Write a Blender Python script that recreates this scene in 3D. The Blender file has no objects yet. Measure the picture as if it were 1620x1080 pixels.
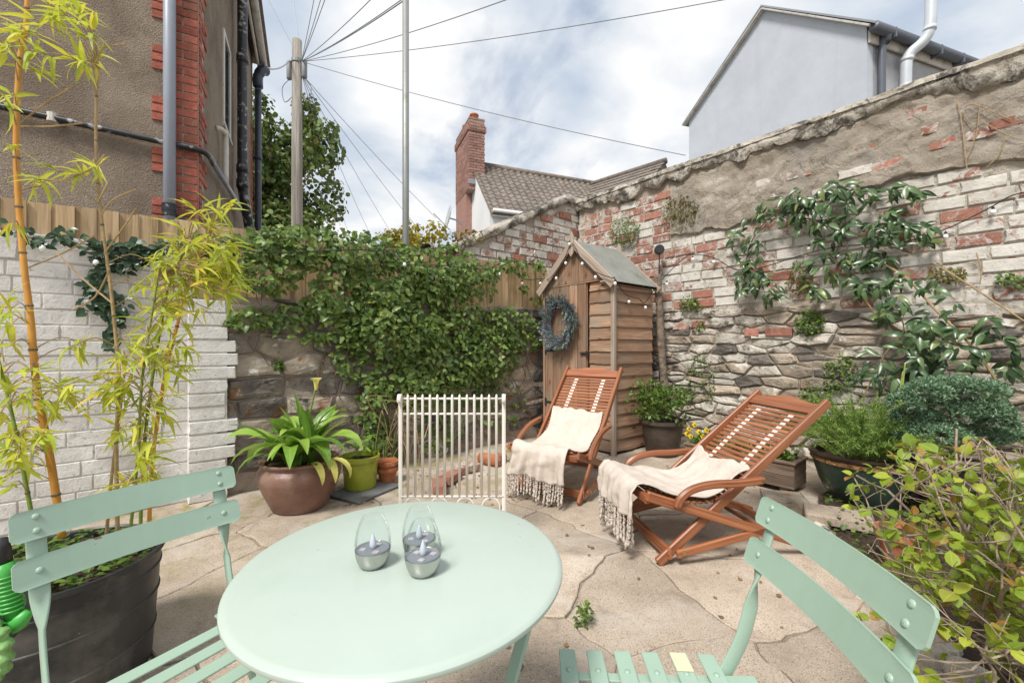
import bpy, math, random
import numpy as np
from mathutils import Vector, Matrix, noise

# ------------------------------------------------------------------ camera, sky, sun, exposure
scene = bpy.context.scene
COL = scene.collection
YAW = math.radians(39.36)
CY, SY = math.cos(YAW), math.sin(YAW)
CAM_H = 1.15
FPX = 667.0
cam_data = bpy.data.cameras.new('camera')
cam_data.sensor_width = 36.0
cam_data.lens = FPX / 1620.0 * 36.0
cam_data.shift_y = 5.0 / 1620.0
cam_data.clip_start = 0.02
cam_data.clip_end = 2000.0
cam = bpy.data.objects.new('camera', cam_data)
cam.location = (0, 0, CAM_H)
cam.rotation_euler = (math.radians(90), 0, -YAW)
COL.objects.link(cam)
scene.camera = cam

SUN_EL = math.radians(54)
SUN_AZ = math.radians(198)          # world angle of the sun's ground direction, counter-clockwise from +X
world = bpy.data.worlds.new('World')
scene.world = world
world.use_nodes = True
def build_sky():
    nt = world.node_tree
    nt.nodes.clear()
    N, L = nt.nodes, nt.links
    out = N.new('ShaderNodeOutputWorld')
    sky = N.new('ShaderNodeTexSky'); sky.sky_type = 'NISHITA'; sky.sun_disc = False
    sky.sun_elevation = SUN_EL
    sky.sun_rotation = math.radians(90) - SUN_AZ
    sky.air_density = 1.0; sky.dust_density = 0.6
    bg1 = N.new('ShaderNodeBackground'); bg1.inputs['Strength'].default_value = 0.12
    L.new(sky.outputs[0], bg1.inputs['Color'])
    tc = N.new('ShaderNodeTexCoord')
    sep = N.new('ShaderNodeSeparateXYZ'); L.new(tc.outputs['Generated'], sep.inputs[0])
    def math_(op, a, b=None):
        m = N.new('ShaderNodeMath'); m.operation = op
        for i, v in enumerate((a, b)):
            if v is None: continue
            if isinstance(v, (int, float)): m.inputs[i].default_value = v
            else: L.new(v, m.inputs[i])
        return m.outputs[0]
    zc = math_('ADD', math_('MAXIMUM', sep.outputs[2], 0.0), 0.22)
    comb = N.new('ShaderNodeCombineXYZ')
    L.new(math_('DIVIDE', sep.outputs[0], zc), comb.inputs[0])
    L.new(math_('DIVIDE', sep.outputs[1], zc), comb.inputs[1])
    mp = N.new('ShaderNodeMapping'); L.new(comb.outputs[0], mp.inputs['Vector'])
    mp.inputs['Location'].default_value = (3.3, 1.7, 0.0)
    n1 = N.new('ShaderNodeTexNoise'); n1.inputs['Scale'].default_value = 1.35
    n1.inputs['Detail'].default_value = 9; n1.inputs['Roughness'].default_value = 0.55
    n1.inputs['Distortion'].default_value = 0.35
    L.new(mp.outputs[0], n1.inputs['Vector'])
    r1 = N.new('ShaderNodeValToRGB')      # cloud cover
    r1.color_ramp.elements[0].position = 0.25; r1.color_ramp.elements[0].color = (0, 0, 0, 1)
    r1.color_ramp.elements[1].position = 0.40; r1.color_ramp.elements[1].color = (1, 1, 1, 1)
    L.new(n1.outputs[0], r1.inputs[0])
    n2 = N.new('ShaderNodeTexNoise'); n2.inputs['Scale'].default_value = 2.1
    n2.inputs['Detail'].default_value = 8; n2.inputs['Roughness'].default_value = 0.5
    n2.inputs['Distortion'].default_value = 0.2
    mp2 = N.new('ShaderNodeMapping'); L.new(comb.outputs[0], mp2.inputs['Vector'])
    mp2.inputs['Location'].default_value = (7.1, -2.2, 0.0)
    L.new(mp2.outputs[0], n2.inputs['Vector'])
    r2 = N.new('ShaderNodeValToRGB')      # thick and thin cloud
    r2.color_ramp.elements[0].position = 0.30; r2.color_ramp.elements[0].color = (0.44, 0.54, 0.68, 1)
    r2.color_ramp.elements[1].position = 0.60; r2.color_ramp.elements[1].color = (0.97, 0.97, 0.97, 1)
    e = r2.color_ramp.elements.new(0.48); e.color = (0.74, 0.79, 0.85, 1)
    L.new(n2.outputs[0], r2.inputs[0])
    bg2 = N.new('ShaderNodeBackground'); bg2.inputs['Strength'].default_value = 0.78
    L.new(r2.outputs[0], bg2.inputs['Color'])
    mix = N.new('ShaderNodeMixShader')
    L.new(r1.outputs[0], mix.inputs[0]); L.new(bg1.outputs[0], mix.inputs[1]); L.new(bg2.outputs[0], mix.inputs[2])
    L.new(mix.outputs[0], out.inputs['Surface'])
build_sky()

sun_data = bpy.data.lights.new('sun', 'SUN')
sun_data.energy = 3.2
sun_data.angle = math.radians(15)
sun_data.color = (1.0, 0.955, 0.89)
sun = bpy.data.objects.new('sun', sun_data)
sdir = Vector((math.cos(SUN_AZ) * math.cos(SUN_EL), math.sin(SUN_AZ) * math.cos(SUN_EL), math.sin(SUN_EL)))
sun.rotation_euler = sdir.to_track_quat('Z', 'Y').to_euler()
sun.location = (0, 0, 30)
COL.objects.link(sun)

scene.view_settings.view_transform = 'Standard'
scene.view_settings.look = 'None'
scene.view_settings.exposure = 0.44
scene.view_settings.gamma = 1.0
scene.cycles.use_denoising = True
scene.cycles.denoising_prefilter = 'FAST'
scene.cycles.max_bounces = 8
scene.cycles.diffuse_bounces = 3
world.cycles.sampling_method = 'MANUAL'
world.cycles.sample_map_resolution = 512
scene.cycles.glossy_bounces = 3
scene.cycles.transmission_bounces = 6
scene.cycles.transparent_max_bounces = 16

# ------------------------------------------------------------------ coordinates
# world X runs along the back wall (to the right), world Y along the right wall (away), camera turned between them
def W(xc, z, h=0.0):
    """metres right of / in front of the camera, height above the ground -> world"""
    return Vector((CY * xc + SY * z, -SY * xc + CY * z, h))
def ang(dx, dz):
    """world angle of a ground direction given as right/forward"""
    v = W(dx, dz); return math.atan2(v.y, v.x)
def ray(px, py):
    return (px - 810.0) / FPX, (545.0 - py) / FPX
def onY(px, py, Y):
    t, e = ray(px, py); z = Y / (-SY * t + CY); return W(t * z, z, CAM_H + e * z)
def onX(px, py, X):
    t, e = ray(px, py); z = X / (CY * t + SY); return W(t * z, z, CAM_H + e * z)
def atz(px, py, z):
    t, e = ray(px, py); return W(t * z, z, CAM_H + e * z)

# ------------------------------------------------------------------ mesh building
class MB:
    def __init__(self, seed=0):
        self.v = []; self.f = []; self.g = []; self.rng = random.Random(seed)
    def add(self, verts, faces, grain=None):
        o = len(self.v)
        self.v += [tuple(p) for p in verts]
        self.f += [tuple(i + o for i in f) for f in faces]
        self.g += [tuple(p) for p in (grain if grain is not None else verts)]
    def sweep(self, path, section, up=(0, 0, 1), scales=None, cap=True, inset=0.0, ups=None, closed=False):
        pts = [Vector(p) for p in path]; n = len(pts); m = len(section)
        off = self.rng.uniform(0, 50); offu = self.rng.uniform(0, 5)
        rings = []; s = 0.0
        for i, p in enumerate(pts):
            if closed: t = pts[(i + 1) % n] - pts[i - 1]
            else: t = pts[min(i + 1, n - 1)] - pts[max(i - 1, 0)]
            t.normalize()
            u = Vector(ups[i] if ups else up)
            side = t.cross(u)
            if side.length < 1e-5: side = t.cross(Vector((1, 0.01, 0)))
            side.normalize(); vv = side.cross(t)
            if i > 0: s += (pts[i] - pts[i - 1]).length
            k = scales[i] if scales else 1.0
            rings.append((p, t, side, vv, k, s))
        seq = []
        if cap and inset > 0 and not closed:
            p, t, a, b, k, s0 = rings[0]
            hw = max(max(abs(x), abs(y)) for x, y in section)
            seq.append((p, a, b, k * (1 - inset / hw), s0))
            seq.append((p + t * inset, a, b, k, s0 + inset))
            seq += [(p, a, b, k, s) for (p, t, a, b, k, s) in rings[1:-1]]
            p, t, a, b, k, s0 = rings[-1]
            seq.append((p - t * inset, a, b, k, s0 - inset))
            seq.append((p, a, b, k * (1 - inset / hw), s0))
        else:
            seq = [(p, a, b, k, s) for (p, t, a, b, k, s) in rings]
        V = []; G = []; F = []
        for (p, a, b, k, s0) in seq:
            for (x, y) in section:
                V.append(p + a * (x * k) + b * (y * k)); G.append((s0 + off, x + offu, y + offu))
        R = len(seq)
        for i in range(R if closed else R - 1):
            j2 = (i + 1) % R
            for j in range(m):
                k2 = (j + 1) % m
                F.append((i * m + j, i * m + k2, j2 * m + k2, j2 * m + j))
        if cap and not closed:
            F.append(tuple(range(m - 1, -1, -1))); F.append(tuple((R - 1) * m + j for j in range(m)))
        self.add(V, F, G)
    def beam(self, p0, p1, w, h, up=(0, 0, 1), ch=0.004):
        self.sweep([p0, p1], rect(w, h, ch), up, inset=ch)
    def path_beam(self, pts, w, h, up=(0, 0, 1), ch=0.004):
        self.sweep(pts, rect(w, h, ch), up, inset=ch)
    def tube(self, path, r, n=8, scales=None, cap=True, closed=False, up=(0.13, 0.21, 0.97)):
        self.sweep(path, circ(r, n), up, scales, cap, closed=closed)
    def box(self, c, size, ch=0.0, rotz=0.0, jitter=0.0):
        sx, sy, sz = (q / 2 for q in size)
        ax = max(range(3), key=lambda i: size[i])
        if ch > 0 or ax != 0:
            pass
        if ch <= 0:
            vs = [Vector((x * sx, y * sy, z * sz)) for x in (-1, 1) for y in (-1, 1) for z in (-1, 1)]
            fs = [(0, 1, 3, 2), (4, 6, 7, 5), (0, 4, 5, 1), (2, 3, 7, 6), (0, 2, 6, 4), (1, 5, 7, 3)]
        else:
            vs = []; idx = {}
            for x in (-1, 1):
                for y in (-1, 1):
                    for z in (-1, 1):
                        for a in range(3):
                            p = [x * sx, y * sy, z * sz]
                            for b in range(3):
                                if b != a: p[b] -= math.copysign(ch, p[b])
                            idx[(x, y, z, a)] = len(vs); vs.append(Vector(p))
            fs = []
            for a in range(3):
                b, c2 = (a + 1) % 3, (a + 2) % 3
                for s in (-1, 1):
                    q = []
                    for (u, w) in ((-1, -1), (1, -1), (1, 1), (-1, 1)):
                        k = [0, 0, 0]; k[a] = s; k[b] = u; k[c2] = w
                        q.append(idx[(k[0], k[1], k[2], a)])
                    fs.append(tuple(q if s > 0 else q[::-1]))
                for u in (-1, 1):
                    for w in (-1, 1):
                        k1 = [0, 0, 0]; k1[a] = -1; k1[b] = u; k1[c2] = w
                        k2 = list(k1); k2[a] = 1
                        q = [idx[(*k1, b)], idx[(*k2, b)], idx[(*k2, c2)], idx[(*k1, c2)]]
                        fs.append(tuple(q if u * w < 0 else q[::-1]))
            for x in (-1, 1):
                for y in (-1, 1):
                    for z in (-1, 1):
                        q = [idx[(x, y, z, a)] for a in range(3)]
                        fs.append(tuple(q if x * y * z > 0 else q[::-1]))
        o1, o2 = self.rng.uniform(0, 50), self.rng.uniform(0, 5)
        gr = []
        for p in vs:
            q = [p[ax], p[(ax + 1) % 3], p[(ax + 2) % 3]]
            gr.append((q[0] + o1, q[1] + o2, q[2] + o2))
        if jitter:
            for p in vs:
                p += Vector([self.rng.uniform(-jitter, jitter) for _ in range(3)])
        cr, sr = math.cos(rotz), math.sin(rotz)
        vs = [Vector((c[0] + p.x * cr - p.y * sr, c[1] + p.x * sr + p.y * cr, c[2] + p.z)) for p in vs]
        self.add(vs, fs, gr)
    def lathe(self, prof, n=32, c=(0, 0, 0), close_bottom=False, close_top=False, wob=None):
        V = []; F = []
        for i, (r, z) in enumerate(prof):
            for j in range(n):
                a = 2 * math.pi * j / n
                V.append((c[0] + r * math.cos(a), c[1] + r * math.sin(a), c[2] + z))
        for i in range(len(prof) - 1):
            for j in range(n):
                k = (j + 1) % n
                F.append((i * n + j, i * n + k, (i + 1) * n + k, (i + 1) * n + j))
        if close_bottom: F.append(tuple(range(n - 1, -1, -1)))
        if close_top: F.append(tuple((len(prof) - 1) * n + j for j in range(n)))
        self.add(V, F)
    def prism(self, poly, z0, z1):
        n = len(poly)
        V = [(x, y, z0) for x, y in poly] + [(x, y, z1) for x, y in poly]
        F = [tuple(range(n - 1, -1, -1)), tuple(range(n, 2 * n))]
        F += [(i, (i + 1) % n, n + (i + 1) % n, n + i) for i in range(n)]
        self.add(V, F)
    def grid(self, fn, nu, nv):
        V = []; F = []
        for i in range(nu + 1):
            for j in range(nv + 1):
                V.append(fn(i / nu, j / nv))
        for i in range(nu):
            for j in range(nv):
                a = i * (nv + 1) + j
                F.append((a, a + nv + 1, a + nv + 2, a + 1))
        self.add(V, F)
    def mesh(self, name, mat=None, smooth=False):
        me = bpy.data.meshes.new(name)
        me.from_pydata(self.v, [], self.f)
        at = me.attributes.new('grain', 'FLOAT_VECTOR', 'POINT')
        at.data.foreach_set('vector', np.array(self.g, dtype=np.float32).ravel())
        if smooth: me.polygons.foreach_set('use_smooth', [True] * len(me.polygons))
        if mat: me.materials.append(mat)
        me.update()
        return me
    def build(self, name, mat, parent=None, smooth=False, loc=None, rotz=0.0):
        return link(name, self.mesh(name, mat, smooth), parent, loc, rotz)

def link(name, data, parent=None, loc=None, rotz=0.0):
    o = bpy.data.objects.new(name, data); COL.objects.link(o)
    if parent is not None: o.parent = parent
    if loc is not None: o.location = loc
    if rotz: o.rotation_euler = (0, 0, rotz)
    return o
def rect(w, h, ch=0.0):
    a, b = w / 2, h / 2
    if ch <= 0: return [(-a, -b), (a, -b), (a, b), (-a, b)]
    c = min(ch, a * 0.9, b * 0.9)
    return [(-a + c, -b), (a - c, -b), (a, -b + c), (a, b - c), (a - c, b), (-a + c, b), (-a, b - c), (-a, -b + c)]
def circ(r, n): return [(r * math.cos(2 * math.pi * i / n), r * math.sin(2 * math.pi * i / n)) for i in range(n)]
def arc_pts(pts, n=6):
    """smooth Catmull-Rom curve through pts"""
    P = [Vector(p) for p in pts]; out = []
    for i in range(len(P) - 1):
        a, b, c, d = P[max(i - 1, 0)], P[i], P[i + 1], P[min(i + 2, len(P) - 1)]
        for k in range(n):
            t = k / n
            out.append(0.5 * ((2 * b) + (c - a) * t + (2 * a - 5 * b + 4 * c - d) * t * t + (3 * b - a - 3 * c + d) * t ** 3))
    out.append(P[-1]); return out
def thing(name, label, cat, loc=(0, 0, 0), rotz=0.0, group=None):
    o = bpy.data.objects.new(name, None); COL.objects.link(o)
    o.empty_display_size = 0.1
    o.location = loc; o.rotation_euler = (0, 0, rotz)
    return tag(o, label, cat, group)
def tag(o, label, cat, group=None):
    o['label'] = label; o['category'] = cat
    if group: o['group'] = group
    return o
def smooth_by_angle(o, deg=40):
    me = o.data
    me.polygons.foreach_set('use_smooth', [True] * len(me.polygons))
    import bmesh
    bm = bmesh.new(); bm.from_mesh(me)
    lim = math.radians(deg)
    for e in bm.edges:
        e.smooth = len(e.link_faces) != 2 or e.calc_face_angle(0) < lim
    bm.to_mesh(me); bm.free()
    return o

# ------------------------------------------------------------------ materials
class NT:
    def __init__(self, mat):
        mat.use_nodes = True
        self.t = mat.node_tree; self.t.nodes.clear()
    def n(self, typ, **kw):
        nd = self.t.nodes.new('ShaderNode' + typ)
        for k, v in kw.items():
            if k.startswith('_'): setattr(nd, k[1:], v); continue
            k2 = int(k[1:]) if k[0] == 'i' and k[1:].isdigit() else k.replace('__', ' ')
            self.set(nd.inputs[k2], v)
        return nd
    def set(self, sock, v):
        if hasattr(v, 'is_output') or isinstance(v, bpy.types.NodeSocket): self.t.links.new(v, sock)
        else:
            if isinstance(v, (tuple, list)) and sock.type == 'RGBA' and len(v) == 3: v = (*v, 1)
            sock.default_value = v
    def m(self, op, a, b=None, c=None, clamp=False):
        nd = self.t.nodes.new('ShaderNodeMath'); nd.operation = op; nd.use_clamp = clamp
        for i, v in enumerate((a, b, c)):
            if v is not None: self.set(nd.inputs[i], v)
        return nd.outputs[0]
    def mix(self, f, a, b, mode='MIX'):
        nd = self.t.nodes.new('ShaderNodeMix'); nd.data_type = 'RGBA'; nd.blend_type = mode
        self.set(nd.inputs[0], f); self.set(nd.inputs[6], a); self.set(nd.inputs[7], b)
        return nd.outputs[2]
    def ramp(self, f, stops):
        nd = self.t.nodes.new('ShaderNodeValToRGB'); cr = nd.color_ramp
        while len(cr.elements) < len(stops): cr.elements.new(0.5)
        for e, (p, c) in zip(cr.elements, stops):
            e.position = p; e.color = (*c, 1) if isinstance(c, (tuple, list)) else (c, c, c, 1)
        self.set(nd.inputs[0], f); return nd.outputs[0]
    def noise(self, vec, scale, detail=5, rough=0.55, dist=0.0):
        nd = self.t.nodes.new('ShaderNodeTexNoise')
        nd.inputs['Scale'].default_value = scale; nd.inputs['Detail'].default_value = detail
        nd.inputs['Roughness'].default_value = rough; nd.inputs['Distortion'].default_value = dist
        self.set(nd.inputs['Vector'], vec); return nd.outputs[0]
    def coords(self, kind, stretch=(1, 1, 1), rnd=0.0):
        if kind == 'pos': v = self.n('NewGeometry').outputs['Position']
        elif kind == 'grain': v = self.n('Attribute', _attribute_name='grain').outputs['Vector']
        else: v = self.n('TexCoord').outputs['Object']
        mp = self.n('Mapping', Vector=v, Scale=stretch)
        if rnd:
            r = self.n('ObjectInfo').outputs['Random']
            k = self.m('MULTIPLY', r, rnd)
            cb = self.n('CombineXYZ', X=k, Y=k, Z=k)
            self.set(mp.inputs['Location'], cb.outputs[0])
        return mp.outputs[0]
    def rand(self, island=False):
        r = self.n('ObjectInfo').outputs['Random']
        if island:
            r = self.m('FRACT', self.m('ADD', r, self.n('NewGeometry').outputs['Random Per Island']))
        return r
    def bump(self, h, strength, dist=0.01, normal=None):
        nd = self.n('Bump', Strength=strength, Distance=dist, Height=h)
        if normal is not None: self.set(nd.inputs['Normal'], normal)
        return nd.outputs[0]
    def done(self, color, rough=0.6, normal=None, metallic=0.0, spec=0.5, coat=0.0, trans=None):
        p = self.n('BsdfPrincipled')
        self.set(p.inputs['Base Color'], color); self.set(p.inputs['Roughness'], rough)
        self.set(p.inputs['Metallic'], metallic); self.set(p.inputs['Specular IOR Level'], spec)
        if coat: p.inputs['Coat Weight'].default_value = coat; p.inputs['Coat Roughness'].default_value = 0.15
        if normal is not None: self.set(p.inputs['Normal'], normal)
        sh = p.outputs[0]
        if trans is not None:
            col, amt = trans
            tr = self.n('BsdfTranslucent'); self.set(tr.inputs['Color'], col)
            if normal is not None: self.set(tr.inputs['Normal'], normal)
            mx = self.n('MixShader'); mx.inputs[0].default_value = amt
            self.t.links.new(sh, mx.inputs[1]); self.t.links.new(tr.outputs[0], mx.inputs[2]); sh = mx.outputs[0]
        o = self.n('OutputMaterial'); self.t.links.new(sh, o.inputs['Surface'])
def newmat(name):
    m = bpy.data.materials.new(name); return m, NT(m)

def mat_rough(name, stops, scale=6, rough=0.85, bump=0.3, bscale=60, bdist=0.01, rnd=0.25, spots=(), spec=0.3, coords='pos', detail=7, fine=None):
    """stone, soil, mortar, render: coloured noise, spots of other colour with their own shapes, fine relief"""
    m, t = newmat(name)
    v = t.coords(coords, rnd=0 if coords == 'pos' else 30)
    c = t.ramp(t.noise(v, scale, detail, 0.6), stops)
    for (col, sc, lo, hi) in spots:
        c = t.mix(t.ramp(t.noise(v, sc, 8, 0.65, 0.3), [(lo, 0.0), (hi, 1.0)]), c, col)
    if fine:
        c = t.mix(t.ramp(t.noise(v, fine[1], 2, 0.5), [(fine[2], 0.0), (fine[3], 1.0)]), c, fine[0])
    if rnd:
        val = t.m('ADD', t.m('MULTIPLY', t.rand(), rnd), 1 - rnd / 2)
        c = t.n('HueSaturation', Color=c, Value=val).outputs[0]
    h = t.noise(v, bscale, 6, 0.65)
    nrm = t.bump(h, bump, bdist)
    nrm = t.bump(t.noise(v, bscale / 6, 4, 0.6), bump, bdist * 3, nrm)
    t.done(c, rough, nrm, spec=spec)
    return m

def mat_wood(name, dark, mid, light, rough=0.7, grain=(2.0, 45, 45), rnd=0.3, knots=None, weather=None, bump=0.25, coat=0.0, spec=0.4):
    m, t = newmat(name)
    v = t.coords('grain', grain, rnd=40)
    g = t.noise(v, 1.0, 6, 0.6, 1.2)
    c = t.ramp(g, [(0.3, dark), (0.5, mid), (0.72, light)])
    v2 = t.coords('grain', (0.8, 5, 5), rnd=20)
    c = t.mix(t.ramp(t.noise(v2, 1.0, 3), [(0.35, 0.0), (0.7, 0.55)]), c, dark)
    if knots:
        v3 = t.coords('grain', (3.2, 9, 9), rnd=70)
        vo = t.n('TexVoronoi', Vector=v3, Scale=1.0)
        c = t.mix(t.ramp(vo.outputs['Distance'], [(0.05, 1.0), (0.16, 0.0)]), c, knots)
    if weather:
        wp = t.coords('pos')
        c = t.mix(t.ramp(t.noise(wp, weather[1], 6, 0.6), [(weather[2], 0.0), (weather[3], 0.8)]), c, weather[0])
    val = t.m('ADD', t.m('MULTIPLY', t.rand(True), rnd), 1 - rnd / 2)
    c = t.n('HueSaturation', Color=c, Value=val).outputs[0]
    t.done(c, rough, t.bump(g, bump, 0.004), spec=spec, coat=coat)
    return m

def mat_paint(name, col, rough=0.4, dirt=None, bump=0.03, bscale=180, metallic=0.0, var=0.06, spec=0.5, scuff=None):
    m, t = newmat(name)
    v = t.coords('pos')
    n = t.noise(v, 9, 5)
    c = t.ramp(n, [(0.3, tuple(x * (1 - var) for x in col)), (0.7, tuple(min(1, x * (1 + var)) for x in col))])
    if dirt: c = t.mix(t.ramp(t.noise(v, dirt[1], 8, 0.65), [(dirt[2], 0.0), (dirt[3], 1.0)]), c, dirt[0])
    if scuff: c = t.mix(t.ramp(t.noise(v, scuff[1], 4, 0.6), [(scuff[2], 0.0), (scuff[3], 1.0)]), c, scuff[0])
    r = t.m('ADD', t.m('MULTIPLY', t.noise(v, 30, 4), 0.15), rough - 0.07)
    t.done(c, r, t.bump(t.noise(v, bscale, 3), bump, 0.002), metallic, spec)
    return m

def mat_leaf(name, dark, mid, light, rough=0.45, old=None, amt=0.28, vein=True, spec=0.4, hue=0.0):
    m, t = newmat(name)
    r = t.rand(True)
    c = t.ramp(r, [(0.0, dark), (0.55, mid), (1.0, light)])
    if old:
        c = t.mix(t.ramp(t.m('FRACT', t.m('MULTIPLY', r, 17.31)), [(old[1], 0.0), (min(old[1] + 0.05, 1.0), 1.0)]), c, old[0])
    v = t.coords('pos')
    n = t.noise(v, 45, 4)
    c = t.mix(t.ramp(n, [(0.35, 0.0), (0.75, 0.35)]), c, light)
    if vein:
        g = t.n('Attribute', _attribute_name='grain').outputs['Vector']
        sp = t.n('SeparateXYZ', Vector=g)
        mid_ = t.m('ABSOLUTE', sp.outputs[1])
        c = t.mix(t.ramp(mid_, [(0.0, 0.5), (0.06, 0.0)]), c, tuple(min(1, x * 1.6 + 0.02) for x in light))
    tr = t.mix(0.5, c, light)
    t.done(c, rough, t.bump(n, 0.2, 0.003), spec=spec, trans=(tr, amt))
    return m

def mat_brick(name, peel_lo, peel_hi, paint=((0.50, 0.465, 0.41), (0.70, 0.675, 0.62)), body=((0.25, 0.105, 0.075), (0.41, 0.205, 0.155)), shift=0.25, grime=0.6, flake=(0.10, 0.085, 0.07)):
    """old brick under flaking limewash: the paint is missing in patches, more on some bricks than on others"""
    m, t = newmat(name)
    v = t.coords('pos')
    r = t.rand()
    b = t.ramp(t.noise(v, 22, 6, 0.65), [(0.3, body[0]), (0.7, body[1])])
    hs = t.n('HueSaturation', Color=b, Value=t.m('ADD', t.m('MULTIPLY', r, 0.5), 0.75)); b = hs.outputs[0]
    w = t.ramp(t.noise(v, 9, 7, 0.6), [(0.3, paint[0]), (0.65, paint[1])])
    w = t.mix(t.ramp(t.noise(v, 38, 6, 0.74), [(0.57, 0.0), (0.70, grime)]), w, flake)
    k = t.m('ADD', t.noise(v, 11, 6, 0.72, 0.5), t.m('MULTIPLY', t.m('SUBTRACT', t.m('FRACT', t.m('MULTIPLY', r, 7.77)), 0.5), shift))
    mask = t.ramp(k, [(peel_lo, 0.0), (peel_hi, 1.0)])
    c = t.mix(mask, w, b)
    c = t.mix(t.ramp(t.noise(v, 2.6, 5, 0.6), [(0.50, 0.0), (0.75, 0.45)]), c, (0.24, 0.20, 0.145))
    h = t.m('ADD', t.m('MULTIPLY', mask, -0.6), t.noise(v, 70, 6, 0.7))
    nrm = t.bump(h, 0.6, 0.008)
    nrm = t.bump(t.noise(v, 14, 5, 0.6), 0.4, 0.02, nrm)
    t.done(c, 0.85, nrm, spec=0.25)
    return m

# ------------------------------------------------------------------ shared materials
M = {}
M['paving'] = None
def paving_mat():
    m, t = newmat('paving_concrete')
    v = t.coords('pos')
    r = t.rand()
    c = t.ramp(t.noise(v, 2.2, 5, 0.6), [(0.3, (0.35, 0.285, 0.22)), (0.55, (0.46, 0.38, 0.30)), (0.75, (0.55, 0.47, 0.385))])
    c = t.mix(t.ramp(t.noise(v, 190, 2, 0.5), [(0.57, 0.0), (0.66, 0.85)]), c, (0.15, 0.12, 0.10))
    c = t.mix(t.ramp(t.noise(v, 130, 2, 0.5), [(0.62, 0.0), (0.70, 0.6)]), c, (0.62, 0.56, 0.49))
    c = t.mix(t.ramp(t.noise(v, 6.5, 6, 0.72, 0.5), [(0.52, 0.0), (0.70, 0.6)]), c, (0.23, 0.185, 0.145))
    # algae and lichen that grow near the walls, in patches
    sp = t.n('SeparateXYZ', Vector=v)
    near = t.m('ADD', t.m('MULTIPLY', sp.outputs[1], 0.55), -1.0, clamp=True)
    moss = t.ramp(t.noise(v, 3.4, 9, 0.72, 0.4), [(0.50, 0.0), (0.62, 0.85)])
    c = t.mix(t.m('MULTIPLY', moss, near), c, (0.20, 0.19, 0.05))
    pale = t.ramp(t.noise(v, 1.5, 8, 0.7, 0.6), [(0.52, 0.0), (0.66, 0.55)])
    c = t.mix(pale, c, (0.55, 0.51, 0.46))
    c = t.n('HueSaturation', Color=c, Value=t.m('ADD', t.m('MULTIPLY', r, 0.30), 0.83)).outputs[0]
    nrm = t.bump(t.noise(v, 150, 4, 0.6), 0.35, 0.004)
    nrm = t.bump(t.noise(v, 11, 6, 0.6), 0.35, 0.02, nrm)
    t.done(c, 0.88, nrm, spec=0.25)
    return m
M['paving'] = paving_mat()
M['grit'] = mat_rough('joint_grit', [(0.3, (0.20, 0.165, 0.125)), (0.7, (0.40, 0.34, 0.275))], 14, bump=0.6, bscale=120, rnd=0, spots=[((0.06, 0.075, 0.02), 7, 0.55, 0.66)])
M['soil'] = mat_rough('soil', [(0.3, (0.035, 0.024, 0.016)), (0.7, (0.10, 0.07, 0.045))], 18, bump=0.8, bscale=90, bdist=0.02, rnd=0, spots=[((0.2, 0.13, 0.07), 26, 0.63, 0.70)])
M['mortar'] = mat_rough('lime_mortar', [(0.3, (0.30, 0.255, 0.20)), (0.7, (0.50, 0.44, 0.36))], 7, bump=0.7, bscale=55, bdist=0.015, rnd=0, spots=[((0.12, 0.10, 0.08), 5, 0.56, 0.72), ((0.10, 0.11, 0.045), 3.4, 0.62, 0.75)])
M['mortar_pink'] = mat_rough('pinkish_mortar', [(0.3, (0.30, 0.24, 0.20)), (0.7, (0.46, 0.38, 0.32))], 6, bump=0.6, bscale=60, rnd=0, spots=[((0.14, 0.11, 0.09), 5, 0.58, 0.74)])
M['mortar_white'] = mat_rough('painted_joint', [(0.3, (0.46, 0.43, 0.39)), (0.7, (0.64, 0.61, 0.57))], 9, bump=0.5, bscale=60, rnd=0, spots=[((0.13, 0.11, 0.09), 9, 0.6, 0.7)])
M['mortar_lime'] = mat_rough('limewashed_mortar', [(0.3, (0.36, 0.32, 0.265)), (0.65, (0.58, 0.54, 0.47))], 6, bump=0.7, bscale=55, bdist=0.015, rnd=0, spots=[((0.17, 0.14, 0.105), 6, 0.53, 0.66), ((0.30, 0.16, 0.115), 9, 0.62, 0.70)])
M['stone'] = mat_rough('grey_brown_rubble', [(0.28, (0.19, 0.155, 0.115)), (0.5, (0.36, 0.30, 0.235)), (0.72, (0.50, 0.43, 0.345))], 5, bump=0.6, bscale=38, bdist=0.02, rnd=0.6,
                       spots=[((0.58, 0.56, 0.50), 8, 0.58, 0.64), ((0.24, 0.115, 0.045), 4.2, 0.61, 0.72), ((0.065, 0.06, 0.05), 6, 0.60, 0.68), ((0.10, 0.11, 0.03), 7, 0.66, 0.72)])
M['stone_dark'] = mat_rough('dark_slaty_rubble', [(0.28, (0.095, 0.085, 0.078)), (0.5, (0.19, 0.165, 0.145)), (0.72, (0.31, 0.265, 0.22))], 5, bump=0.6, bscale=38, bdist=0.02, rnd=0.6,
                       spots=[((0.24, 0.11, 0.045), 3.3, 0.58, 0.66), ((0.46, 0.43, 0.38), 10, 0.63, 0.69), ((0.04, 0.038, 0.035), 6, 0.58, 0.68)])
M['stone_white'] = mat_rough('limewashed_rubble', [(0.3, (0.36, 0.32, 0.27)), (0.6, (0.60, 0.56, 0.49))], 8, bump=0.6, bscale=40, bdist=0.02, rnd=0.35,
                       spots=[((0.15, 0.13, 0.10), 7, 0.54, 0.62), ((0.20, 0.13, 0.07), 4, 0.64, 0.72)])
M['brick_white'] = mat_brick('limewashed_brick', 0.58, 0.68)
M['brick_mixed'] = mat_brick('flaking_limewashed_brick', 0.45, 0.60)
M['brick_red'] = mat_brick('bare_red_brick', 0.30, 0.46, body=((0.27, 0.11, 0.08), (0.43, 0.21, 0.155)))
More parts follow.
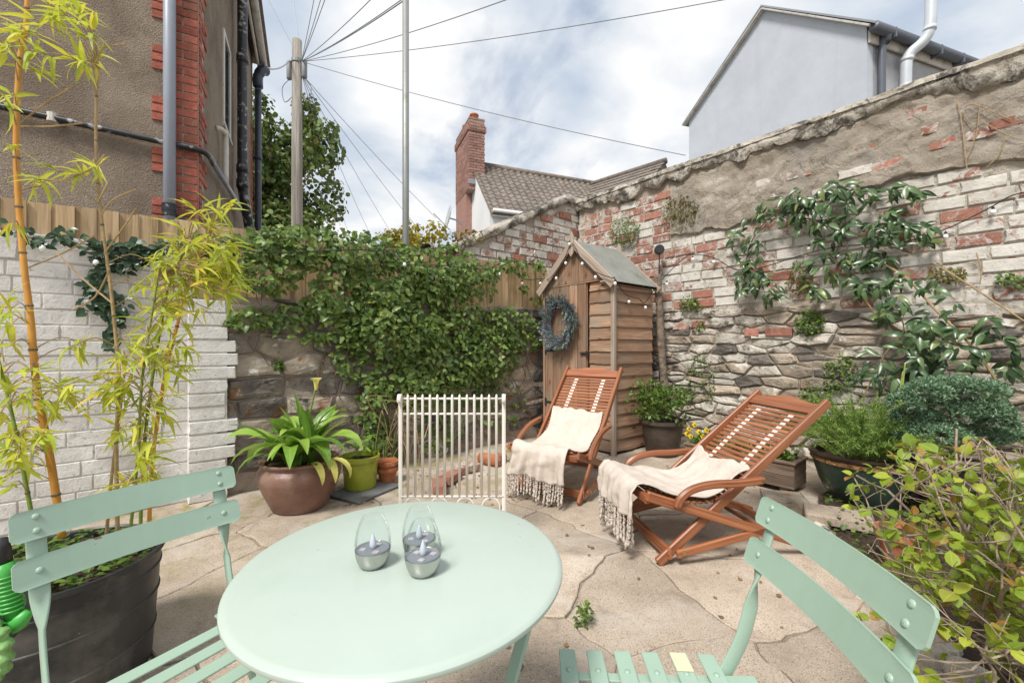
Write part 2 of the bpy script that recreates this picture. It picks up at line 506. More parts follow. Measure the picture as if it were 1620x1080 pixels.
M['brick_wall_white'] = mat_brick('thick_white_paint_brick', 0.70, 0.73, paint=((0.60, 0.58, 0.545), (0.76, 0.745, 0.715)), shift=0.10, grime=0.7)
M['brick_house'] = mat_brick('house_red_brick', -0.6, -0.5, body=((0.30, 0.085, 0.06), (0.46, 0.15, 0.105)), shift=0.05)
M['brick_chimney'] = mat_brick('weathered_chimney_brick', -0.6, -0.5, body=((0.27, 0.14, 0.115), (0.42, 0.26, 0.215)), shift=0.05)
def coping_mat():
    m, t = newmat('weathered_coping_render')
    v = t.coords('pos')
    c = t.ramp(t.noise(v, 5, 6, 0.65), [(0.3, (0.36, 0.315, 0.255)), (0.65, (0.60, 0.555, 0.48))])
    bl = t.ramp(t.noise(v, 4.2, 7, 0.78, 0.6), [(0.47, 0.0), (0.585, 0.9)])
    c = t.mix(bl, c, (0.04, 0.037, 0.033))
    c = t.mix(t.ramp(t.noise(v, 7, 9, 0.7), [(0.62, 0.0), (0.68, 0.8)]), c, (0.44, 0.36, 0.25))
    c = t.mix(t.ramp(t.noise(v, 9, 8, 0.7), [(0.66, 0.0), (0.70, 0.8)]), c, (0.33, 0.12, 0.075))
    nrm = t.bump(t.noise(v, 40, 7, 0.7), 0.8, 0.02)
    nrm = t.bump(t.noise(v, 9, 6, 0.65, 0.5), 0.8, 0.06, nrm)
    t.done(c, 0.9, nrm, spec=0.2); return m
M['coping'] = coping_mat()
def wall_render_mat():
    m, t = newmat('crumbling_sandy_render')
    v = t.coords('pos')
    c = t.ramp(t.noise(v, 3.5, 8, 0.62), [(0.3, (0.27, 0.225, 0.175)), (0.5, (0.40, 0.345, 0.28)), (0.7, (0.52, 0.465, 0.39))])
    c = t.mix(t.ramp(t.noise(v, 2.6, 9, 0.7, 0.4), [(0.52, 0.0), (0.62, 0.75)]), c, (0.31, 0.285, 0.255))
    c = t.mix(t.ramp(t.noise(v, 14, 8, 0.7), [(0.64, 0.0), (0.70, 0.8)]), c, (0.62, 0.58, 0.50))
    c = t.mix(t.ramp(t.noise(v, 5.5, 8, 0.7), [(0.66, 0.0), (0.72, 0.8)]), c, (0.40, 0.16, 0.10))
    vs = t.n('Mapping', Vector=v, Scale=(3, 3, 4.5)).outputs[0]
    rid = t.m('ABSOLUTE', t.m('SUBTRACT', t.noise(t.n('Mapping', Vector=v, Scale=(2.2, 2.2, 3.6)).outputs[0], 1.0, 6, 0.62, 0.6), 0.5))
    ck = t.ramp(rid, [(0.0, 1.0), (0.022, 0.0)])
    c = t.mix(t.m('MULTIPLY', ck, 0.35), c, (0.17, 0.135, 0.10))
    h = t.m('SUBTRACT', t.noise(vs, 1.0, 6, 0.68, 0.5), t.m('MULTIPLY', ck, 0.25))
    nrm = t.bump(t.noise(v, 45, 6, 0.75), 0.9, 0.022)
    nrm = t.bump(h, 0.55, 0.035, nrm)
    t.done(c, 0.9, nrm, spec=0.2); return m
M['wall_render'] = wall_render_mat()
def roughcast_mat(name, a, b, stain):
    m, t = newmat(name)
    v = t.coords('pos')
    c = t.ramp(t.noise(v, 120, 3, 0.6), [(0.32, a), (0.68, b)])
    c = t.mix(t.ramp(t.noise(v, 1.3, 6, 0.65, 0.3), [(0.44, 0.0), (0.62, 0.7)]), c, stain)
    c = t.mix(t.ramp(t.noise(v, 0.9, 5, 0.6), [(0.55, 0.0), (0.72, 0.35)]), c, tuple(min(1, x * 1.25) for x in b))
    nrm = t.bump(t.noise(v, 95, 3, 0.6), 0.9, 0.02)
    t.done(c, 0.92, nrm, spec=0.2); return m
M['roughcast'] = roughcast_mat('brown_roughcast', (0.18, 0.14, 0.105), (0.42, 0.345, 0.27), (0.16, 0.125, 0.095))
M['pebbledash'] = roughcast_mat('grey_pebbledash', (0.36, 0.37, 0.40), (0.62, 0.63, 0.66), (0.40, 0.40, 0.42))
def gable_mat():
    m, t = newmat('white_masonry_paint')
    v = t.coords('pos')
    c = t.ramp(t.noise(v, 1.1, 6, 0.6), [(0.3, (0.47, 0.51, 0.565)), (0.7, (0.545, 0.585, 0.64))])
    st = t.noise(t.n('Mapping', Vector=v, Scale=(5, 5, 0.35)).outputs[0], 1.0, 6, 0.65)
    c = t.mix(t.ramp(st, [(0.55, 0.0), (0.75, 0.30)]), c, (0.40, 0.41, 0.40))
    c = t.mix(t.ramp(t.noise(v, 3, 6, 0.7), [(0.62, 0.0), (0.72, 0.35)]), c, (0.50, 0.50, 0.48))
    t.done(c, 0.85, t.bump(t.noise(v, 60, 5, 0.6), 0.25, 0.01, t.bump(t.noise(v, 3, 4), 0.2, 0.05)), spec=0.25); return m
M['white_render'] = gable_mat()
M['cream_render'] = mat_rough('bright_white_gable_paint', [(0.3, (0.72, 0.73, 0.74)), (0.7, (0.80, 0.81, 0.82))], 1.5, bump=0.12, bscale=90, rnd=0, spec=0.25)
M['roof_tile'] = mat_rough('concrete_roof_tile', [(0.3, (0.14, 0.118, 0.10)), (0.7, (0.25, 0.215, 0.185))], 8, bump=0.4, bscale=50, rnd=0.3, spots=[((0.10, 0.085, 0.07), 5, 0.56, 0.68), ((0.42, 0.38, 0.32), 11, 0.63, 0.72)])
M['pipe_grey'] = mat_paint('grey_plastic_pipe', (0.30, 0.33, 0.39), 0.4, var=0.04)
M['pipe_black'] = mat_paint('black_painted_iron', (0.022, 0.024, 0.028), 0.35, var=0.2, scuff=((0.40, 0.39, 0.38), 14, 0.56, 0.66))
M['pipe_blue'] = mat_paint('blue_black_pipe', (0.03, 0.042, 0.062), 0.35, var=0.2, scuff=((0.30, 0.30, 0.31), 16, 0.63, 0.72))
M['pipe_white'] = mat_paint('off_white_plastic', (0.62, 0.60, 0.54), 0.45, dirt=((0.30, 0.26, 0.19), 9, 0.55, 0.75))
M['flue'] = mat_paint('white_flue_metal', (0.56, 0.60, 0.64), 0.4, metallic=0.1)
M['gutter'] = mat_paint('grey_gutter', (0.10, 0.115, 0.14), 0.45)
M['fascia'] = mat_paint('pale_fascia_board', (0.55, 0.53, 0.49), 0.6, dirt=((0.25, 0.22, 0.18), 6, 0.5, 0.75))
M['galv'] = mat_paint('grey_steel_pole', (0.27, 0.285, 0.27), 0.5, metallic=0.3, dirt=((0.20, 0.20, 0.17), 5, 0.55, 0.7))
M['glass_dark'] = mat_paint('dark_window_glass', (0.03, 0.035, 0.04), 0.08)
M['lead'] = mat_paint('lead_flashing', (0.30, 0.32, 0.35), 0.55)
M['fence'] = mat_wood('pressure_treated_fence', (0.27, 0.175, 0.09), (0.47, 0.335, 0.19), (0.60, 0.455, 0.285), 0.75, grain=(1.6, 30, 30), rnd=0.3, knots=(0.16, 0.085, 0.04))
M['pole_wood'] = mat_wood('weathered_pole_wood', (0.14, 0.125, 0.105), (0.30, 0.27, 0.23), (0.43, 0.40, 0.35), 0.85, grain=(0.7, 18, 18), rnd=0.1)
M['cable'] = mat_paint('grey_cable', (0.24, 0.25, 0.27), 0.5)
M['terracotta'] = mat_rough('terracotta', [(0.3, (0.36, 0.115, 0.05)), (0.7, (0.50, 0.19, 0.09))], 9, bump=0.2, bscale=80, rnd=0.1, spots=[((0.45, 0.38, 0.32), 8, 0.62, 0.75), ((0.14, 0.08, 0.05), 5, 0.6, 0.75)])

# ------------------------------------------------------------------ ground and paving
def base_ground():
    mb = MB()
    mb.grid(lambda u, v: ((u - 0.5) * 600, (v - 0.5) * 600, -0.011), 4, 4)
    g = mb.build('ground', M['grit'])
    g['kind'] = 'structure'
    return g
GROUND = base_ground()

def clip_poly(poly, nx, ny, d):
    """keep the side nx*x+ny*y <= d"""
    out = []
    for i in range(len(poly)):
        a, b = poly[i], poly[(i + 1) % len(poly)]
        da, db = nx * a[0] + ny * a[1] - d, nx * b[0] + ny * b[1] - d
        if da <= 0: out.append(a)
        if (da < 0 < db) or (db < 0 < da):
            k = da / (da - db); out.append((a[0] + (b[0] - a[0]) * k, a[1] + (b[1] - a[1]) * k))
    return out
def inset_poly(poly, d):
    n = len(poly); area = sum(poly[i][0] * poly[(i + 1) % n][1] - poly[(i + 1) % n][0] * poly[i][1] for i in range(n))
    if area < 0: poly = poly[::-1]
    out = list(poly)
    for i in range(n):
        a, b = poly[i], poly[(i + 1) % n]
        ex, ey = b[0] - a[0], b[1] - a[1]; L = math.hypot(ex, ey)
        if L < 1e-6: continue
        nx, ny = ey / L, -ex / L
        out = clip_poly(out, nx, ny, nx * a[0] + ny * a[1] - d)
        if len(out) < 3: return []
    return out
def paving():
    rng = random.Random(11)
    seeds = []
    x0, x1, y0, y1 = -2.2, 4.6, -1.2, 3.9
    tries = 0
    while tries < 9000:
        tries += 1
        p = (rng.uniform(x0, x1), rng.uniform(y0, y1))
        dmin = 0.33 + 0.36 * (noise.noise(Vector((p[0] * 0.7, p[1] * 0.7, 3.0))) + 0.4)
        if all((p[0] - q[0]) ** 2 + (p[1] - q[1]) ** 2 > dmin * dmin for q in seeds): seeds.append(p)
    for i, s in enumerate(seeds):
        poly = [(x0, y0), (x1, y0), (x1, y1), (x0, y1)]
        for j, q in enumerate(seeds):
            if i == j: continue
            if (s[0] - q[0]) ** 2 + (s[1] - q[1]) ** 2 > 5: continue
            mx, my = (s[0] + q[0]) / 2, (s[1] + q[1]) / 2
            nx, ny = q[0] - s[0], q[1] - s[1]
            poly = clip_poly(poly, nx, ny, nx * mx + ny * my)
            if len(poly) < 3: break
        if len(poly) < 3: continue
        poly = inset_poly(poly, rng.uniform(0.002, 0.008))
        if len(poly) < 3: continue
        pts = []
        for k in range(len(poly)):
            a, b = poly[k], poly[(k + 1) % len(poly)]
            L = math.hypot(b[0] - a[0], b[1] - a[1]); m = max(1, int(L / 0.045))
            for q in range(m):
                pts.append((a[0] + (b[0] - a[0]) * q / m, a[1] + (b[1] - a[1]) * q / m))
        wp = []
        for (x, y) in pts:      # the same wander on both sides of a joint keeps it narrow
            w = noise.noise_vector(Vector((x * 2.3, y * 2.3, 0.5))) * 0.05 + noise.noise_vector(Vector((x * 8, y * 8, 4.5))) * 0.024 + noise.noise_vector(Vector((x * 31, y * 31, 2.5))) * 0.011
            wp.append((x + w.x, y + w.y))
        n = len(wp); cx = sum(p[0] for p in wp) / n; cy = sum(p[1] for p in wp) / n
        h = rng.uniform(-0.003, 0.003); tx, ty = rng.uniform(-0.008, 0.008), rng.uniform(-0.008, 0.008)
        def hh(x, y): return h + (x - cx) * tx + (y - cy) * ty
        mb = MB()
        V = []
        for (x, y) in wp: V.append((x - cx, y - cy, -0.04))
        for (x, y) in wp: V.append((x - cx, y - cy, hh(x, y) - 0.004))
        for (x, y) in wp:
            d = max(1e-4, math.hypot(x - cx, y - cy)); k = 1 - 0.005 / d
            V.append(((x - cx) * k, (y - cy) * k, hh(x, y)))
        F = [tuple(range(2 * n, 3 * n))]
        for r in (0, 1):
            F += [(r * n + k, r * n + (k + 1) % n, (r + 1) * n + (k + 1) % n, (r + 1) * n + k) for k in range(n)]
        mb.add(V, F)
        mb.build('paving_slab', M['paving'], GROUND, loc=(cx, cy, 0))
paving()

# ------------------------------------------------------------------ walls: local x along the wall, -y outwards, z up
def brick_variants(n, w, h, d, worn=0.007, seed=1, mat=None):
    out = []
    for k in range(n):
        rng = random.Random(seed * 100 + k)
        us = (-1, -0.35, 0.3, 1)
        ring = [(u, -1) for u in us] + [(1, 0)] + [(u, 1) for u in us[::-1]] + [(-1, 0)]
        m = len(ring); V = []
        for (u, q) in ring: V.append((u * w / 2, d, q * h / 2))
        chip = [rng.random() ** 2 * worn for _ in ring]
        for (u, q), c in zip(ring, chip):
            V.append(((u * (w / 2 - (c if abs(u) == 1 else 0))), 0.003 + rng.uniform(0.2, 0.55) * worn + c * 0.4, q * (h / 2 - (c * 0.6 if abs(q) == 1 else 0))))
        tl = rng.uniform(-0.012, 0.012); tz = rng.uniform(-0.02, 0.02)
        for (u, q), c in zip(ring, chip):
            x = u * (w / 2 - worn * 0.8 - c); z = q * (h / 2 - worn * 0.6 - c * 0.6)
            V.append((x, x * tl + z * tz, z))
        F = [tuple(2 * m + q for q in range(m))]
        for r in (0, 1):
            F += [(r * m + q, r * m + (q + 1) % m, (r + 1) * m + (q + 1) % m, (r + 1) * m + q) for q in range(m)]
        mb = MB(); mb.add(V, F)
        out.append(mb.mesh('brick', mat))
    return out
def place_piece(name, me, parent, x, y, z, sx=1.0, sz=1.0, rot=0.0, sy=1.0):
    o = bpy.data.objects.new(name, me); COL.objects.link(o); o.parent = parent
    o.location = (x, y, z); o.scale = (sx, sy, sz)
    if rot: o.rotation_euler = (0, rot, 0)
    return o
def rubble_stone(rng, x0, x1, z0, z1, bulge=0.03, joint=0.012, depth=0.08, cut=None):
    """one stone with an uneven outline and a domed, faceted face; returns an MB centred on the stone"""
    cx, cz = (x0 + x1) / 2, (z0 + z1) / 2
    w, h = (x1 - x0) / 2 - joint, (z1 - z0) / 2 - joint
    n = 12; out = []
    ph = rng.uniform(0, 6.28)
    sq = rng.uniform(2.6, 5.5)
    for i in range(n):
        a = 2 * math.pi * (i + rng.uniform(-0.25, 0.25)) / n
        c, s = math.cos(a), math.sin(a)
        k = (abs(c) ** sq + abs(s) ** sq) ** (-1 / sq)
        k *= 1 + 0.07 * math.sin(2 * a + ph) + rng.uniform(-0.09, 0.05)
        out.append((c * k * w, s * k * h))
    V = [(x, depth, z) for x, z in out]
    V += [(x, rng.uniform(-0.002, 0.012), z) for x, z in out]
    lx, lz = rng.uniform(-0.06, 0.06), rng.uniform(-0.06, 0.06)
    def dome(x, z): return -bulge * rng.uniform(0.55, 1.0) + x * lx + z * lz
    V += [(x * 0.82, dome(x, z) * 0.72, z * 0.80) for x, z in out]
    V += [(x * 0.42 + rng.uniform(-0.01, 0.01), dome(x, z), z * 0.4) for x, z in out[::2]]
    F = []
    for r in (0, 1):
        F += [(r * n + (k + 1) % n, r * n + k, (r + 1) * n + k, (r + 1) * n + (k + 1) % n)[::-1] for k in range(n)]
    m = n // 2
    for k in range(m):
        a, b, c = 2 * n + 2 * k, 2 * n + 2 * k + 1, 2 * n + (2 * k + 2) % n
        p, q = 3 * n + k, 3 * n + (k + 1) % m
        F += [(a, b, p), (b, q, p), (b, c, q)]
    F.append(tuple(3 * n + k for k in range(m)))
    mb = MB(); mb.add(V, F)
    return mb, cx, cz
def cell_stone(rng, poly, bulge=0.03, depth=0.08):
    """stone from a cell outline: wandering edges, a face of uneven flat facets"""
    pts = []
    for k in range(len(poly)):
        a, b = poly[k], poly[(k + 1) % len(poly)]
        L = math.hypot(b[0] - a[0], b[1] - a[1]); m = max(1, int(round(L / 0.075)))
        for q in range(m):
            f = q / m; pts.append((a[0] + (b[0] - a[0]) * f, a[1] + (b[1] - a[1]) * f))
    n = len(pts)
    if n < 4: return None
    cx = sum(p[0] for p in pts) / n; cz = sum(p[1] for p in pts) / n
    out = []
    for (x, z) in pts:
        w = noise.noise_vector(Vector((x * 16, z * 16, 3.3))) * 0.011
        out.append((x - cx + w.x, z - cz + w.y))
    lx, lz = rng.uniform(-0.14, 0.14), rng.uniform(-0.16, 0.16)
    sd = rng.uniform(0, 90)
    def face(x, z): return -bulge * (0.7 + 0.6 * noise.noise(Vector((x * 9, z * 14, sd)))) + x * lx + z * lz
    V = [(x * 1.02, depth, z * 1.02) for x, z in out]
    V += [(x, rng.uniform(0.0, 0.010), z) for x, z in out]
    V += [(x * 0.90 , face(x, z) * rng.uniform(0.55, 0.95), z * 0.86) for x, z in out]
    V += [(x * 0.55 + rng.uniform(-0.008, 0.008), face(x * 0.5, z * 0.5), z * 0.5) for x, z in out]
    V.append((0, face(0, 0), 0))
    F = []
    for r in (0, 1, 2):
        F += [(r * n + k, r * n + (k + 1) % n, (r + 1) * n + (k + 1) % n, (r + 1) * n + k) for k in range(n)]
    F += [(3 * n + k, 3 * n + (k + 1) % n, 4 * n) for k in range(n)]
    mb = MB(); mb.add(V, F)
    return mb, cx, cz
def rubble_cells(rng, x0, x1, z0, z1, rowh, wmin, wmax, joint, K=0.5):
    """outlines of roughly coursed rubble: cells of seeds set out in loose rows, stretched lengthways"""
    seeds = []; z = z0
    while z < z1 + rowh[1]:
        h = rng.uniform(*rowh); x = x0 - 0.3 + rng.uniform(0, 0.3)
        while x < x1 + 0.4:
            w = rng.uniform(wmin, wmax) * (0.7 + h / rowh[1] * 0.5)
            if rng.random() < 0.14: 
                seeds.append((x + w / 2, z + h * 0.25)); seeds.append((x + w / 2 + rng.uniform(-.05, .05), z + h * 0.78))
            else: seeds.append((x + w / 2, z + h / 2 + rng.uniform(-0.22, 0.22) * h))
            x += w
        z += h
    out = []
    S = [(x * K, y) for x, y in seeds]
    for i, s in enumerate(S):
        poly = [((x0 - 0.4) * K, z0 - 0.2), ((x1 + 0.4) * K, z0 - 0.2), ((x1 + 0.4) * K, z1 + 0.3), ((x0 - 0.4) * K, z1 + 0.3)]
        for j, q in enumerate(S):
            if i == j or (s[0] - q[0]) ** 2 + (s[1] - q[1]) ** 2 > 0.4: continue
            nx, ny = q[0] - s[0], q[1] - s[1]
            poly = clip_poly(poly, nx, ny, nx * (s[0] + q[0]) / 2 + ny * (s[1] + q[1]) / 2)
            if len(poly) < 3: break
        if len(poly) < 3: continue
        poly = inset_poly([(x / K, y) for x, y in poly], rng.uniform(*joint))
        if len(poly) >= 3: out.append(poly)
    return out
def core_sheet(name, mat, parent, x0, x1, zb, zt, y=0.012, rough=0.008, seed=0.0, step=0.06, back=0.25, amp2=0.0):
    """the body of a wall: an uneven front sheet of mortar with a box behind it; zb and zt are functions of x"""
    nu = max(2, int((x1 - x0) / step)); nv = max(2, int((zt(x0) - zb(x0)) / step))
    mb = MB()
    def fn(u, v):
        x = x0 + (x1 - x0) * u; z = zb(x) + (zt(x) - zb(x)) * v
        d = noise.noise(Vector((x * 6, z * 6, seed))) * rough + noise.noise(Vector((x * 21, z * 21, seed))) * rough * 0.6
        d += amp2 * noise.noise(Vector((x * 1.6, z * 2.6, seed + 9)))
        return (x, y + d, z)
    mb.grid(fn, nu, nv)
    n2 = 12
    V = []; F = []
    for i in range(n2 + 1):
        x = x0 + (x1 - x0) * i / n2
        V += [(x, y + 0.03, zb(x)), (x, back, zb(x)), (x, back, zt(x) - 0.005), (x, y + 0.03, zt(x) - 0.005)]
    for i in range(n2):
        for k in range(4):
            F.append((i * 4 + k, (i + 1) * 4 + k, (i + 1) * 4 + (k + 1) % 4, i * 4 + (k + 1) % 4))
    F += [(0, 1, 2, 3), (n2 * 4 + 3, n2 * 4 + 2, n2 * 4 + 1, n2 * 4)]
    mb.add(V, F)
    return smooth_by_angle(mb.build(name, mat, parent), 50)

XR, YB = 4.62, 3.9      # faces of the right-hand wall and of the back wall
TOP = 3.25

# ---- tall right-hand wall: rubble below, limewashed brick in the middle, crumbling render and coping above
def right_wall():
    rng = random.Random(5)
    w = thing('boundary_wall', 'tall weathered wall of rubble, flaking white brick and crumbling render along the garden', 'wall', (XR, 4.1, 0), -math.pi / 2)
    L = 5.6
    split = lambda x: 1.60 - 0.075 * max(0, x - 1.0) + 0.05 * math.sin(x * 3.1)
    rend = lambda x: 2.41 + 0.05 * math.sin(x * 2.3) if x > 1.42 else 2.93
    core_sheet('mortar_core', M['mortar'], w, 0, L, lambda x: -0.05, lambda x: TOP - 0.05, y=0.008, rough=0.010, seed=2.0, step=0.05)
    core_sheet('limewashed_joints', M['mortar_lime'], w, 0, 4.85, lambda x: split(x) - 0.02, lambda x: min(rend(x) + 0.05, TOP - 0.1), y=0.0035, rough=0.010, seed=3.0, step=0.04, back=0.06)
    # render over the upper part, standing proud of the brick
    def zb(x): return rend(x) + 0.045 * noise.noise(Vector((x * 5, 1.0, 7.0))) + 0.02 * noise.noise(Vector((x * 17, 1.0, 7.0)))
    mb = MB()
    nu, nv = 200, 34
    def fr(u, v):
        x = 1.42 + (L - 1.42) * u
        z = zb(x) + (TOP - 0.12 - zb(x)) * v
        d = -0.030 - 0.022 * noise.noise(Vector((x * 2.2, z * 3.4, 5))) - 0.014 * noise.noise(Vector((x * 7, z * 11, 5))) - 0.013 * noise.noise(Vector((x * 19, z * 25, 5)))
        if v < 0.03 or u < 0.004: d = 0.016
        return (x, d, z)
    mb.grid(fr, nu, nv)
    smooth_by_angle(mb.build('render_coat', M['wall_render'], w), 60)
    # coping of mortar with a ragged hanging edge
    mb = MB()
    nu = 280
    def fc(u, v):
        x = -0.05 + (L + 0.05) * u
        drip = 0.16 + 0.09 * noise.noise(Vector((x * 1.9, 3, 3))) + 0.06 * noise.noise(Vector((x * 6, 3, 3))) + 0.03 * noise.noise(Vector((x * 19, 3, 3)))
        prof = [(0.02, -drip), (-0.052, -drip + 0.006), (-0.072, -drip * 0.62), (-0.068, -drip * 0.3), (-0.082, -0.05), (-0.06, 0.0), (0.02, 0.032), (0.15, 0.042), (0.26, 0.02), (0.3, -0.08)]
        k = v * (len(prof) - 1); i = min(int(k), len(prof) - 2); f = k - i
        y = prof[i][0] * (1 - f) + prof[i + 1][0] * f; z = prof[i][1] * (1 - f) + prof[i + 1][1] * f
        q = Vector((x * 4, y * 9, z * 9)); q2 = Vector((x * 15, y * 22, z * 22))
        y += 0.026 * noise.noise(q) + 0.014 * noise.noise(q2)
        z += 0.014 * noise.noise(q + Vector((5, 5, 5))) + 0.007 * noise.noise(q2 + Vector((3, 3, 3)))
        return (x, y, TOP - 0.03 + z)
    mb.grid(fc, nu, 18)
    smooth_by_angle(mb.build('coping', M['coping'], w), 60)
    # brickwork
    ml = {k: brick_variants(4, 0.232, 0.09, 0.06, 0.009, 3, M[k]) for k in ('brick_white', 'brick_mixed', 'brick_red')}
    z = 0.95; row = 0; pitch = 0.102; cells = []
    while z < 3.0:
        x = -0.03 + (0.122 if row % 2 else 0.0)
        while x < L - 0.9:
            wd = 0.244 if rng.random() < 0.85 else 0.135
            cells.append((x + wd / 2, z + pitch / 2, wd, row)); x += wd
        z += pitch; row += 1
    cand = []
    for (x, zc, wd, row) in cells:
        if zc - 0.04 < split(x) or zc > rend(x) + 0.01 or x > 4.75: continue
        cand.append((x, zc, wd))
    cand.sort(key=lambda c: abs(c[0] - 2.9))
    rest = MB()
    for k, (x, zc, wd) in enumerate(cand):
        p = rng.random()
        nn = noise.noise(Vector((x * 1.1, zc * 1.8, 0.7)))
        if x < 1.5: kind = 'brick_red' if p < 0.30 + nn * 0.3 else ('brick_mixed' if p < 0.68 else 'brick_white')
        else: kind = 'brick_red' if p < 0.07 + nn * 0.2 else ('brick_mixed' if p < 0.45 + nn * 0.2 else 'brick_white')
        me = rng.choice(ml[kind])
        place_piece('brick', me, w, x, rng.uniform(-0.012, 0.003), zc, (wd - 0.011) / 0.232, rng.uniform(0.95, 1.02), rng.uniform(-0.02, 0.02))
    # bricks that show through the render
    for (px, py, wd) in [(1215, 287, 0.24), (1262, 275, 0.22), (1352, 272, 0.24), (1398, 262, 0.22), (1370, 236, 0.2), (1300, 304, 0.16), (1560, 208, 0.26), (1490, 226, 0.16), (1604, 190, 0.24), (1465, 205, 0.14), (1228, 305, 0.12), (1450, 178, 0.12)]:
        P = onX(px, py, XR - 0.04)
        place_piece('brick', rng.choice(ml[rng.choice(('brick_red', 'brick_mixed', 'brick_mixed'))]), w, 4.1 - P.y, -0.034 + rng.uniform(-0.008, 0.008), P.z, wd / 0.232, 0.85, rng.uniform(-0.02, 0.02))
    # a course of bare bricks among the rubble
    for (px, py, wd, k) in [(1112, 513, 0.24, 'brick_red'), (1078, 516, 0.2, 'brick_mixed'), (1190, 526, 0.14, 'brick_red'), (1232, 525, 0.24, 'brick_red')]:
        P = onX(px, py, XR)
        place_piece('brick', rng.choice(ml[k]), w, 4.1 - P.y, -0.028, P.z, wd / 0.232, 0.95)
    # rubble
    for poly in rubble_cells(rng, 0.0, 4.6, 0.0, 1.62, (0.065, 0.135), 0.16, 0.40, (0.003, 0.009), 0.34):
        poly = clip_poly(poly, 0, 1, split(poly[0][0]) + 0.01)
        if len(poly) < 3: continue
        r = cell_stone(rng, poly, rng.uniform(0.012, 0.04))
        if r is None: continue
        mb, cx, cz = r
        if cz < -0.02 or max(p[1] for p in poly) - min(p[1] for p in poly) < 0.03: continue
        mt = 'stone_white' if rng.random() < (0.46 if cx < 2.6 else 0.28) else ('stone' if rng.random() < 0.78 else 'stone_dark')
        mb.build('stone', M[mt], w, loc=(cx, -0.002 + rng.uniform(-0.016, 0.012), cz))
    return w
RWALL = right_wall()

# ---- rubble wall at the back with the white brick pier at its end
def back_wall():
    rng = random.Random(8)
    w = thing('rubble_wall', 'low brown rubble stone wall under the ivy behind the lily pot', 'wall', (0.30, YB - 0.02, 0))
    L = 4.25
    top = lambda x: 1.50 + 0.03 * x + 0.02 * math.sin(x * 5)
    core_sheet('mortar_core', M['mortar_pink'], w, 0, L, lambda x: -0.05, top, y=0.006, rough=0.014, seed=4.0, step=0.05)
    for poly in rubble_cells(rng, 0.0, 3.6, 0.0, 1.6, (0.12, 0.24), 0.24, 0.54, (0.004, 0.016), 0.44):
        poly = clip_poly(poly, 0, 1, top(poly[0][0]) - 0.01)
        if len(poly) >= 3: poly = clip_poly(poly, -1, 0, -0.06)
        if len(poly) < 3: continue
        r = cell_stone(rng, poly, rng.uniform(0.012, 0.04))
        if r is None: continue
        mb, cx, cz = r
        if cz < -0.02 or max(p[1] for p in poly) - min(p[1] for p in poly) < 0.03: continue
        p = rng.random(); mt = 'stone_dark' if p < 0.55 else ('stone' if p < 0.92 else 'stone_white')
        mb.build('stone', M[mt], w, loc=(cx, rng.uniform(-0.018, 0.006), cz))
    return w
back_wall()

def white_wall():
    rng = random.Random(9)
    w = thing('painted_brick_wall', 'white painted brick garden wall behind the bamboo', 'wall', (-2.3, YB, 0))
    L = 2.45
    core_sheet('painted_joints', M['mortar_white'], w, 0, L, lambda x: -0.05, lambda x: 1.84, y=0.006, rough=0.003, seed=6.0, step=0.06)
    ms = brick_variants(6, 0.33, 0.088, 0.05, 0.005, 21, M['brick_wall_white'])
    mb2 = brick_variants(4, 0.34, 0.185, 0.05, 0.008, 22, M['brick_wall_white'])
    row = 0; z = 0.0
    while z < 1.75:
        big = z > 1.6
        h = 1.84 - z if big else 0.098
        x = 0.7 + (0.12 if row % 2 else 0.0) + rng.uniform(-0.03, 0.03)
        while x < L - 0.02:
            wd = min(rng.uniform(0.21, 0.29) * (1.5 if big else 1.0), L - x)
            if L - (x + wd) < 0.08: wd = L - x
            me = rng.choice(mb2 if big else ms)
            place_piece('brick', me, w, x + wd / 2, rng.uniform(-0.003, 0.003), z + h / 2, (wd - 0.006) / (0.34 if big else 0.33), (h - 0.007) / (0.185 if big else 0.088), rng.uniform(-0.006, 0.006))
            x += wd
        z += h; row += 1
    return w
white_wall()
def pier():
    rng = random.Random(19)
    w = thing('brick_pier', 'flaking white brick pier between the white wall and the rubble wall', 'wall', (0.12, YB - 0.09, 0))
    mb = MB(); mb.box((0.124, 0.081, 0.735), (0.222, 0.146, 1.47)); mb.build('core', M['mortar_white'], w)
    ms = brick_variants(6, 0.30, 0.088, 0.10, 0.008, 23, M['brick_wall_white'])
    z = 0.0; row = 0
    while z < 1.45:
        wd = 0.30 if (row // 3) % 2 else 0.235
        wd += rng.uniform(-0.012, 0.012)
        place_piece('brick', rng.choice(ms), w, wd / 2, rng.uniform(-0.004, 0.006), z + 0.049, (wd) / 0.30, 1.03)
        z += 0.099; row += 1
    return w
pier()

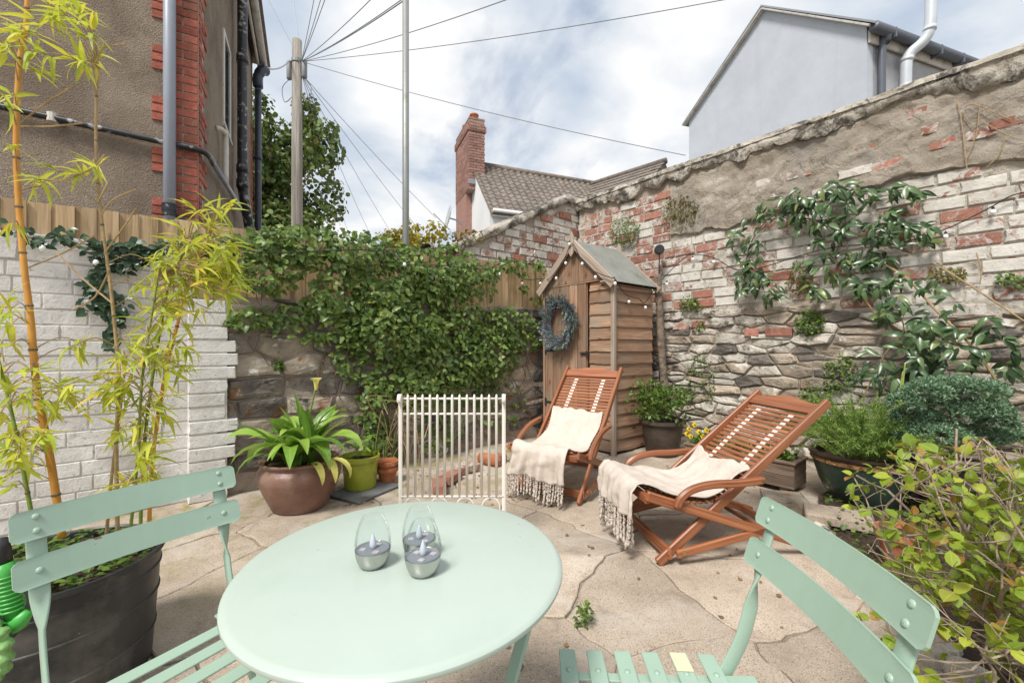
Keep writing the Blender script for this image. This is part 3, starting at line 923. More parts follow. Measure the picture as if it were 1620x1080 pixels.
# ---- sloping-topped brick wall beyond the fence
def slope_wall():
    rng = random.Random(10)
    w = thing('gable_brick_wall', 'patchy white and red brick wall with sloping top behind the fence', 'wall', (2.25, 4.14, 0))
    L = XR + 0.25 - 2.25
    top = lambda x: 2.24 + (TOP - 2.22) * min(1, max(0, x - 0.2) / 1.95)
    core_sheet('mortar_core', M['mortar'], w, 0, L, lambda x: -0.05, lambda x: top(x) - 0.02, y=0.010, rough=0.01, seed=12.0, step=0.06)
    mb = MB()
    def fc(u, v):
        x = -0.03 + (L + 0.03) * u
        prof = [(0.02, -0.10), (-0.035, -0.095), (-0.05, -0.03), (-0.02, 0.01), (0.1, 0.03), (0.26, 0.0)]
        k = v * (len(prof) - 1); i = min(int(k), len(prof) - 2); f = k - i
        y = prof[i][0] * (1 - f) + prof[i + 1][0] * f; z = prof[i][1] * (1 - f) + prof[i + 1][1] * f
        q = Vector((x * 7, y * 12, z * 12))
        return (x, y + 0.02 * noise.noise(q), top(x) + z + 0.022 * noise.noise(q + Vector((4, 4, 4))))
    mb.grid(fc, 70, 12)
    smooth_by_angle(mb.build('coping', M['coping'], w), 60)
    ml = {k: brick_variants(4, 0.232, 0.09, 0.06, 0.007, 4, M[k]) for k in ('brick_white', 'brick_mixed', 'brick_red')}
    z = 1.9; row = 0
    while z < TOP:
        x = 0.05 + (0.12 if row % 2 else 0)
        while x < L - 0.3:
            if z + 0.1 < top(x) - 0.02 and z + 0.1 < top(x + 0.2):
                p = rng.random(); kind = 'brick_red' if p < 0.2 else ('brick_mixed' if p < 0.6 else 'brick_white')
                place_piece('brick', rng.choice(ml[kind]), w, x + 0.122, rng.uniform(-0.012, 0.004), z + 0.051, 1.0, 1.0, rng.uniform(-0.01, 0.01))
            x += 0.244
        z += 0.102; row += 1
    return w
slope_wall()

# ---- feather-edge fence on and behind the back wall
def fence():
    rng = random.Random(3)
    f = thing('board_fence', 'pale wooden feather-edge board fence above the back wall', 'fence', (-2.4, YB + 0.07, 0))
    meshes = []
    for k in range(5):
        mb = MB(k)
        wd, hh = 0.125, 0.64
        j = [rng.uniform(-0.003, 0.003) for _ in range(8)]
        V = [(0, -0.004 + j[0], 0), (wd, -0.019 + j[1], 0), (wd, 0.0, 0), (0, 0.002, 0), (0, -0.004 + j[2], hh), (wd, -0.019 + j[3], hh), (wd, 0.0, hh), (0, 0.002, hh)]
        F = [(0, 1, 5, 4), (1, 2, 6, 5), (2, 3, 7, 6), (3, 0, 4, 7), (4, 5, 6, 7), (3, 2, 1, 0)]
        mb.add(V, F, [(p[2] + k * 3, p[0] + k, p[1]) for p in V])
        meshes.append(mb.mesh('board', M['fence']))
    x = 0.0; n = 0
    while x < 6.15:
        o = place_piece('board', rng.choice(meshes), f, x, rng.uniform(-0.002, 0.002) - (0.004 if n % 2 else 0), 1.375 + 0.021 * x + rng.uniform(-0.006, 0.006), rng.uniform(0.95, 1.0), 1.0)
        x += 0.107 + rng.uniform(-0.004, 0.004); n += 1
    for z in (1.56, 1.92):
        mb = MB(9); mb.beam((0, 0.03, z), (6.2, 0.03, z), 0.05, 0.07, ch=0.003); mb.build('rail', M['fence'], f)
    for x in (1.2, 3.0, 4.8):
        mb = MB(int(x * 10)); mb.beam((x, 0.10, 0), (x, 0.10, 2.06), 0.09, 0.09, up=(0, 1, 0)); mb.build('post', M['fence'], f)
    return f
fence()

# ------------------------------------------------------------------ houses
def house_left():
    rng = random.Random(31)
    c = W(-2.906, 3.9)
    h = thing('roughcast_house', 'brown roughcast house with red brick corner beyond the fence', 'house', (c.x, c.y, 0), math.radians(-13.36))
    EV = 6.5
    mb = MB()
    x0, y1 = -9.0, 4.4
    V = [(x0, 0, 0), (0, 0, 0), (0, y1, 0), (x0, y1, 0), (x0, 0, EV), (0, 0, EV), (0, y1, EV), (x0, y1, EV)]
    mb.add(V, [(0, 1, 5, 4), (1, 2, 6, 5), (2, 3, 7, 6), (3, 0, 4, 7)])
    mb.build('wall', M['roughcast'], h)
    mb = MB(); mb.add([(x0, -0.3, EV), (0.28, -0.3, EV), (0.28, y1 + 0.2, EV), (x0, y1 + 0.2, EV), (-3, 2.2, EV + 2.6), (x0, 2.2, EV + 2.6)], [(0, 1, 4, 5), (1, 2, 4), (2, 3, 5, 4), (3, 2, 1, 0)])
    mb.build('roof', M['roof_tile'], h)
    # brick quoins, three courses long and three short; 8 mm proud of the render
    fl = brick_variants(4, 0.218, 0.066, 0.03, 0.004, 41, M['brick_house'])
    fr = []
    for me in brick_variants(4, 0.218, 0.066, 0.03, 0.004, 42, M['brick_house']): fr.append(me)
    z = 1.78; row = 0
    while z < 5.2:
        longrow = (row // 3) % 2 == 0
        # front face (y = 0): stretcher and header alternate at the corner
        a, b = (0.218, 0.105) if row % 2 else (0.105, 0.218)
        runs = [(0.0, a), (a + 0.011, b if longrow else (0.105 if row % 2 == 0 else 0.0))]
        if longrow and row % 2: runs = [(0, 0.218), (0.229, 0.105)]
        for (s, wd) in runs:
            if wd <= 0: continue
            place_piece('brick', rng.choice(fl), h, -(s + wd / 2), -0.012, z + 0.038, wd / 0.218, 1.0)
        runs = [(0.012, 0.218 if row % 2 == 0 else 0.105)]
        if longrow: runs.append((0.012 + runs[0][1] + 0.011, 0.105))
        for (s, wd) in runs:
            o = place_piece('brick', rng.choice(fr), h, 0.012, s + wd / 2, z + 0.038, wd / 0.218, 1.0)
            o.rotation_euler = (0, 0, math.pi / 2)
        z += 0.076; row += 1
    for z in [1.85 + 0.076 * k for k in range(44)]:       # a second strip of brick at the far corner
        o = place_piece('brick', rng.choice(fr), h, 0.010, y1 - 0.17, z, 0.22 / 0.218 if int(z * 13) % 2 else 0.33 / 0.218, 1.0)
        o.rotation_euler = (0, 0, math.pi / 2)
    # joints behind the bricks
    mb = MB(); mb.box((-0.108, 0.004, 3.5), (0.226, 0.012, 3.5)); mb.box((-0.004, 0.12, 3.5), (0.012, 0.21, 3.5)); mb.build('quoin_mortar', M['mortar'], h)
    # downpipe on the near face
    mb = MB(); mb.tube([(-0.191, -0.075, 1.0), (-0.191, -0.075, 6.3)], 0.046, 16); p = mb.build('downpipe', M['pipe_grey'], h, smooth=True)
    mb = MB(); mb.tube([(-0.191, -0.075, 2.29), (-0.191, -0.075, 2.40)], 0.054, 16)
    for zz in (2.30, 2.345, 2.39): mb.tube([(-0.191, -0.075, zz - 0.008), (-0.191, -0.075, zz + 0.008)], 0.057, 16)
    mb.box((-0.12, -0.06, 2.28), (0.10, 0.02, 0.02)); mb.build('pipe_coupling', M['pipe_black'], p)
    # black waste pipe round the corner
    path = arc_pts([(-4.0, -0.045, 3.20), (-1.3, -0.045, 3.02), (-0.25, -0.05, 2.95), (-0.02, -0.055, 2.935), (0.07, 0.03, 2.93), (0.07, 0.3, 2.95)], 5)
    mb = MB(); mb.tube(path, 0.026, 10); wp = mb.build('waste_pipe', M['pipe_black'], h, smooth=True)
    mb = MB(); mb.tube([(0.07, 0.3, 2.95), (0.075, 1.2, 3.0), (0.09, 2.2, 3.03), (0.12, 2.75, 3.0)], 0.025, 10); mb.build('waste_pipe', M['pipe_grey'], h, smooth=True)
    for xx in (-0.96, -1.9):
        mb = MB(); mb.tube([(xx, -0.045, 3.0 + (-xx - 0.96) * .06 - 0.035), (xx, -0.045, 3.0 + (-xx - 0.96) * .06 + 0.035)], 0.034, 10); mb.tube([(xx, -0.045, 3.0), (xx + .02, 0, 2.96)], 0.014, 6); mb.build('pipe_clip', M['pipe_white'], wp)
    # soil pipe, overflow pipe, far downpipe on the side face
    mb = MB(); mb.tube(arc_pts([(0.115, 2.03, 6.4), (0.115, 2.03, 3.55), (0.115, 2.05, 3.3), (0.17, 2.28, 2.8), (0.17, 2.30, 2.55), (0.17, 2.30, 1.2)], 5), 0.062, 14)
    sp = mb.build('soil_pipe', M['pipe_black'], h, smooth=True)
    for zz in (3.55, 3.35, 2.6, 5.05):
        mb = MB(); mb.tube([(0.115 if zz > 3 else 0.17, 2.03 if zz > 3 else 2.30, zz - 0.05), (0.115 if zz > 3 else 0.17, 2.03 if zz > 3 else 2.30, zz + 0.05)], 0.074, 14)
        mb.build('collar', M['pipe_black'], sp, smooth=True)
    mb = MB(); mb.tube(arc_pts([(0.0, 0.86, 3.55), (0.06, 0.90, 3.55), (0.07, 1.0, 3.50), (0.07, 1.0, 3.0)], 4), 0.030, 10); mb.build('overflow_pipe', M['pipe_white'], h, smooth=True)
    mb = MB(); mb.tube([(0.10, 4.28, 1.0), (0.10, 4.28, 6.1)], 0.055, 12)
    fp = mb.build('downpipe', M['pipe_blue'], h, smooth=True)
    mb = MB(); mb.tube(arc_pts([(0.10, 4.28, 5.9), (0.10, 4.28, 6.1), (0.16, 4.32, 6.25), (0.22, 4.4, 6.3)], 3), 0.085, 12)
    for zz in (3.1, 4.6): mb.tube([(0.10, 4.28, zz - 0.04), (0.10, 4.28, zz + 0.04)], 0.068, 12); mb.beam((0, 4.15, zz), (0.1, 4.28, zz), 0.02, 0.03)
    mb.build('hopper', M['pipe_blue'], fp, smooth=True)
    # eaves
    mb = MB(); mb.beam((0.10, -0.3, EV - 0.1), (0.10, y1 + 0.2, EV - 0.1), 0.03, 0.2); mb.build('fascia', M['fascia'], h)
    mb = MB(); mb.tube([(0.18, -0.3, EV - 0.06), (0.18, y1 + 0.1, EV - 0.06)], 0.06, 12); mb.build('gutter', M['fascia'], h, smooth=True)
    # narrow window on the side face
    mb = MB()
    for (ya, yb_, za, zb_) in ((1.28, 1.33, 3.8, 4.95), (1.74, 1.79, 3.8, 4.95), (1.33, 1.74, 3.8, 3.85), (1.33, 1.74, 4.90, 4.95)):
        mb.box((0.004, (ya + yb_) / 2, (za + zb_) / 2), (0.03, yb_ - ya, zb_ - za), 0.004)
    win = mb.build('window', M['pipe_white'], h)
    mb = MB(); mb.box((0.002, 1.535, 4.375), (0.012, 0.41, 1.05)); mb.build('pane', M['glass_dark'], win)
    mb = MB(); mb.box((0.014, 1.535, 3.775), (0.04, 0.56, 0.04), 0.006); mb.build('sill', M['fascia'], win)
house_left()

def house_right():
    c = W(5.457, 6.5)
    h = thing('white_gable_house', 'white rendered gable house rising behind the tall wall', 'house', (c.x, c.y, 0), math.radians(-20.16))
    e0, e1, ya, za, y1 = 6.07, 6.47, 1.742, 7.62, 3.762
    D = 6.0
    mb = MB()
    V = [(0, 0, 0), (0, y1, 0), (0, y1, e1), (0, ya, za), (0, 0, e0)]
    mb.add(V, [(0, 4, 3, 2, 1)]); mb.build('gable_wall', M['white_render'], h)
    mb = MB(); mb.add([(D, p[1], p[2]) for p in V], [(0, 1, 2, 3, 4)]); mb.build('gable_wall', M['white_render'], h)
    mb = MB(); mb.add([(0.14, 0.0, 0), (D, 0.0, 0), (D, 0.0, e0), (0.14, 0.0, e0)], [(0, 1, 2, 3)])
    mb.add([(0, y1, 0), (D, y1, 0), (D, y1, e1), (0, y1, e1)], [(3, 2, 1, 0)]); mb.build('side_wall', M['pebbledash'], h)
    mb = MB(); mb.box((0.07, 0.005, e0 / 2), (0.138, 0.03, e0)); mb.build('corner_render', M['white_render'], h)
    mb = MB(); t = 0.035
    R = [(-0.10, -0.16, e0 - 0.10), (-0.10, ya, za + 0.03), (-0.10, y1 + 0.12, e1 - 0.06)]
    V = R + [(p[0], p[1], p[2] + t) for p in R]; n = 6
    V += [(D, p[1], p[2]) for p in V]
    mb.add(V, [(0, 1, 4, 3), (1, 2, 5, 4), (6, 9, 10, 7), (7, 10, 11, 8), (3, 4, 10, 9), (4, 5, 11, 10), (0, 6, 7, 1), (1, 7, 8, 2), (0, 3, 9, 6), (2, 8, 11, 5)])
    mb.build('roof', M['lead'], h)
    mb = MB(); mb.beam((-0.05, -0.10, e0 - 0.09), (-0.05, ya, za + 0.0), 0.09, 0.03); mb.beam((-0.05, ya, za + 0.0), (-0.05, y1 + 0.1, e1 - 0.05), 0.09, 0.03); mb.build('verge', M['fascia'], h)
    mb = MB(); mb.beam((0.0, -0.045, e0 - 0.2), (D, -0.045, e0 - 0.2), 0.03, 0.19); mb.build('fascia', M['fascia'], h)
    mb = MB(); mb.tube([(-0.05, -0.14, e0 - 0.13), (D, -0.14, e0 - 0.13)], 0.075, 12); g = mb.build('gutter', M['gutter'], h, smooth=True)
    for x in (0.35, 0.95, 1.5, 2.1):
        mb = MB(); mb.box((x, -0.13, e0 - 0.16), (0.03, 0.17, 0.16), 0.01); mb.build('bracket', M['gutter'], g)
    mb = MB(); mb.tube(arc_pts([(0.27, -0.14, e0 - 0.15), (0.27, -0.12, e0 - 0.3), (0.25, -0.07, e0 - 0.5), (0.25, -0.07, 0.5)], 3), 0.05, 12); mb.build('downpipe', M['gutter'], h, smooth=True)
    mb = MB()
    path = arc_pts([(0.74, -0.12, 4.4), (0.74, -0.12, 5.45), (0.77, -0.15, 5.70), (0.87, -0.27, 5.84), (0.91, -0.33, 6.02), (0.93, -0.34, 6.5), (0.97, -0.35, 7.7)], 5)
    mb.tube(path, 0.074, 16); fl = mb.build('flue', M['flue'], h, smooth=True)
    for (x, y, z) in ((0.74, -0.12, 5.2), (0.75, -0.13, 5.62), (0.91, -0.33, 6.0)):
        mb = MB(); mb.tube([(x, y, z - 0.03), (x, y, z + 0.03)], 0.082, 16); mb.build('flue_joint', M['flue'], fl, smooth=True)
house_right()

def house_far():
    rng = random.Random(77)
    c = W(-1.17, 12.0)
    h = thing('tiled_roof_house', 'low house with brown tiled roof and brick chimney past the sloping wall', 'house', (c.x, c.y, 0), math.radians(-17.4))
    rz, ez, d = 6.28, 4.5, 1.66
    D = 5.2
    mb = MB()
    V = [(0, -d, 0), (0, d, 0), (0, d, ez), (0, 0, rz), (0, -d, ez)]
    mb.add(V + [(D, p[1], p[2]) for p in V], [(0, 4, 3, 2, 1), (5, 6, 7, 8, 9), (0, 5, 9, 4), (1, 2, 7, 6)])
    mb.build('wall', M['cream_render'], h)
    mb = MB(); mb.add([(-0.04, -d - 0.18, ez - 0.16), (D, -d - 0.18, ez - 0.16), (D, 0, rz + 0.02), (-0.04, 0, rz + 0.02), (-0.04, d + 0.18, ez - 0.16), (D, d + 0.18, ez - 0.16)], [(0, 1, 2, 3), (3, 2, 5, 4)])
    roof = mb.build('roof', M['roof_tile'], h)
    # pantiles: one row after another down the slope, each tile its own piece; wavy cross-section
    n, tw = 5, 0.2
    V = []; F = []
    for i in range(n + 1):
        x = i / n * tw; wv = 0.028 * math.sin(i / n * 2 * math.pi)
        V += [(x, -0.235, wv + 0.028), (x, 0.03, wv + 0.008), (x, -0.235, wv + 0.006)]
    for i in range(n):
        a, b = i * 3, (i + 1) * 3
        F += [(a, b, b + 1, a + 1), (a + 2, b + 2, b, a)]
    tm = MB(); tm.add(V, F); tile = tm.mesh('roof_tile', M['roof_tile'])
    sl = math.atan2(rz - ez + 0.18, d + 0.18)
    rows = 14; Ls = math.hypot(rz - ez + 0.18, d + 0.18)
    for r in range(rows):
        s = (r + 0.02) / rows * Ls
        for k in range(int(D / tw)):
            if k * tw > 3.9: continue
            o = bpy.data.objects.new('roof_tile', tile); COL.objects.link(o); o.parent = roof
            o.location = (-0.02 + k * tw, -s * math.cos(sl), rz + 0.03 - s * math.sin(sl))
            o.rotation_euler = (sl, 0, 0)
            o.scale = (1, Ls / rows / 0.225, 0.85)
    mb = MB(); mb.tube([(0.3, 0, rz + 0.03), (D, 0, rz + 0.03)], 0.09, 10); mb.build('ridge', M['roof_tile'], roof, smooth=True)
    mb = MB(); mb.beam((0.02, -d - 0.12, ez - 0.12), (D, -d - 0.12, ez - 0.12), 0.06, 0.13); mb.build('fascia', M['cream_render'], h)
    mb = MB(); mb.tube([(0.02, -d - 0.2, ez - 0.07), (D, -d - 0.2, ez - 0.07)], 0.05, 10); mb.build('gutter', M['cream_render'], h, smooth=True)
    # chimney
    x0, x1, ya, yb_ = -0.18, 0.28, -0.42, 1.0
    mb = MB(); mb.box(((x0 + x1) / 2, (ya + yb_) / 2, 6.4), (x1 - x0 - 0.02, yb_ - ya - 0.02, 2.0)); ch = mb.build('chimney', M['mortar_pink'], h)
    ms = brick_variants(4, 0.216, 0.066, 0.02, 0.006, 61, M['brick_chimney'])
    z = 5.45; row = 0
    while z < 7.32:
        o_ = 0.035 if 7.05 < z < 7.2 else 0.0
        x = x0 - (0.1 if row % 2 else 0)
        while x < x1 - 0.05:
            a, b = max(x, x0), min(x + 0.216, x1)
            if b - a > 0.04: place_piece('brick', rng.choice(ms), ch, (a + b) / 2, ya - o_ - 0.01, z, (b - a) / 0.216, 1.0)
            x += 0.226
        y = ya - (0.1 if row % 2 else 0)
        while y < yb_ - 0.05:
            a, b = max(y, ya), min(y + 0.216, yb_)
            if b - a > 0.04:
                o = place_piece('brick', rng.choice(ms), ch, x0 - o_ - 0.01, (a + b) / 2, z, (b - a) / 0.216, 1.0); o.rotation_euler = (0, 0, -math.pi / 2)
            y += 0.226
        z += 0.075; row += 1
    mb = MB(); mb.box(((x0 + x1) / 2, (ya + yb_) / 2, 7.10), (x1 - x0 + 0.07, yb_ - ya + 0.07, 0.14)); mb.box(((x0 + x1) / 2, (ya + yb_) / 2, 7.37), (x1 - x0, yb_ - ya, 0.05)); mb.build('chimney_cap', M['brick_chimney'], ch)
    for (yy, hh) in ((-0.15, 0.22), (0.62, 0.28)):
        mb = MB(); mb.lathe([(0.12, 0), (0.11, hh * 0.8), (0.13, hh * 0.85), (0.13, hh), (0.09, hh), (0.09, 0.02)], 16, ((x0 + x1) / 2, yy, 7.39)); mb.build('chimney_pot', M['terracotta'], ch, smooth=True)
    mb = MB(); mb.box((0.06, -0.44, 5.62), (0.5, 0.06, 0.14)); mb.box((0.31, -0.1, 5.72), (0.05, 0.66, 0.1)); mb.build('flashing', M['lead'], ch)
    mb = MB(); mb.box((-0.09, 0.45, 2.75), (0.17, 1.1, 5.5)); mb.build('chimney_breast', M['brick_chimney'], h)
    # satellite dish on the gable
    dish = thing('satellite_dish', 'pale grey satellite dish on the wall beside the chimney breast', 'dish', atz(711, 345, 11.0))
    mb = MB()
    fw = (W(-0.93, -0.30) + Vector((0, 0, 0.2))).normalized(); up = Vector((0, 0, 1)); sd = fw.cross(up).normalized(); u2 = sd.cross(fw)
    V = []; F = []; nr, na = 5, 24
    for i in range(nr + 1):
        for j in range(na):
            a = 2 * math.pi * j / na; r = 0.35 * i / nr
            V.append(sd * (r * math.cos(a)) + u2 * (r * math.sin(a) * 1.05) + fw * (0.45 * r * r))
    for i in range(nr):
        for j in range(na):
            k = (j + 1) % na; F.append((i * na + j, i * na + k, (i + 1) * na + k, (i + 1) * na + j))
    mb.add(V, F); o = mb.build('reflector', M['flue'], dish, smooth=True)
    so = o.modifiers.new('thick', 'SOLIDIFY'); so.thickness = 0.012
    mb = MB(); mb.tube([(0, 0, -0.3), fw * 0.42], 0.012, 6); mb.tube([(0, 0, 0), fw * -0.18, fw * -0.18 + Vector((0.25, 0.1, -0.05))], 0.02, 8); mb.build('arm', M['pipe_grey'], dish)
house_far()

def wing_roof():
    a, b = W(2.55, 13.45), W(4.26, 11.75)
    h = thing('wing_roof_house', 'tiled wing roof climbing towards the tall wall behind the low house', 'house', a, math.atan2(b.y - a.y, b.x - a.x))
    L = (b - a).length; rz = 6.24
    mb = MB(); mb.box((L / 2, 0.1, 2.3), (L - 0.3, 2.6, 4.6)); mb.build('wall', M['pebbledash'], h)
    mb = MB(); mb.add([(-1.0, -1.9, rz - 1.6), (L, -1.9, rz - 1.6), (L, 0, rz), (-1.0, 0, rz), (L, 1.9, rz - 1.6), (-1.0, 1.9, rz - 1.6)], [(0, 1, 2, 3), (3, 2, 4, 5), (1, 4, 2)]); r = mb.build('roof', M['roof_tile'], h)
    for k in range(10):
        y = -0.12 - k * 0.19; z = rz + y * 0.842
        mb = MB(k); mb.sweep([(-1.0, y, z + 0.012), (L + 0.03, y, z + 0.012)], rect(0.13, 0.03, 0.005), (0, -0.64, 0.76)); mb.build('tile_course', M['roof_tile'], r)
    mb = MB(); mb.tube([(-1.0, 0, rz + 0.02), (L + 0.04, 0, rz + 0.02)], 0.09, 10); mb.build('ridge', M['roof_tile'], r, smooth=True)
wing_roof()

# ------------------------------------------------------------------ poles and overhead cables
def poles():
    p = thing('telegraph_pole', 'weathered wooden telegraph pole with grey boxes near its top', 'pole', W(-6.12, 12.0))
    mb = MB(); mb.tube([(0, 0, -0.1), (0, 0, 3), (0, 0, 6), (0.0, 0, 9.8)], 0.155, 16, [1.05, 1.0, 0.92, 0.82]); mb.build('shaft', M['pole_wood'], p, smooth=True)
    r = W(1, 0)
    for (s, z, w, hh) in ((-0.22, 8.95, 0.13, 0.52), (0.21, 8.98, 0.14, 0.50)):
        mb = MB(); c = r * s; mb.tube([(c.x, c.y, z - hh / 2), (c.x, c.y, z - hh / 2 + 0.03), (c.x, c.y, z + hh / 2 - 0.03), (c.x, c.y, z + hh / 2)], w * 0.55, 12, [0.8, 1, 1, 0.8]); b = mb.build('junction_box', M['cable'], p, smooth=True)
        mb = MB(); mb.tube(arc_pts([(c.x, c.y, z - hh / 2), (c.x * 1.9, c.y * 1.9, z - 0.5), (c.x * 1.6, c.y * 1.6, z - 0.9), (c.x * 0.6, c.y * 0.6, z - 0.75)], 5), 0.012, 5); mb.build('drop_loop', M['cable'], b)
    mb = MB(); mb.tube([(0, 0, 9.15), (0, 0, 9.25)], 0.15, 16); mb.build('band', M['galv'], p)
    for z in (5.2, 6.2, 7.2):
        mb = MB(); c = r * 0.16; mb.tube([(c.x * -1, c.y * -1, z), (c.x * 1, c.y * 1, z)], 0.012, 6); mb.build('step_iron', M['galv'], p)
    p2 = thing('steel_pole', 'slim grey steel pole standing up just behind the fence', 'pole', W(-1.19, 4.72))
    mb = MB(); mb.tube([(0, 0, 0), (0, 0, 5.6)], 0.036, 14); mb.build('shaft', M['galv'], p2, smooth=True)
    mb = MB(); mb.tube([(0, 0, 5.6), (0, 0, 5.63)], 0.042, 14); mb.build('cap', M['galv'], p2)
    top = W(-6.12, 12.0, 9.2)
    # far ends of the wires: points on the houses and beyond
    ends = [((395, -60, 14), 'first'), ((455, -80, 13), ''), ((510, -70, 9), ''), ((530, -80, 8), ''), ((545, -90, 7.5), ''), ((640, -55, 7.0), ''), ((690, -40, 6.5), ''), ((700, -42, 6.2), ''), ((850, -18, 7.0), ''), ((1240, -18, 7.5), ''), ((1085, 246, 9.5), ''), ((690, 345, 16), ''), ((660, 360, 18), ''), ((620, 370, 22), ''), ((590, 380, 24), ''), ((555, 380, 26), '')]
    names = ['thin cable running up from the pole past the roughcast house', 'cable rising almost straight up from the pole top', 'steep cable from the pole, first of three close together', 'steep cable from the pole, middle of three close together', 'steep cable from the pole, last of three close together', 'cable climbing over the sky to the steel pole, upper one', 'faint cable just above the thick slanting one by the steel pole', 'thick slanting cable crossing the sky beside the steel pole', 'cable crossing the sky behind the steel pole, higher of two', 'long cable sweeping across the sky to the far corner', 'cable sagging down from the pole to the tall wall', 'cable dropping towards the satellite dish', 'cable dropping behind the steel pole foot', 'cable falling from the pole boxes towards the yellow tree', 'cable falling steeply from the pole boxes', 'steepest cable falling beside the telegraph pole']
    for i, ((px, py, z), _) in enumerate(ends):
        e = atz(px, py, z)
        a = top + Vector((0, 0, -0.35 if py > 250 else 0.0)) + W(0.13, 0)
        n = 14; path = []
        sag = 0.012 * (e - a).length
        for k in range(n + 1):
            t = k / n; q = a.lerp(e, t); q.z -= sag * 4 * t * (1 - t); path.append(q)
        mb = MB(); loc = path[0].copy()
        mb.tube([q - loc for q in path], 0.011 if i == 7 else 0.0085, 5)
        o = mb.build('overhead_cable', M['cable'], None, loc=loc)
        tag(o, names[i], 'cable', 'overhead cables')
    mb = MB(); a, e = W(-6.3, 11.95, 9.2), W(-4.95, 7.9, 6.55)
    path = [a.lerp(e, k / 10) - Vector((0, 0, 0.25 * 4 * (k / 10) * (1 - k / 10))) for k in range(11)]
    mb.tube([q - a for q in path], 0.016, 5); o = mb.build('overhead_cable', M['cable'], None, loc=a)
    tag(o, 'green-grey twisted cable from pole to the roughcast house eaves', 'cable', 'overhead cables')
poles()

# ------------------------------------------------------------------ shed
M['shed'] = mat_wood('weathered_shed_wood', (0.20, 0.11, 0.068), (0.37, 0.222, 0.14), (0.51, 0.345, 0.24), 0.8, grain=(1.5, 34, 34), rnd=0.48, knots=(0.10, 0.045, 0.025), weather=((0.25, 0.22, 0.165), 2.6, 0.50, 0.72))
M['shed_pale'] = mat_wood('grey_bleached_trim', (0.28, 0.215, 0.165), (0.44, 0.355, 0.285), (0.56, 0.48, 0.40), 0.8, grain=(1.5, 30, 30), rnd=0.15)
M['felt'] = mat_rough('green_grey_roofing_felt', [(0.3, (0.20, 0.208, 0.185)), (0.7, (0.28, 0.288, 0.26))], 5, bump=0.5, bscale=220, bdist=0.004, rnd=0, spots=[((0.16, 0.17, 0.13), 3, 0.58, 0.75)])
M['iron'] = mat_paint('black_ironmongery', (0.03, 0.03, 0.032), 0.5)
M['bulb'] = mat_paint('frosted_white_bulb', (0.86, 0.86, 0.84), 0.2, var=0.0)
M['black_plastic'] = mat_paint('black_plastic', (0.02, 0.02, 0.022), 0.4, var=0.1)
SX, SYY = 3.592, 2.722       # near front corner of the shed
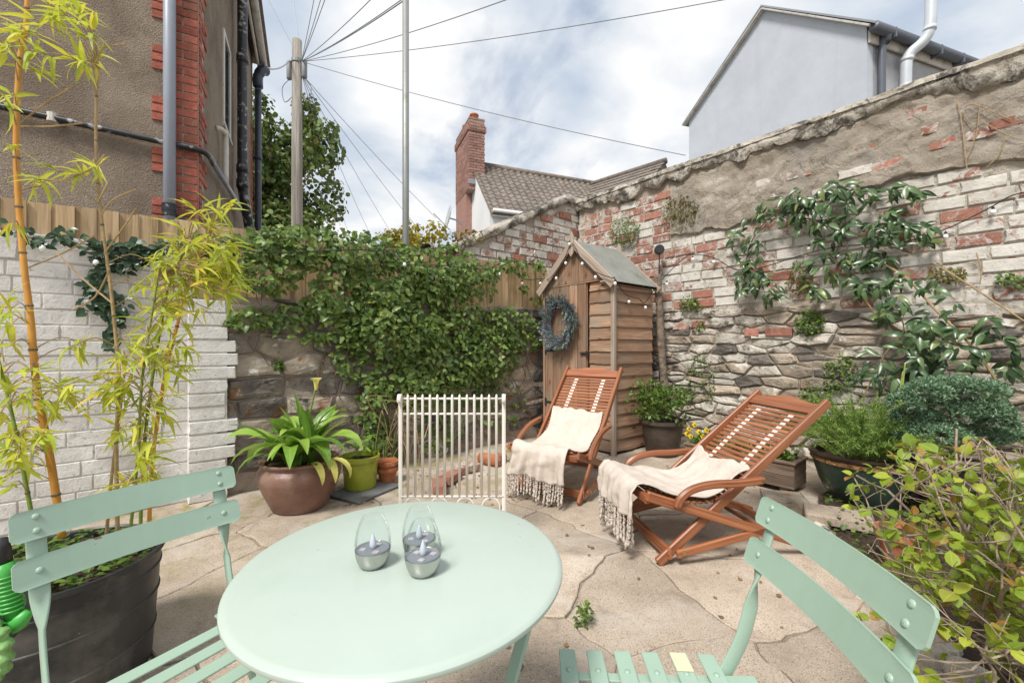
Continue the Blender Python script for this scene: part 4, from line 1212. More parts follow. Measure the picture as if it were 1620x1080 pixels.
def shed():
    s = thing('garden_shed', 'small brown wooden shed with felt roof in the garden corner', 'shed', (SX, SYY, 0))
    Wd, D, E, A = 1.0, 0.70, 1.80, 2.29
    rng = random.Random(2)
    mb = MB(); mb.box((D / 2 + 0.02, Wd / 2, E / 2 + 0.03), (D - 0.06, Wd - 0.06, E - 0.02)); mb.build('carcass', M['shed'], s)
    # overlapping boards: long side (faces -y) and the strip beside the door (faces -x)
    pitch = 0.131; n = 14
    for k in range(n):
        z = 0.03 + k * pitch
        zt = min(z + pitch + 0.02, E + 0.02)
        for side in (0, 1):
            mb = MB(k * 7 + side)
            L = D if side == 0 else 0.30
            nx = 6; V = []; G = []
            dr = [rng.uniform(-0.004, 0.004) for _ in range(nx + 1)]
            off = rng.uniform(0, 30)
            for i in range(nx + 1):
                x = L * i / nx
                for (yy, zz) in ((-0.022, z + dr[i]), (-0.004, zt), (0.006, zt), (0.0, z + dr[i])):
                    V.append((x, yy, zz) if side == 0 else (yy, L - x, zz)); G.append((x + off, zz * 1.0 + off, yy))
            F = []
            for i in range(nx):
                for q in range(4):
                    F.append((i * 4 + q, (i + 1) * 4 + q, (i + 1) * 4 + (q + 1) % 4, i * 4 + (q + 1) % 4))
            F += [(3, 2, 1, 0), (nx * 4, nx * 4 + 1, nx * 4 + 2, nx * 4 + 3)]
            mb.add(V, F, G); mb.build('siding_board', M['shed'], s)
    # corner posts
    mb = MB(4); mb.box((-0.012, -0.014, E / 2), (0.045, 0.045, E + 0.06), 0.004); mb.build('corner_post', M['shed_pale'], s)
    mb = MB(5); mb.box((-0.008, Wd + 0.004, E / 2), (0.05, 0.035, E + 0.04), 0.004); mb.build('corner_post', M['shed'], s)
    # door of five boards
    mb = MB(6); mb.box((-0.004, 0.66, 0.94), (0.012, 0.64, 1.82)); door = mb.build('door', M['shed'], s)
    for k in range(5):
        mb = MB(20 + k); mb.box((-0.018, 0.343 + 0.0635 + k * 0.128, 0.935), (0.016, 0.1215, 1.80 + rng.uniform(-0.004, 0.004)), 0.003); mb.build('plank', M['shed'], door)
    for z in (0.46, 1.08, 1.66):
        mb = MB(); mb.box((-0.029, 0.90, z), (0.005, 0.15, 0.028), 0.002); mb.box((-0.029, 0.985, z), (0.007, 0.03, 0.09), 0.002)
        mb.tube([(-0.032, 0.965, z - 0.045), (-0.032, 0.965, z + 0.045)], 0.007, 8); mb.build('hinge', M['iron'], door)
    mb = MB(); mb.box((-0.031, 0.36, 1.055), (0.012, 0.10, 0.03), 0.003); mb.box((-0.04, 0.32, 1.055), (0.014, 0.04, 0.05), 0.003); mb.tube([(-0.045, 0.30, 1.055), (-0.045, 0.42, 1.055)], 0.007, 8); mb.build('latch', M['iron'], door)
    # gable boards above the door
    for k in range(9):
        y0, y1 = 0.02 + k * 0.1067, 0.02 + (k + 1) * 0.1067 - 0.006
        zt = lambda y: E + 0.02 + (A - E) * (1 - abs(y - 0.5) / 0.5)
        mb = MB(40 + k); V = []
        ys = [y0, 0.5, y1] if y0 < 0.5 < y1 else [y0, y1]
        for x in (-0.030, -0.016):
            V += [(x, y, E + 0.045) for y in ys] + [(x, y, max(zt(y), E + 0.05)) for y in ys[::-1]]
        m = len(V) // 2
        F = [tuple(range(m)), tuple(range(2 * m - 1, m - 1, -1))] + [(i, m + i, m + (i + 1) % m, (i + 1) % m) for i in range(m)]
        F = [f[::-1] for f in F]
        mb.add(V, F, [(p[2] + k, p[1] * 1.0, p[0]) for p in V]); mb.build('gable_plank', M['shed'], s)
    mb = MB(60); mb.box((-0.022, 0.5, E + 0.035), (0.02, 1.0, 0.012)); mb.build('door_head', M['shed'], s)
    # roof: two felted slopes
    x0, x1 = -0.065, D + 0.05
    for sg in (-1, 1):
        mb = MB()
        ye, ze = 0.5 + sg * 0.545, E - 0.028
        sl = Vector((0, ye - 0.5, ze - A)).normalized()
        nrm = Vector((0, -sl.z * (1 if sg > 0 else -1), abs(sl.y)))
        a = Vector((0, 0.5, A + 0.035)); b = Vector((0, ye, ze + 0.035))
        nn = 8
        V = []; F = []
        for i in range(nn + 1):
            x = x0 + (x1 - x0) * i / nn
            for j in range(5):
                q = a.lerp(b, j / 4); V.append((x, q.y, q.z + 0.003 * noise.noise(Vector((x * 5, j, sg)))))
            V.append((x, b.y, b.z - 0.028))
        for i in range(nn):
            for j in range(5):
                q = (i * 6 + j, i * 6 + j + 1, (i + 1) * 6 + j + 1, (i + 1) * 6 + j)
                F.append(q if sg < 0 else q[::-1])
        mb.add(V, F); r = mb.build('roof_slope', M['felt'], s)
        mb = MB(70 + sg); V = []
        for x in (x0 + 0.005, x1 - 0.005):
            for q in (a - Vector((0, 0, 0.006)), b - Vector((0, 0.0, 0.006)), b - Vector((0, 0, 0.03)), a - Vector((0, 0, 0.03))): V.append((x, q.y, q.z))
        mb.add(V, [(0, 1, 2, 3), (7, 6, 5, 4), (0, 4, 5, 1), (1, 5, 6, 2), (2, 6, 7, 3), (3, 7, 4, 0)]); mb.build('roof_deck', M['shed'], r)
        # barge boards front and back
        for (x, w_) in ((x0 - 0.012, 0.085), (x1 + 0.012, 0.07)):
            mb = MB(80 + sg)
            mb.beam((x, 0.5 - sg * 0.0, A + 0.0), (x, ye + sg * 0.015, ze - 0.008), 0.02, w_, up=(0, 0, 1), ch=0.003); mb.build('barge_board', M['shed_pale'], s)
    for x in (x0 - 0.028, x1 + 0.026):
        mb = MB(); poly = [(0.5 - 0.03, A - 0.12), (0.5, A - 0.16), (0.5 + 0.03, A - 0.12), (0.5 + 0.034, A + 0.06), (0.5, A + 0.125), (0.5 - 0.034, A + 0.06)]
        V = [(x - 0.007, y, z) for y, z in poly] + [(x + 0.007, y, z) for y, z in poly]; m = len(poly)
        mb.add(V, [tuple(range(m)), tuple(range(2 * m - 1, m - 1, -1))] + [(i, m + i, m + (i + 1) % m, (i + 1) % m) for i in range(m)], [(p[2], p[1], p[0]) for p in V]); mb.build('finial', M['shed_pale'], s)
shed()

def wreath():
    M['sprig_blue'] = mat_leaf('dusty_blue_sprig', (0.055, 0.07, 0.11), (0.12, 0.15, 0.20), (0.24, 0.29, 0.34), vein=False, amt=0.1)
    M['sprig_green'] = mat_leaf('grey_green_sprig', (0.05, 0.09, 0.07), (0.11, 0.19, 0.14), (0.22, 0.32, 0.25), vein=False, amt=0.1)
    M['twig'] = mat_rough('dark_twig', [(0.3, (0.05, 0.035, 0.03)), (0.7, (0.13, 0.09, 0.07))], 20, bump=0.4, rnd=0)
    c = Vector((SX - 0.055, 3.413, 1.41))
    w = thing('door_wreath', 'oval wreath of blue-grey lavender and foliage on the shed door', 'wreath', c)
    rng = random.Random(4)
    a_, b_ = 0.185, 0.225
    mb = MB(); mb.tube([(-0.02 + rng.uniform(-.006, .006), a_ * math.cos(t), b_ * math.sin(t)) for t in [i * 2 * math.pi / 40 for i in range(40)]], 0.03, 8, closed=True); mb.build('ring', M['twig'], w)
    for part, mat, cnt, ln in (('lavender_sprig', M['sprig_blue'], 230, (0.08, 0.16)), ('leaf_sprig', M['sprig_green'], 80, (0.07, 0.14)), ('twig_sprig', M['twig'], 130, (0.10, 0.17))):
        mb = MB(3)
        for k in range(cnt):
            t = rng.uniform(0, 2 * math.pi)
            if part == 'twig_sprig': t = rng.gauss(-0.35, 0.8)
            r = rng.uniform(0.78, 1.18)
            p = Vector((-0.03 + rng.uniform(-0.02, 0.015), -a_ * r * math.cos(t), b_ * r * math.sin(t)))
            tg = Vector((0, a_ * math.sin(t), b_ * math.cos(t))).normalized(); out = Vector((0, -math.cos(t), math.sin(t)))
            d = (tg * rng.uniform(-1.0, -0.2) + out * rng.uniform(-0.35, 1.0) + Vector((rng.uniform(-0.8, 0.05), 0, 0))).normalized()
            L = rng.uniform(*ln)
            if part == 'twig_sprig': mb.tube([p, p + d * L * 0.5 + Vector((rng.uniform(-.01, .01), 0, 0)), p + d * L], 0.0022, 4); continue
            m = 7 if part == 'lavender_sprig' else 6
            sd = d.cross(Vector((1, 0.2, 0.1))).normalized()
            for q in range(m):
                o = p + d * L * (q / m)
                for sg in (-1, 1):
                    ld = (d * 0.8 + sd * sg * rng.uniform(0.4, 0.9) + Vector((rng.uniform(-0.5, 0.2), 0, 0))).normalized()
                    l = rng.uniform(0.016, 0.026) * (1.4 if part == 'leaf_sprig' else 1.0); ws = ld.cross(Vector((1, 0, 0)))
                    ws = ws.normalized() * l * 0.24 if ws.length > 0.1 else sd * l * 0.24
                    mb.add([o, o + ld * l * 0.5 + ws, o + ld * l, o + ld * l * 0.5 - ws], [(0, 1, 2, 3)])
        mb.build(part, mat, w)
wreath()

def stick_lamp():
    M['bark'] = mat_rough('grey_brown_bark', [(0.3, (0.12, 0.085, 0.06)), (0.7, (0.30, 0.235, 0.18))], 14, bump=0.9, bscale=60, bdist=0.015, rnd=0, spots=[((0.36, 0.33, 0.27), 16, 0.6, 0.68)])
    b = onX(1050, 690, 4.42); b.z = 0
    s = thing('support_branch', 'rough bark-covered branch standing upright beside the shed', 'branch', b)
    top = onX(1040, 435, 4.42); q = top - b
    mb = MB(); mb.tube(arc_pts([(0, 0, -0.02), (0.02, -0.01, 0.5), (0.0, 0.02, 1.0), (q.x * 0.8, q.y * 0.8 - 0.01, q.z * 0.8), (q.x, q.y, q.z)], 6), 0.042, 10, None); o = mb.build('shaft', M['bark'], s, smooth=True)
    mb = MB(); mb.tube([(q.x * 0.8, q.y * 0.8, q.z * 0.8), (q.x * 0.8 - 0.07, q.y * 0.8, q.z * 0.86)], 0.016, 7); mb.build('stub', M['bark'], s)
    mb = MB(); mb.tube([(0.01, 0, 0.8), (0.06, -0.06, 0.86)], 0.014, 7); mb.build('stub', M['bark'], s)
    lp = onX(1043, 395, 4.45); l = thing('garden_spotlight', 'small round black garden spotlight on a thin stem above the branch', 'lamp', (lp.x, lp.y, 0))
    mb = MB(); mb.tube([(0, 0, 0.0), (0.0, 0.0, lp.z - 0.03)], 0.008, 6); mb.build('stem', M['iron'], l)
    mb = MB(); d = Vector((-0.8, -0.6, 0)); a = Vector((0, 0, lp.z)); mb.tube([a - d * 0.05, a - d * 0.045, a + d * 0.03, a + d * 0.045], 0.055, 16, [0.75, 1, 1, 0.85]); mb.build('lamp_head', M['black_plastic'], l)
stick_lamp()

# ------------------------------------------------------------------ string lights
def string_lights():
    s = thing('string_lights', 'black cable string of small white round bulbs along fence, shed and wall', 'string lights', (0, 0, 0))
    F = SX - 0.115
    pts = [onY(95, 385, 3.82), onY(180, 402, 3.82), onY(240, 410, 3.80), onY(330, 385, 3.72), onY(420, 400, 3.66), onY(560, 395, 3.62), onY(622, 402, 3.65), onY(640, 418, 3.62), onY(700, 420, 3.62), onY(770, 425, 3.78), onY(812, 408, 3.84), onY(826, 440, 3.84), onY(855, 441, 3.80),
           onX(870, 440, F), onX(893, 408, F), onX(905, 385, F), onX(921, 412, F), onX(942, 430, F), onX(970, 440, F)]
    pts += [onY(972, 440, SYY - 0.10), onY(990, 466, SYY - 0.05), onY(1010, 472, SYY - 0.05), onY(1021, 478, SYY - 0.05), onX(1042, 448, 4.40), onX(1080, 410, XR - 0.05), onX(1098, 403, XR - 0.04), onX(1130, 408, XR - 0.04), onX(1180, 428, XR - 0.06), onX(1300, 395, XR - 0.08), onX(1395, 385, XR - 0.05), onX(1430, 383, XR - 0.04), onX(1495, 363, XR - 0.04), onX(1560, 332, XR - 0.04), onX(1605, 308, XR - 0.04), onX(1660, 300, XR - 0.04)]
    path = arc_pts(pts, 5)
    mb = MB(); mb.tube(path, 0.0045, 5); mb.build('cable', M['black_plastic'], s)
    bulbs = [onY(67, 392, 3.82), onY(152, 415, 3.82), onY(640, 418, 3.62), onY(769, 432, 3.80), onY(790, 433, 3.80), onY(826, 448, 3.84), onY(855, 448, 3.80),
             onX(880, 440, F), onX(895, 416, F), onX(901, 386, F), onX(921, 417, F), onX(942, 438, F), onY(973, 448, SYY - 0.10), onY(995, 477, SYY - 0.05), onY(1021, 486, SYY - 0.05), onX(1055, 449, 4.45), onX(1096, 410, XR - 0.05), onX(1129, 414, XR - 0.05), onX(1327, 406, XR - 0.06), onX(1424, 394, XR - 0.05), onX(1496, 374, XR - 0.05), onX(1571, 335, XR - 0.05), onX(1280, 393, XR - 0.08)]
    bm = MB(); bm.lathe([(0.001, -0.052), (0.010, -0.049), (0.019, -0.038), (0.021, -0.028), (0.017, -0.014), (0.009, -0.004)], 12); bulb = bm.mesh('bulb', M['bulb'], True)
    sm = MB(); sm.lathe([(0.010, -0.012), (0.0105, 0.014), (0.004, 0.022), (0.002, 0.03)], 8); sock = sm.mesh('socket', M['black_plastic'])
    for p in bulbs:
        b = link('bulb', bulb, s, p + Vector((0, 0, 0.02))); b.scale = (0.8, 0.8, 0.8); link('socket', sock, b, (0, 0, 0))
string_lights()

# ------------------------------------------------------------------ sage green bistro set
M['sage'] = mat_paint('sage_green_enamel', (0.315, 0.44, 0.352), 0.36, bump=0.01, var=0.03, dirt=((0.30, 0.40, 0.32), 4, 0.55, 0.85), scuff=((0.20, 0.12, 0.06), 21, 0.72, 0.745))
M['sage_top'] = mat_paint('sage_green_table_enamel', (0.43, 0.505, 0.45), 0.30, bump=0.006, var=0.02, dirt=((0.38, 0.47, 0.405), 2.5, 0.55, 0.85), scuff=((0.13, 0.14, 0.11), 60, 0.765, 0.785))
M['sage_faded'] = mat_paint('faded_cream_patch', (0.56, 0.57, 0.40), 0.5, var=0.06)
M['steel'] = mat_paint('brushed_steel', (0.50, 0.50, 0.47), 0.28, metallic=1.0, var=0.05)
M['solar'] = mat_paint('grey_solar_disc', (0.20, 0.215, 0.25), 0.3)
M['solar_cell'] = mat_paint('pale_shiny_cell', (0.62, 0.56, 0.55), 0.12, metallic=0.4)
M['led'] = mat_paint('milky_led_flame', (0.55, 0.58, 0.66), 0.3, var=0.0)
def glass_mat():
    m, t = newmat('clear_thin_glass')
    lw = t.n('LayerWeight', Blend=0.12)
    tr = t.n('BsdfTransparent', Color=(0.955, 0.97, 0.965)); gl = t.n('BsdfGlossy', Color=(1, 1, 1), Roughness=0.03)
    f = t.m('ADD', t.m('MULTIPLY', lw.outputs['Fresnel'], 0.55), 0.02, clamp=True)
    mx = t.n('MixShader'); t.set(mx.inputs[0], f); t.t.links.new(tr.outputs[0], mx.inputs[1]); t.t.links.new(gl.outputs[0], mx.inputs[2])
    o = t.n('OutputMaterial'); t.t.links.new(mx.outputs[0], o.inputs['Surface']); return m
M['glass'] = glass_mat()
TBL = W(-0.2197, 0.876)
def table():
    t = thing('bistro_table', 'round sage green metal bistro table in front', 'table', TBL, ang(0.5, 0.85))
    R, H = 0.322, 0.71
    mb = MB()
    prof = [(0.0005, H), (R * 0.5, H - 0.0003), (R - 0.012, H - 0.001), (R - 0.004, H - 0.003), (R, H - 0.0075), (R + 0.0005, H - 0.012), (R - 0.002, H - 0.017), (R - 0.007, H - 0.019), (R - 0.009, H - 0.012), (R - 0.03, H - 0.006), (0.0005, H - 0.006)]
    mb.lathe(prof[::-1], 96); smooth_by_angle(mb.build('table_top', M['sage_top'], t), 35)
    mb = MB(); mb.tube([(0.235 * math.cos(a), 0.235 * math.sin(a), H - 0.022) for a in [i * 2 * math.pi / 48 for i in range(48)]], 0.008, 8, closed=True); mb.build('support_ring', M['sage'], t, smooth=True)
    for sy in (-0.19, 0.19):
        for sg in (-1, 1):
            mb = MB(); y = sy + sg * 0.008 * (1 if sy > 0 else -1)
            mb.path_beam(arc_pts([(sg * 0.235, y, H - 0.03), (sg * 0.21, y, H - 0.10), (sg * 0.05, y, 0.42), (-sg * 0.05, y, 0.30), (-sg * 0.245, y, 0.015)], 4), 0.012, 0.026, up=(0, 1, 0), ch=0.003)
            mb.build('leg', M['sage'], t)
    for sg in (-1, 1):
        mb = MB(); mb.tube([(sg * 0.235, -0.2, 0.02), (sg * 0.235, 0.2, 0.02)], 0.009, 8); mb.tube([(sg * 0.2, -0.2, H - 0.09), (sg * 0.2, 0.2, H - 0.09)], 0.007, 8); mb.build('cross_rail', M['sage'], t)
    mb = MB(); mb.tube([(0, -0.21, 0.36), (0, 0.21, 0.36)], 0.007, 8); mb.build('pivot_rod', M['sage'], t)
table()

def lantern(xc, z, label, rot):
    L = thing('candle_lantern', label, 'lantern', W(xc, z, 0.71), rot, 'solar candle lanterns on the table')
    mb = MB(); mb.lathe([(0.001, 0.0005), (0.020, 0.0), (0.026, 0.003), (0.0305, 0.012), (0.0335, 0.023), (0.0345, 0.034), (0.0335, 0.034), (0.031, 0.0325), (0.001, 0.0325)], 40); smooth_by_angle(mb.build('steel_base', M['steel'], L), 50)
    mb = MB(); mb.lathe([(0.0315, 0.0328), (0.0315, 0.0335), (0.001, 0.0335)], 32); sd = mb.build('solar_disc', M['solar'], L)
    for (x, y) in ((0.017, 0.004), (-0.015, 0.012), (-0.008, -0.018)):
        mb = MB(); mb.box((x, y, 0.0341), (0.011, 0.011, 0.001), 0, 0.4); mb.build('solar_cell', M['solar_cell'], sd)
    mb = MB(); mb.lathe([(0.004, 0.034), (0.0065, 0.038), (0.0068, 0.044), (0.0045, 0.053), (0.0022, 0.060), (0.0004, 0.064)], 16); mb.build('flame_bulb', M['led'], L, smooth=True)
    mb = MB(); mb.lathe([(0.0352, 0.0325), (0.0356, 0.042), (0.0350, 0.054), (0.0325, 0.068), (0.0285, 0.081), (0.0235, 0.0925), (0.0205, 0.098), (0.0200, 0.0988), (0.0192, 0.0982)], 48); mb.build('glass_shade', M['glass'], L, smooth=True)
lantern(-0.278, 0.843, 'glass and steel candle lantern standing apart from the other two', 0.3)
lantern(-0.172, 0.815, 'front candle lantern of the two standing close together', 1.6)
lantern(-0.195, 0.886, 'candle lantern half hidden behind the front one', 2.4)

def bistro_chair(name, label, xc, z, face, flip=1, faded=False):
    """local +x is the way the chair faces"""
    c = thing(name, label, 'chair', W(xc, z), face, 'sage green bistro chairs')
    hw = 0.168
    # seat slats run side to side
    nsl = 6; xs0, xs1 = -0.15, 0.19
    for k in range(nsl):
        x = xs1 - 0.021 - k * (xs1 - xs0 - 0.03) / (nsl - 1)
        mb = MB(k)
        hl = 0.205
        pts = [(x, -hl, 0.452), (x, -hl * 0.5, 0.449), (x, 0, 0.4485), (x, hl * 0.5, 0.449), (x, hl, 0.452)]
        mb.sweep(pts, rect(0.037, 0.005, 0.0015), inset=0.003); sl = mb.build('seat_slat', M['sage'], c)
        for s in (-1, 1):
            mb = MB(); mb.lathe([(0.0065, 0), (0.006, 0.0025), (0.003, 0.004), (0.0004, 0.0044)], 10, (x, s * 0.145, 0.4525)); mb.build('rivet', M['sage'], sl, smooth=True)
        if faded and k == 4:
            mb = MB(); mb.box((x, -0.178, 0.4545), (0.036, 0.054, 0.002), 0.0005); o = mb.build('faded_end', M['sage_faded'], sl); o['label'] = 'cream faded end of one seat slat'
    for s in (-1, 1):
        mb = MB(); mb.path_beam(arc_pts([(xs1 - 0.01, s * 0.145, 0.4405), (0.0, s * 0.145, 0.4385), (xs0 - 0.075, s * 0.150, 0.4405)], 4), 0.022, 0.006, ch=0.0015); mb.build('seat_rail', M['sage'], c)
        # back post: flat bar, twisted below the lower slat, runs on as the front leg
        pts = [(-0.2785, s * hw, 0.800), (-0.2615, s * hw, 0.745), (-0.2425, s * hw, 0.68), (-0.230, s * hw, 0.63), (-0.222, s * hw, 0.585), (-0.205, s * hw, 0.52), (-0.175, s * hw, 0.455), (-0.12, s * (hw - .006), 0.37), (0.02, s * (hw - .01), 0.22), (0.21, s * (hw - .01), 0.012)]
        pts = arc_pts(pts, 4)
        ups = []
        for p in pts:
            k = min(1, max(0, (p.z - 0.585) / 0.085)); a = (1 - k) * math.pi / 2
            ups.append((math.cos(a), math.sin(a) * s, 0.0))
        mb = MB(); mb.sweep(pts, rect(0.030, 0.006, 0.0018), ups=ups, inset=0.002); smooth_by_angle(mb.build('back_post', M['sage'], c), 50)
        mb = MB(); y = s * (hw - 0.022)
        mb.path_beam(arc_pts([(0.165, y, 0.432), (0.05, y, 0.30), (-0.08, y, 0.17), (-0.235, y, 0.012)], 4), 0.006, 0.024, up=(0, 0, 1), ch=0.0018); mb.build('rear_leg', M['sage'], c)
    for (z0, x0, h, hl) in ((0.785, -0.268, 0.060, 0.205), (0.697, -0.243, 0.058, 0.205)):
        mb = MB(int(z0 * 100))
        n = 10; up = Vector((-0.30, 0, 0.95)).normalized()
        pts = [Vector((x0 + 0.008 - 0.016 * (1 - ((i / n) * 2 - 1) ** 2), -hl + 2 * hl * i / n, z0)) for i in range(n + 1)]
        nn = h / 2; cc = 0.010
        V = []; F = []
        sc = []
        for i, p in enumerate(pts):
            sc.append(p)
        # rounded-corner slat: shorten the top and bottom edges a little at the ends
        rows = [(-nn, cc), (-nn + cc * 0.4, cc * 0.35), (-nn + cc, 0), (nn - cc, 0), (nn - cc * 0.4, cc * 0.35), (nn, cc)]
        nrm = Vector((0.95, 0, 0.30)).normalized()
        for side in (0, 1):
            for (v, ins) in rows:
                for p in pts:
                    y = p.y * (hl - ins) / hl
                    V.append(Vector((p.x, y, p.z)) + up * v + nrm * (0.003 if side == 0 else -0.003))
        m = n + 1; nr = len(rows)
        for r in range(nr - 1):
            for i in range(n):
                a = r * m + i; F.append((a, a + 1, a + m + 1, a + m)); b = nr * m + a; F.append((b + m, b + m + 1, b + 1, b))
        ringi = [i for i in range(m)] + [r * m + n for r in range(1, nr)] + [(nr - 1) * m + i for i in range(n - 1, -1, -1)] + [r * m for r in range(nr - 2, 0, -1)]
        for q in range(len(ringi)):
            a, b = ringi[q], ringi[(q + 1) % len(ringi)]
            F.append((a, nr * m + a, nr * m + b, b))
        mb.add(V, F); sl = mb.build('back_slat', M['sage'], c)
        for s in (-1, 1):
            for dz in ((0.014, -0.014) if z0 > 0.75 else (0.0,)):
                q = Vector((x0 + 0.008 - 0.016 * (1 - (hw / 0.205) ** 2), s * hw, z0)) + up * dz + nrm * 0.003
                mb = MB(); V = []; F = []; na = 12; prof = [(0.0064, 0), (0.0058, 0.0018), (0.0033, 0.003), (0.0005, 0.0033)]
                e1 = Vector((0, 1, 0)); e2 = nrm.cross(e1)
                for (r, hgt) in prof:
                    for j in range(na):
                        a = 2 * math.pi * j / na; V.append(q + e1 * (r * math.cos(a)) + e2 * (r * math.sin(a)) + nrm * hgt)
                for i in range(3):
                    for j in range(na): F.append((i * na + j, i * na + (j + 1) % na, (i + 1) * na + (j + 1) % na, (i + 1) * na + j))
                mb.add(V, F); mb.build('rivet', M['sage'], sl, smooth=True)
    for (p, q) in (((0.165, -0.17, 0.425), (0.165, 0.17, 0.425)), ((0.18, -0.18, 0.045), (0.18, 0.18, 0.045)), ((-0.2, -0.165, 0.045), (-0.2, 0.165, 0.045)), ((-0.172, -0.18, 0.43), (-0.172, 0.18, 0.43))):
        mb = MB(); mb.tube([p, q], 0.0055, 8); mb.build('cross_rod', M['sage'], c)
    return c
# left chair: back from (-.997,.847) to (-.809,1.16); faces right and a little to the camera
bistro_chair('bistro_chair', 'sage green folding bistro chair pushed in beside the black tub planter', -0.885 + 0.857 * 0.265, 1.003 - 0.51 * 0.265, ang(0.857, -0.515))
bistro_chair('bistro_chair', 'sage green folding bistro chair with one faded slat end beside the leafy shrub', 0.552 - 0.268, 0.752, ang(-0.998, 0.05), faded=True)

# ------------------------------------------------------------------ wooden loungers and throws
M['teak'] = mat_wood('oiled_red_brown_hardwood', (0.17, 0.052, 0.022), (0.335, 0.122, 0.052), (0.46, 0.205, 0.095), 0.4, grain=(1.4, 60, 60), rnd=0.22, bump=0.1, spec=0.5)
M['brass'] = mat_paint('dull_brass_bolt', (0.45, 0.33, 0.18), 0.35, metallic=0.9)
M['strap'] = mat_paint('pale_webbing', (0.66, 0.62, 0.55), 0.8)
def fabric_mat():
    m, t = newmat('cream_soft_throw')
    v = t.coords('pos')
    c = t.ramp(t.noise(v, 14, 5), [(0.3, (0.54, 0.47, 0.405)), (0.7, (0.64, 0.57, 0.505))])
    wv = t.noise(v, 420, 2, 0.5)
    c = t.mix(t.ramp(wv, [(0.35, 0.16), (0.6, 0.0)]), c, (0.42, 0.36, 0.30))
    t.done(c, 0.95, t.bump(t.noise(v, 30, 5, 0.6), 0.35, 0.012, t.bump(wv, 0.3, 0.002)), spec=0.1)
    return m
M['throw'] = fabric_mat()
def lounger(label, xc, z, dx, dz, top, back_s, sling, arm, rear=(0.98, 0.0)):
    """local +x runs from the feet end towards the head; y = 0 is the near side rail"""
    c = thing('deck_lounger', label, 'lounger', W(xc, z), ang(dx, dz), 'wooden deck loungers')
    Wd = 0.52
    A0, A1 = Vector((0, 0, 0.012)), Vector((top[0], 0, top[1]))
    B0, B1 = Vector((-0.075, 0, 0.375)), Vector((rear[0], 0, rear[1] + 0.015))
    d = (A1 - A0).normalized()
    for k, y in enumerate((0.0, Wd)):
        sgn = 1 if k == 0 else -1
        mb = MB(k + 3); mb.beam(A0 + Vector((0, y, 0)), A1 + Vector((0, y, 0)), 0.026, 0.052, up=(0, 0, 1), ch=0.006); mb.build('side_rail', M['teak'], c)
        yb = y - sgn * 0.029
        mb = MB(k + 13); mb.beam(B0 + Vector((0, yb, 0)), B1 + Vector((0, yb, 0)), 0.024, 0.05, up=(0, 0, 1), ch=0.006); b = mb.build('seat_rail', M['teak'], c)
        for p in ((0.12, 0.305),):
            mb = MB(); mb.tube([(p[0], yb - sgn * 0.012, p[1]), (p[0], yb - sgn * 0.016, p[1])], 0.009, 10); mb.build('bolt', M['brass'], b)
        yc = y - sgn * 0.030
        C0, C1 = Vector((0.09, yc, 0.065)), Vector((0.60, yc, 0.155))
        mb = MB(k + 23); mb.beam(C0, C1, 0.022, 0.042, up=(0, 0, 1), ch=0.005); pr = mb.build('prop_bar', M['teak'], c)
        mb = MB(); mb.tube([C0 + Vector((0.035, -sgn * 0.0115, 0.007)), C0 + Vector((0.035, -sgn * 0.0145, 0.007))], 0.012, 10); mb.build('bolt', M['brass'], pr)
        # arm rest: curved, runs flat then bends down to the seat rail
        ya = y - sgn * 0.048 - sgn * 0.01
        mb = MB(k + 33); pts = arc_pts([(p[0], ya, p[1]) for p in arm], 5)
        mb.sweep(pts, rect(0.030, 0.042, 0.010), (0, 0, 1), [0.8] + [1.0] * (len(pts) - 2) + [0.85], inset=0.004); ar = smooth_by_angle(mb.build('arm_rest', M['teak'], c), 40)
        mb = MB(); q = arm[0]; mb.tube([(q[0] - 0.02, ya - sgn * 0.014, q[1]), (q[0] - 0.02, ya - sgn * 0.018, q[1])], 0.008, 10); mb.build('bolt', M['brass'], ar)
    # head board with a raised middle
    nv = 12; mb = MB(50); up = d; nrm = Vector((-d.z, 0, d.x)); base = A1 - d * 0.115
    V = []; G = []
    for side in (0.011, -0.011):
        for i in range(nv + 1):
            f = i / nv; y = 0.014 + (Wd - 0.028) * f
            hgt = 0.075 + 0.034 * (0.5 - 0.5 * math.cos(2 * math.pi * f)) ** 1.3
            for q in (0.0, hgt):
                p = base + up * q + nrm * side; V.append((p.x, y, p.z)); G.append((y * 1.0, q * 1.0 + 3, side))
    F = []; m = 2 * (nv + 1)
    for i in range(nv):
        a = 2 * i; F += [(a, a + 2, a + 3, a + 1)[::-1], (m + a, m + a + 2, m + a + 3, m + a + 1), (a + 1, a + 3, m + a + 3, m + a + 1)[::-1], (a, m + a, m + a + 2, a + 2)[::-1]]
    F += [(0, 1, m + 1, m), (2 * nv, m + 2 * nv, m + 2 * nv + 1, 2 * nv + 1)]
    mb.add(V, F, G); mb.build('head_board', M['teak'], c)
    for (p, w_, h_) in ((Vector((0.06, 0, 0.062)), 0.022, 0.06), (Vector((rear[0] - 0.07, 0, 0.035)), 0.02, 0.045), (Vector((-0.062, 0, 0.352)), 0.03, 0.045), (Vector((0.60, 0, 0.155)), 0.022, 0.022)):
        mb = MB(int(p.x * 100) + 60); mb.beam(p + Vector((0, -0.02, 0)), p + Vector((0, Wd + 0.02, 0)), h_, w_, up=(1, 0, 0), ch=0.004); mb.build('cross_rail', M['teak'], c)
    # sling of slats
    path = arc_pts([(p[0], 0, p[1]) for p in sling], 14)
    cum = [0.0]
    for i in range(1, len(path)): cum.append(cum[-1] + (path[i] - path[i - 1]).length)
    tot = cum[-1]; pitch = 0.0335; n = int(tot / pitch)
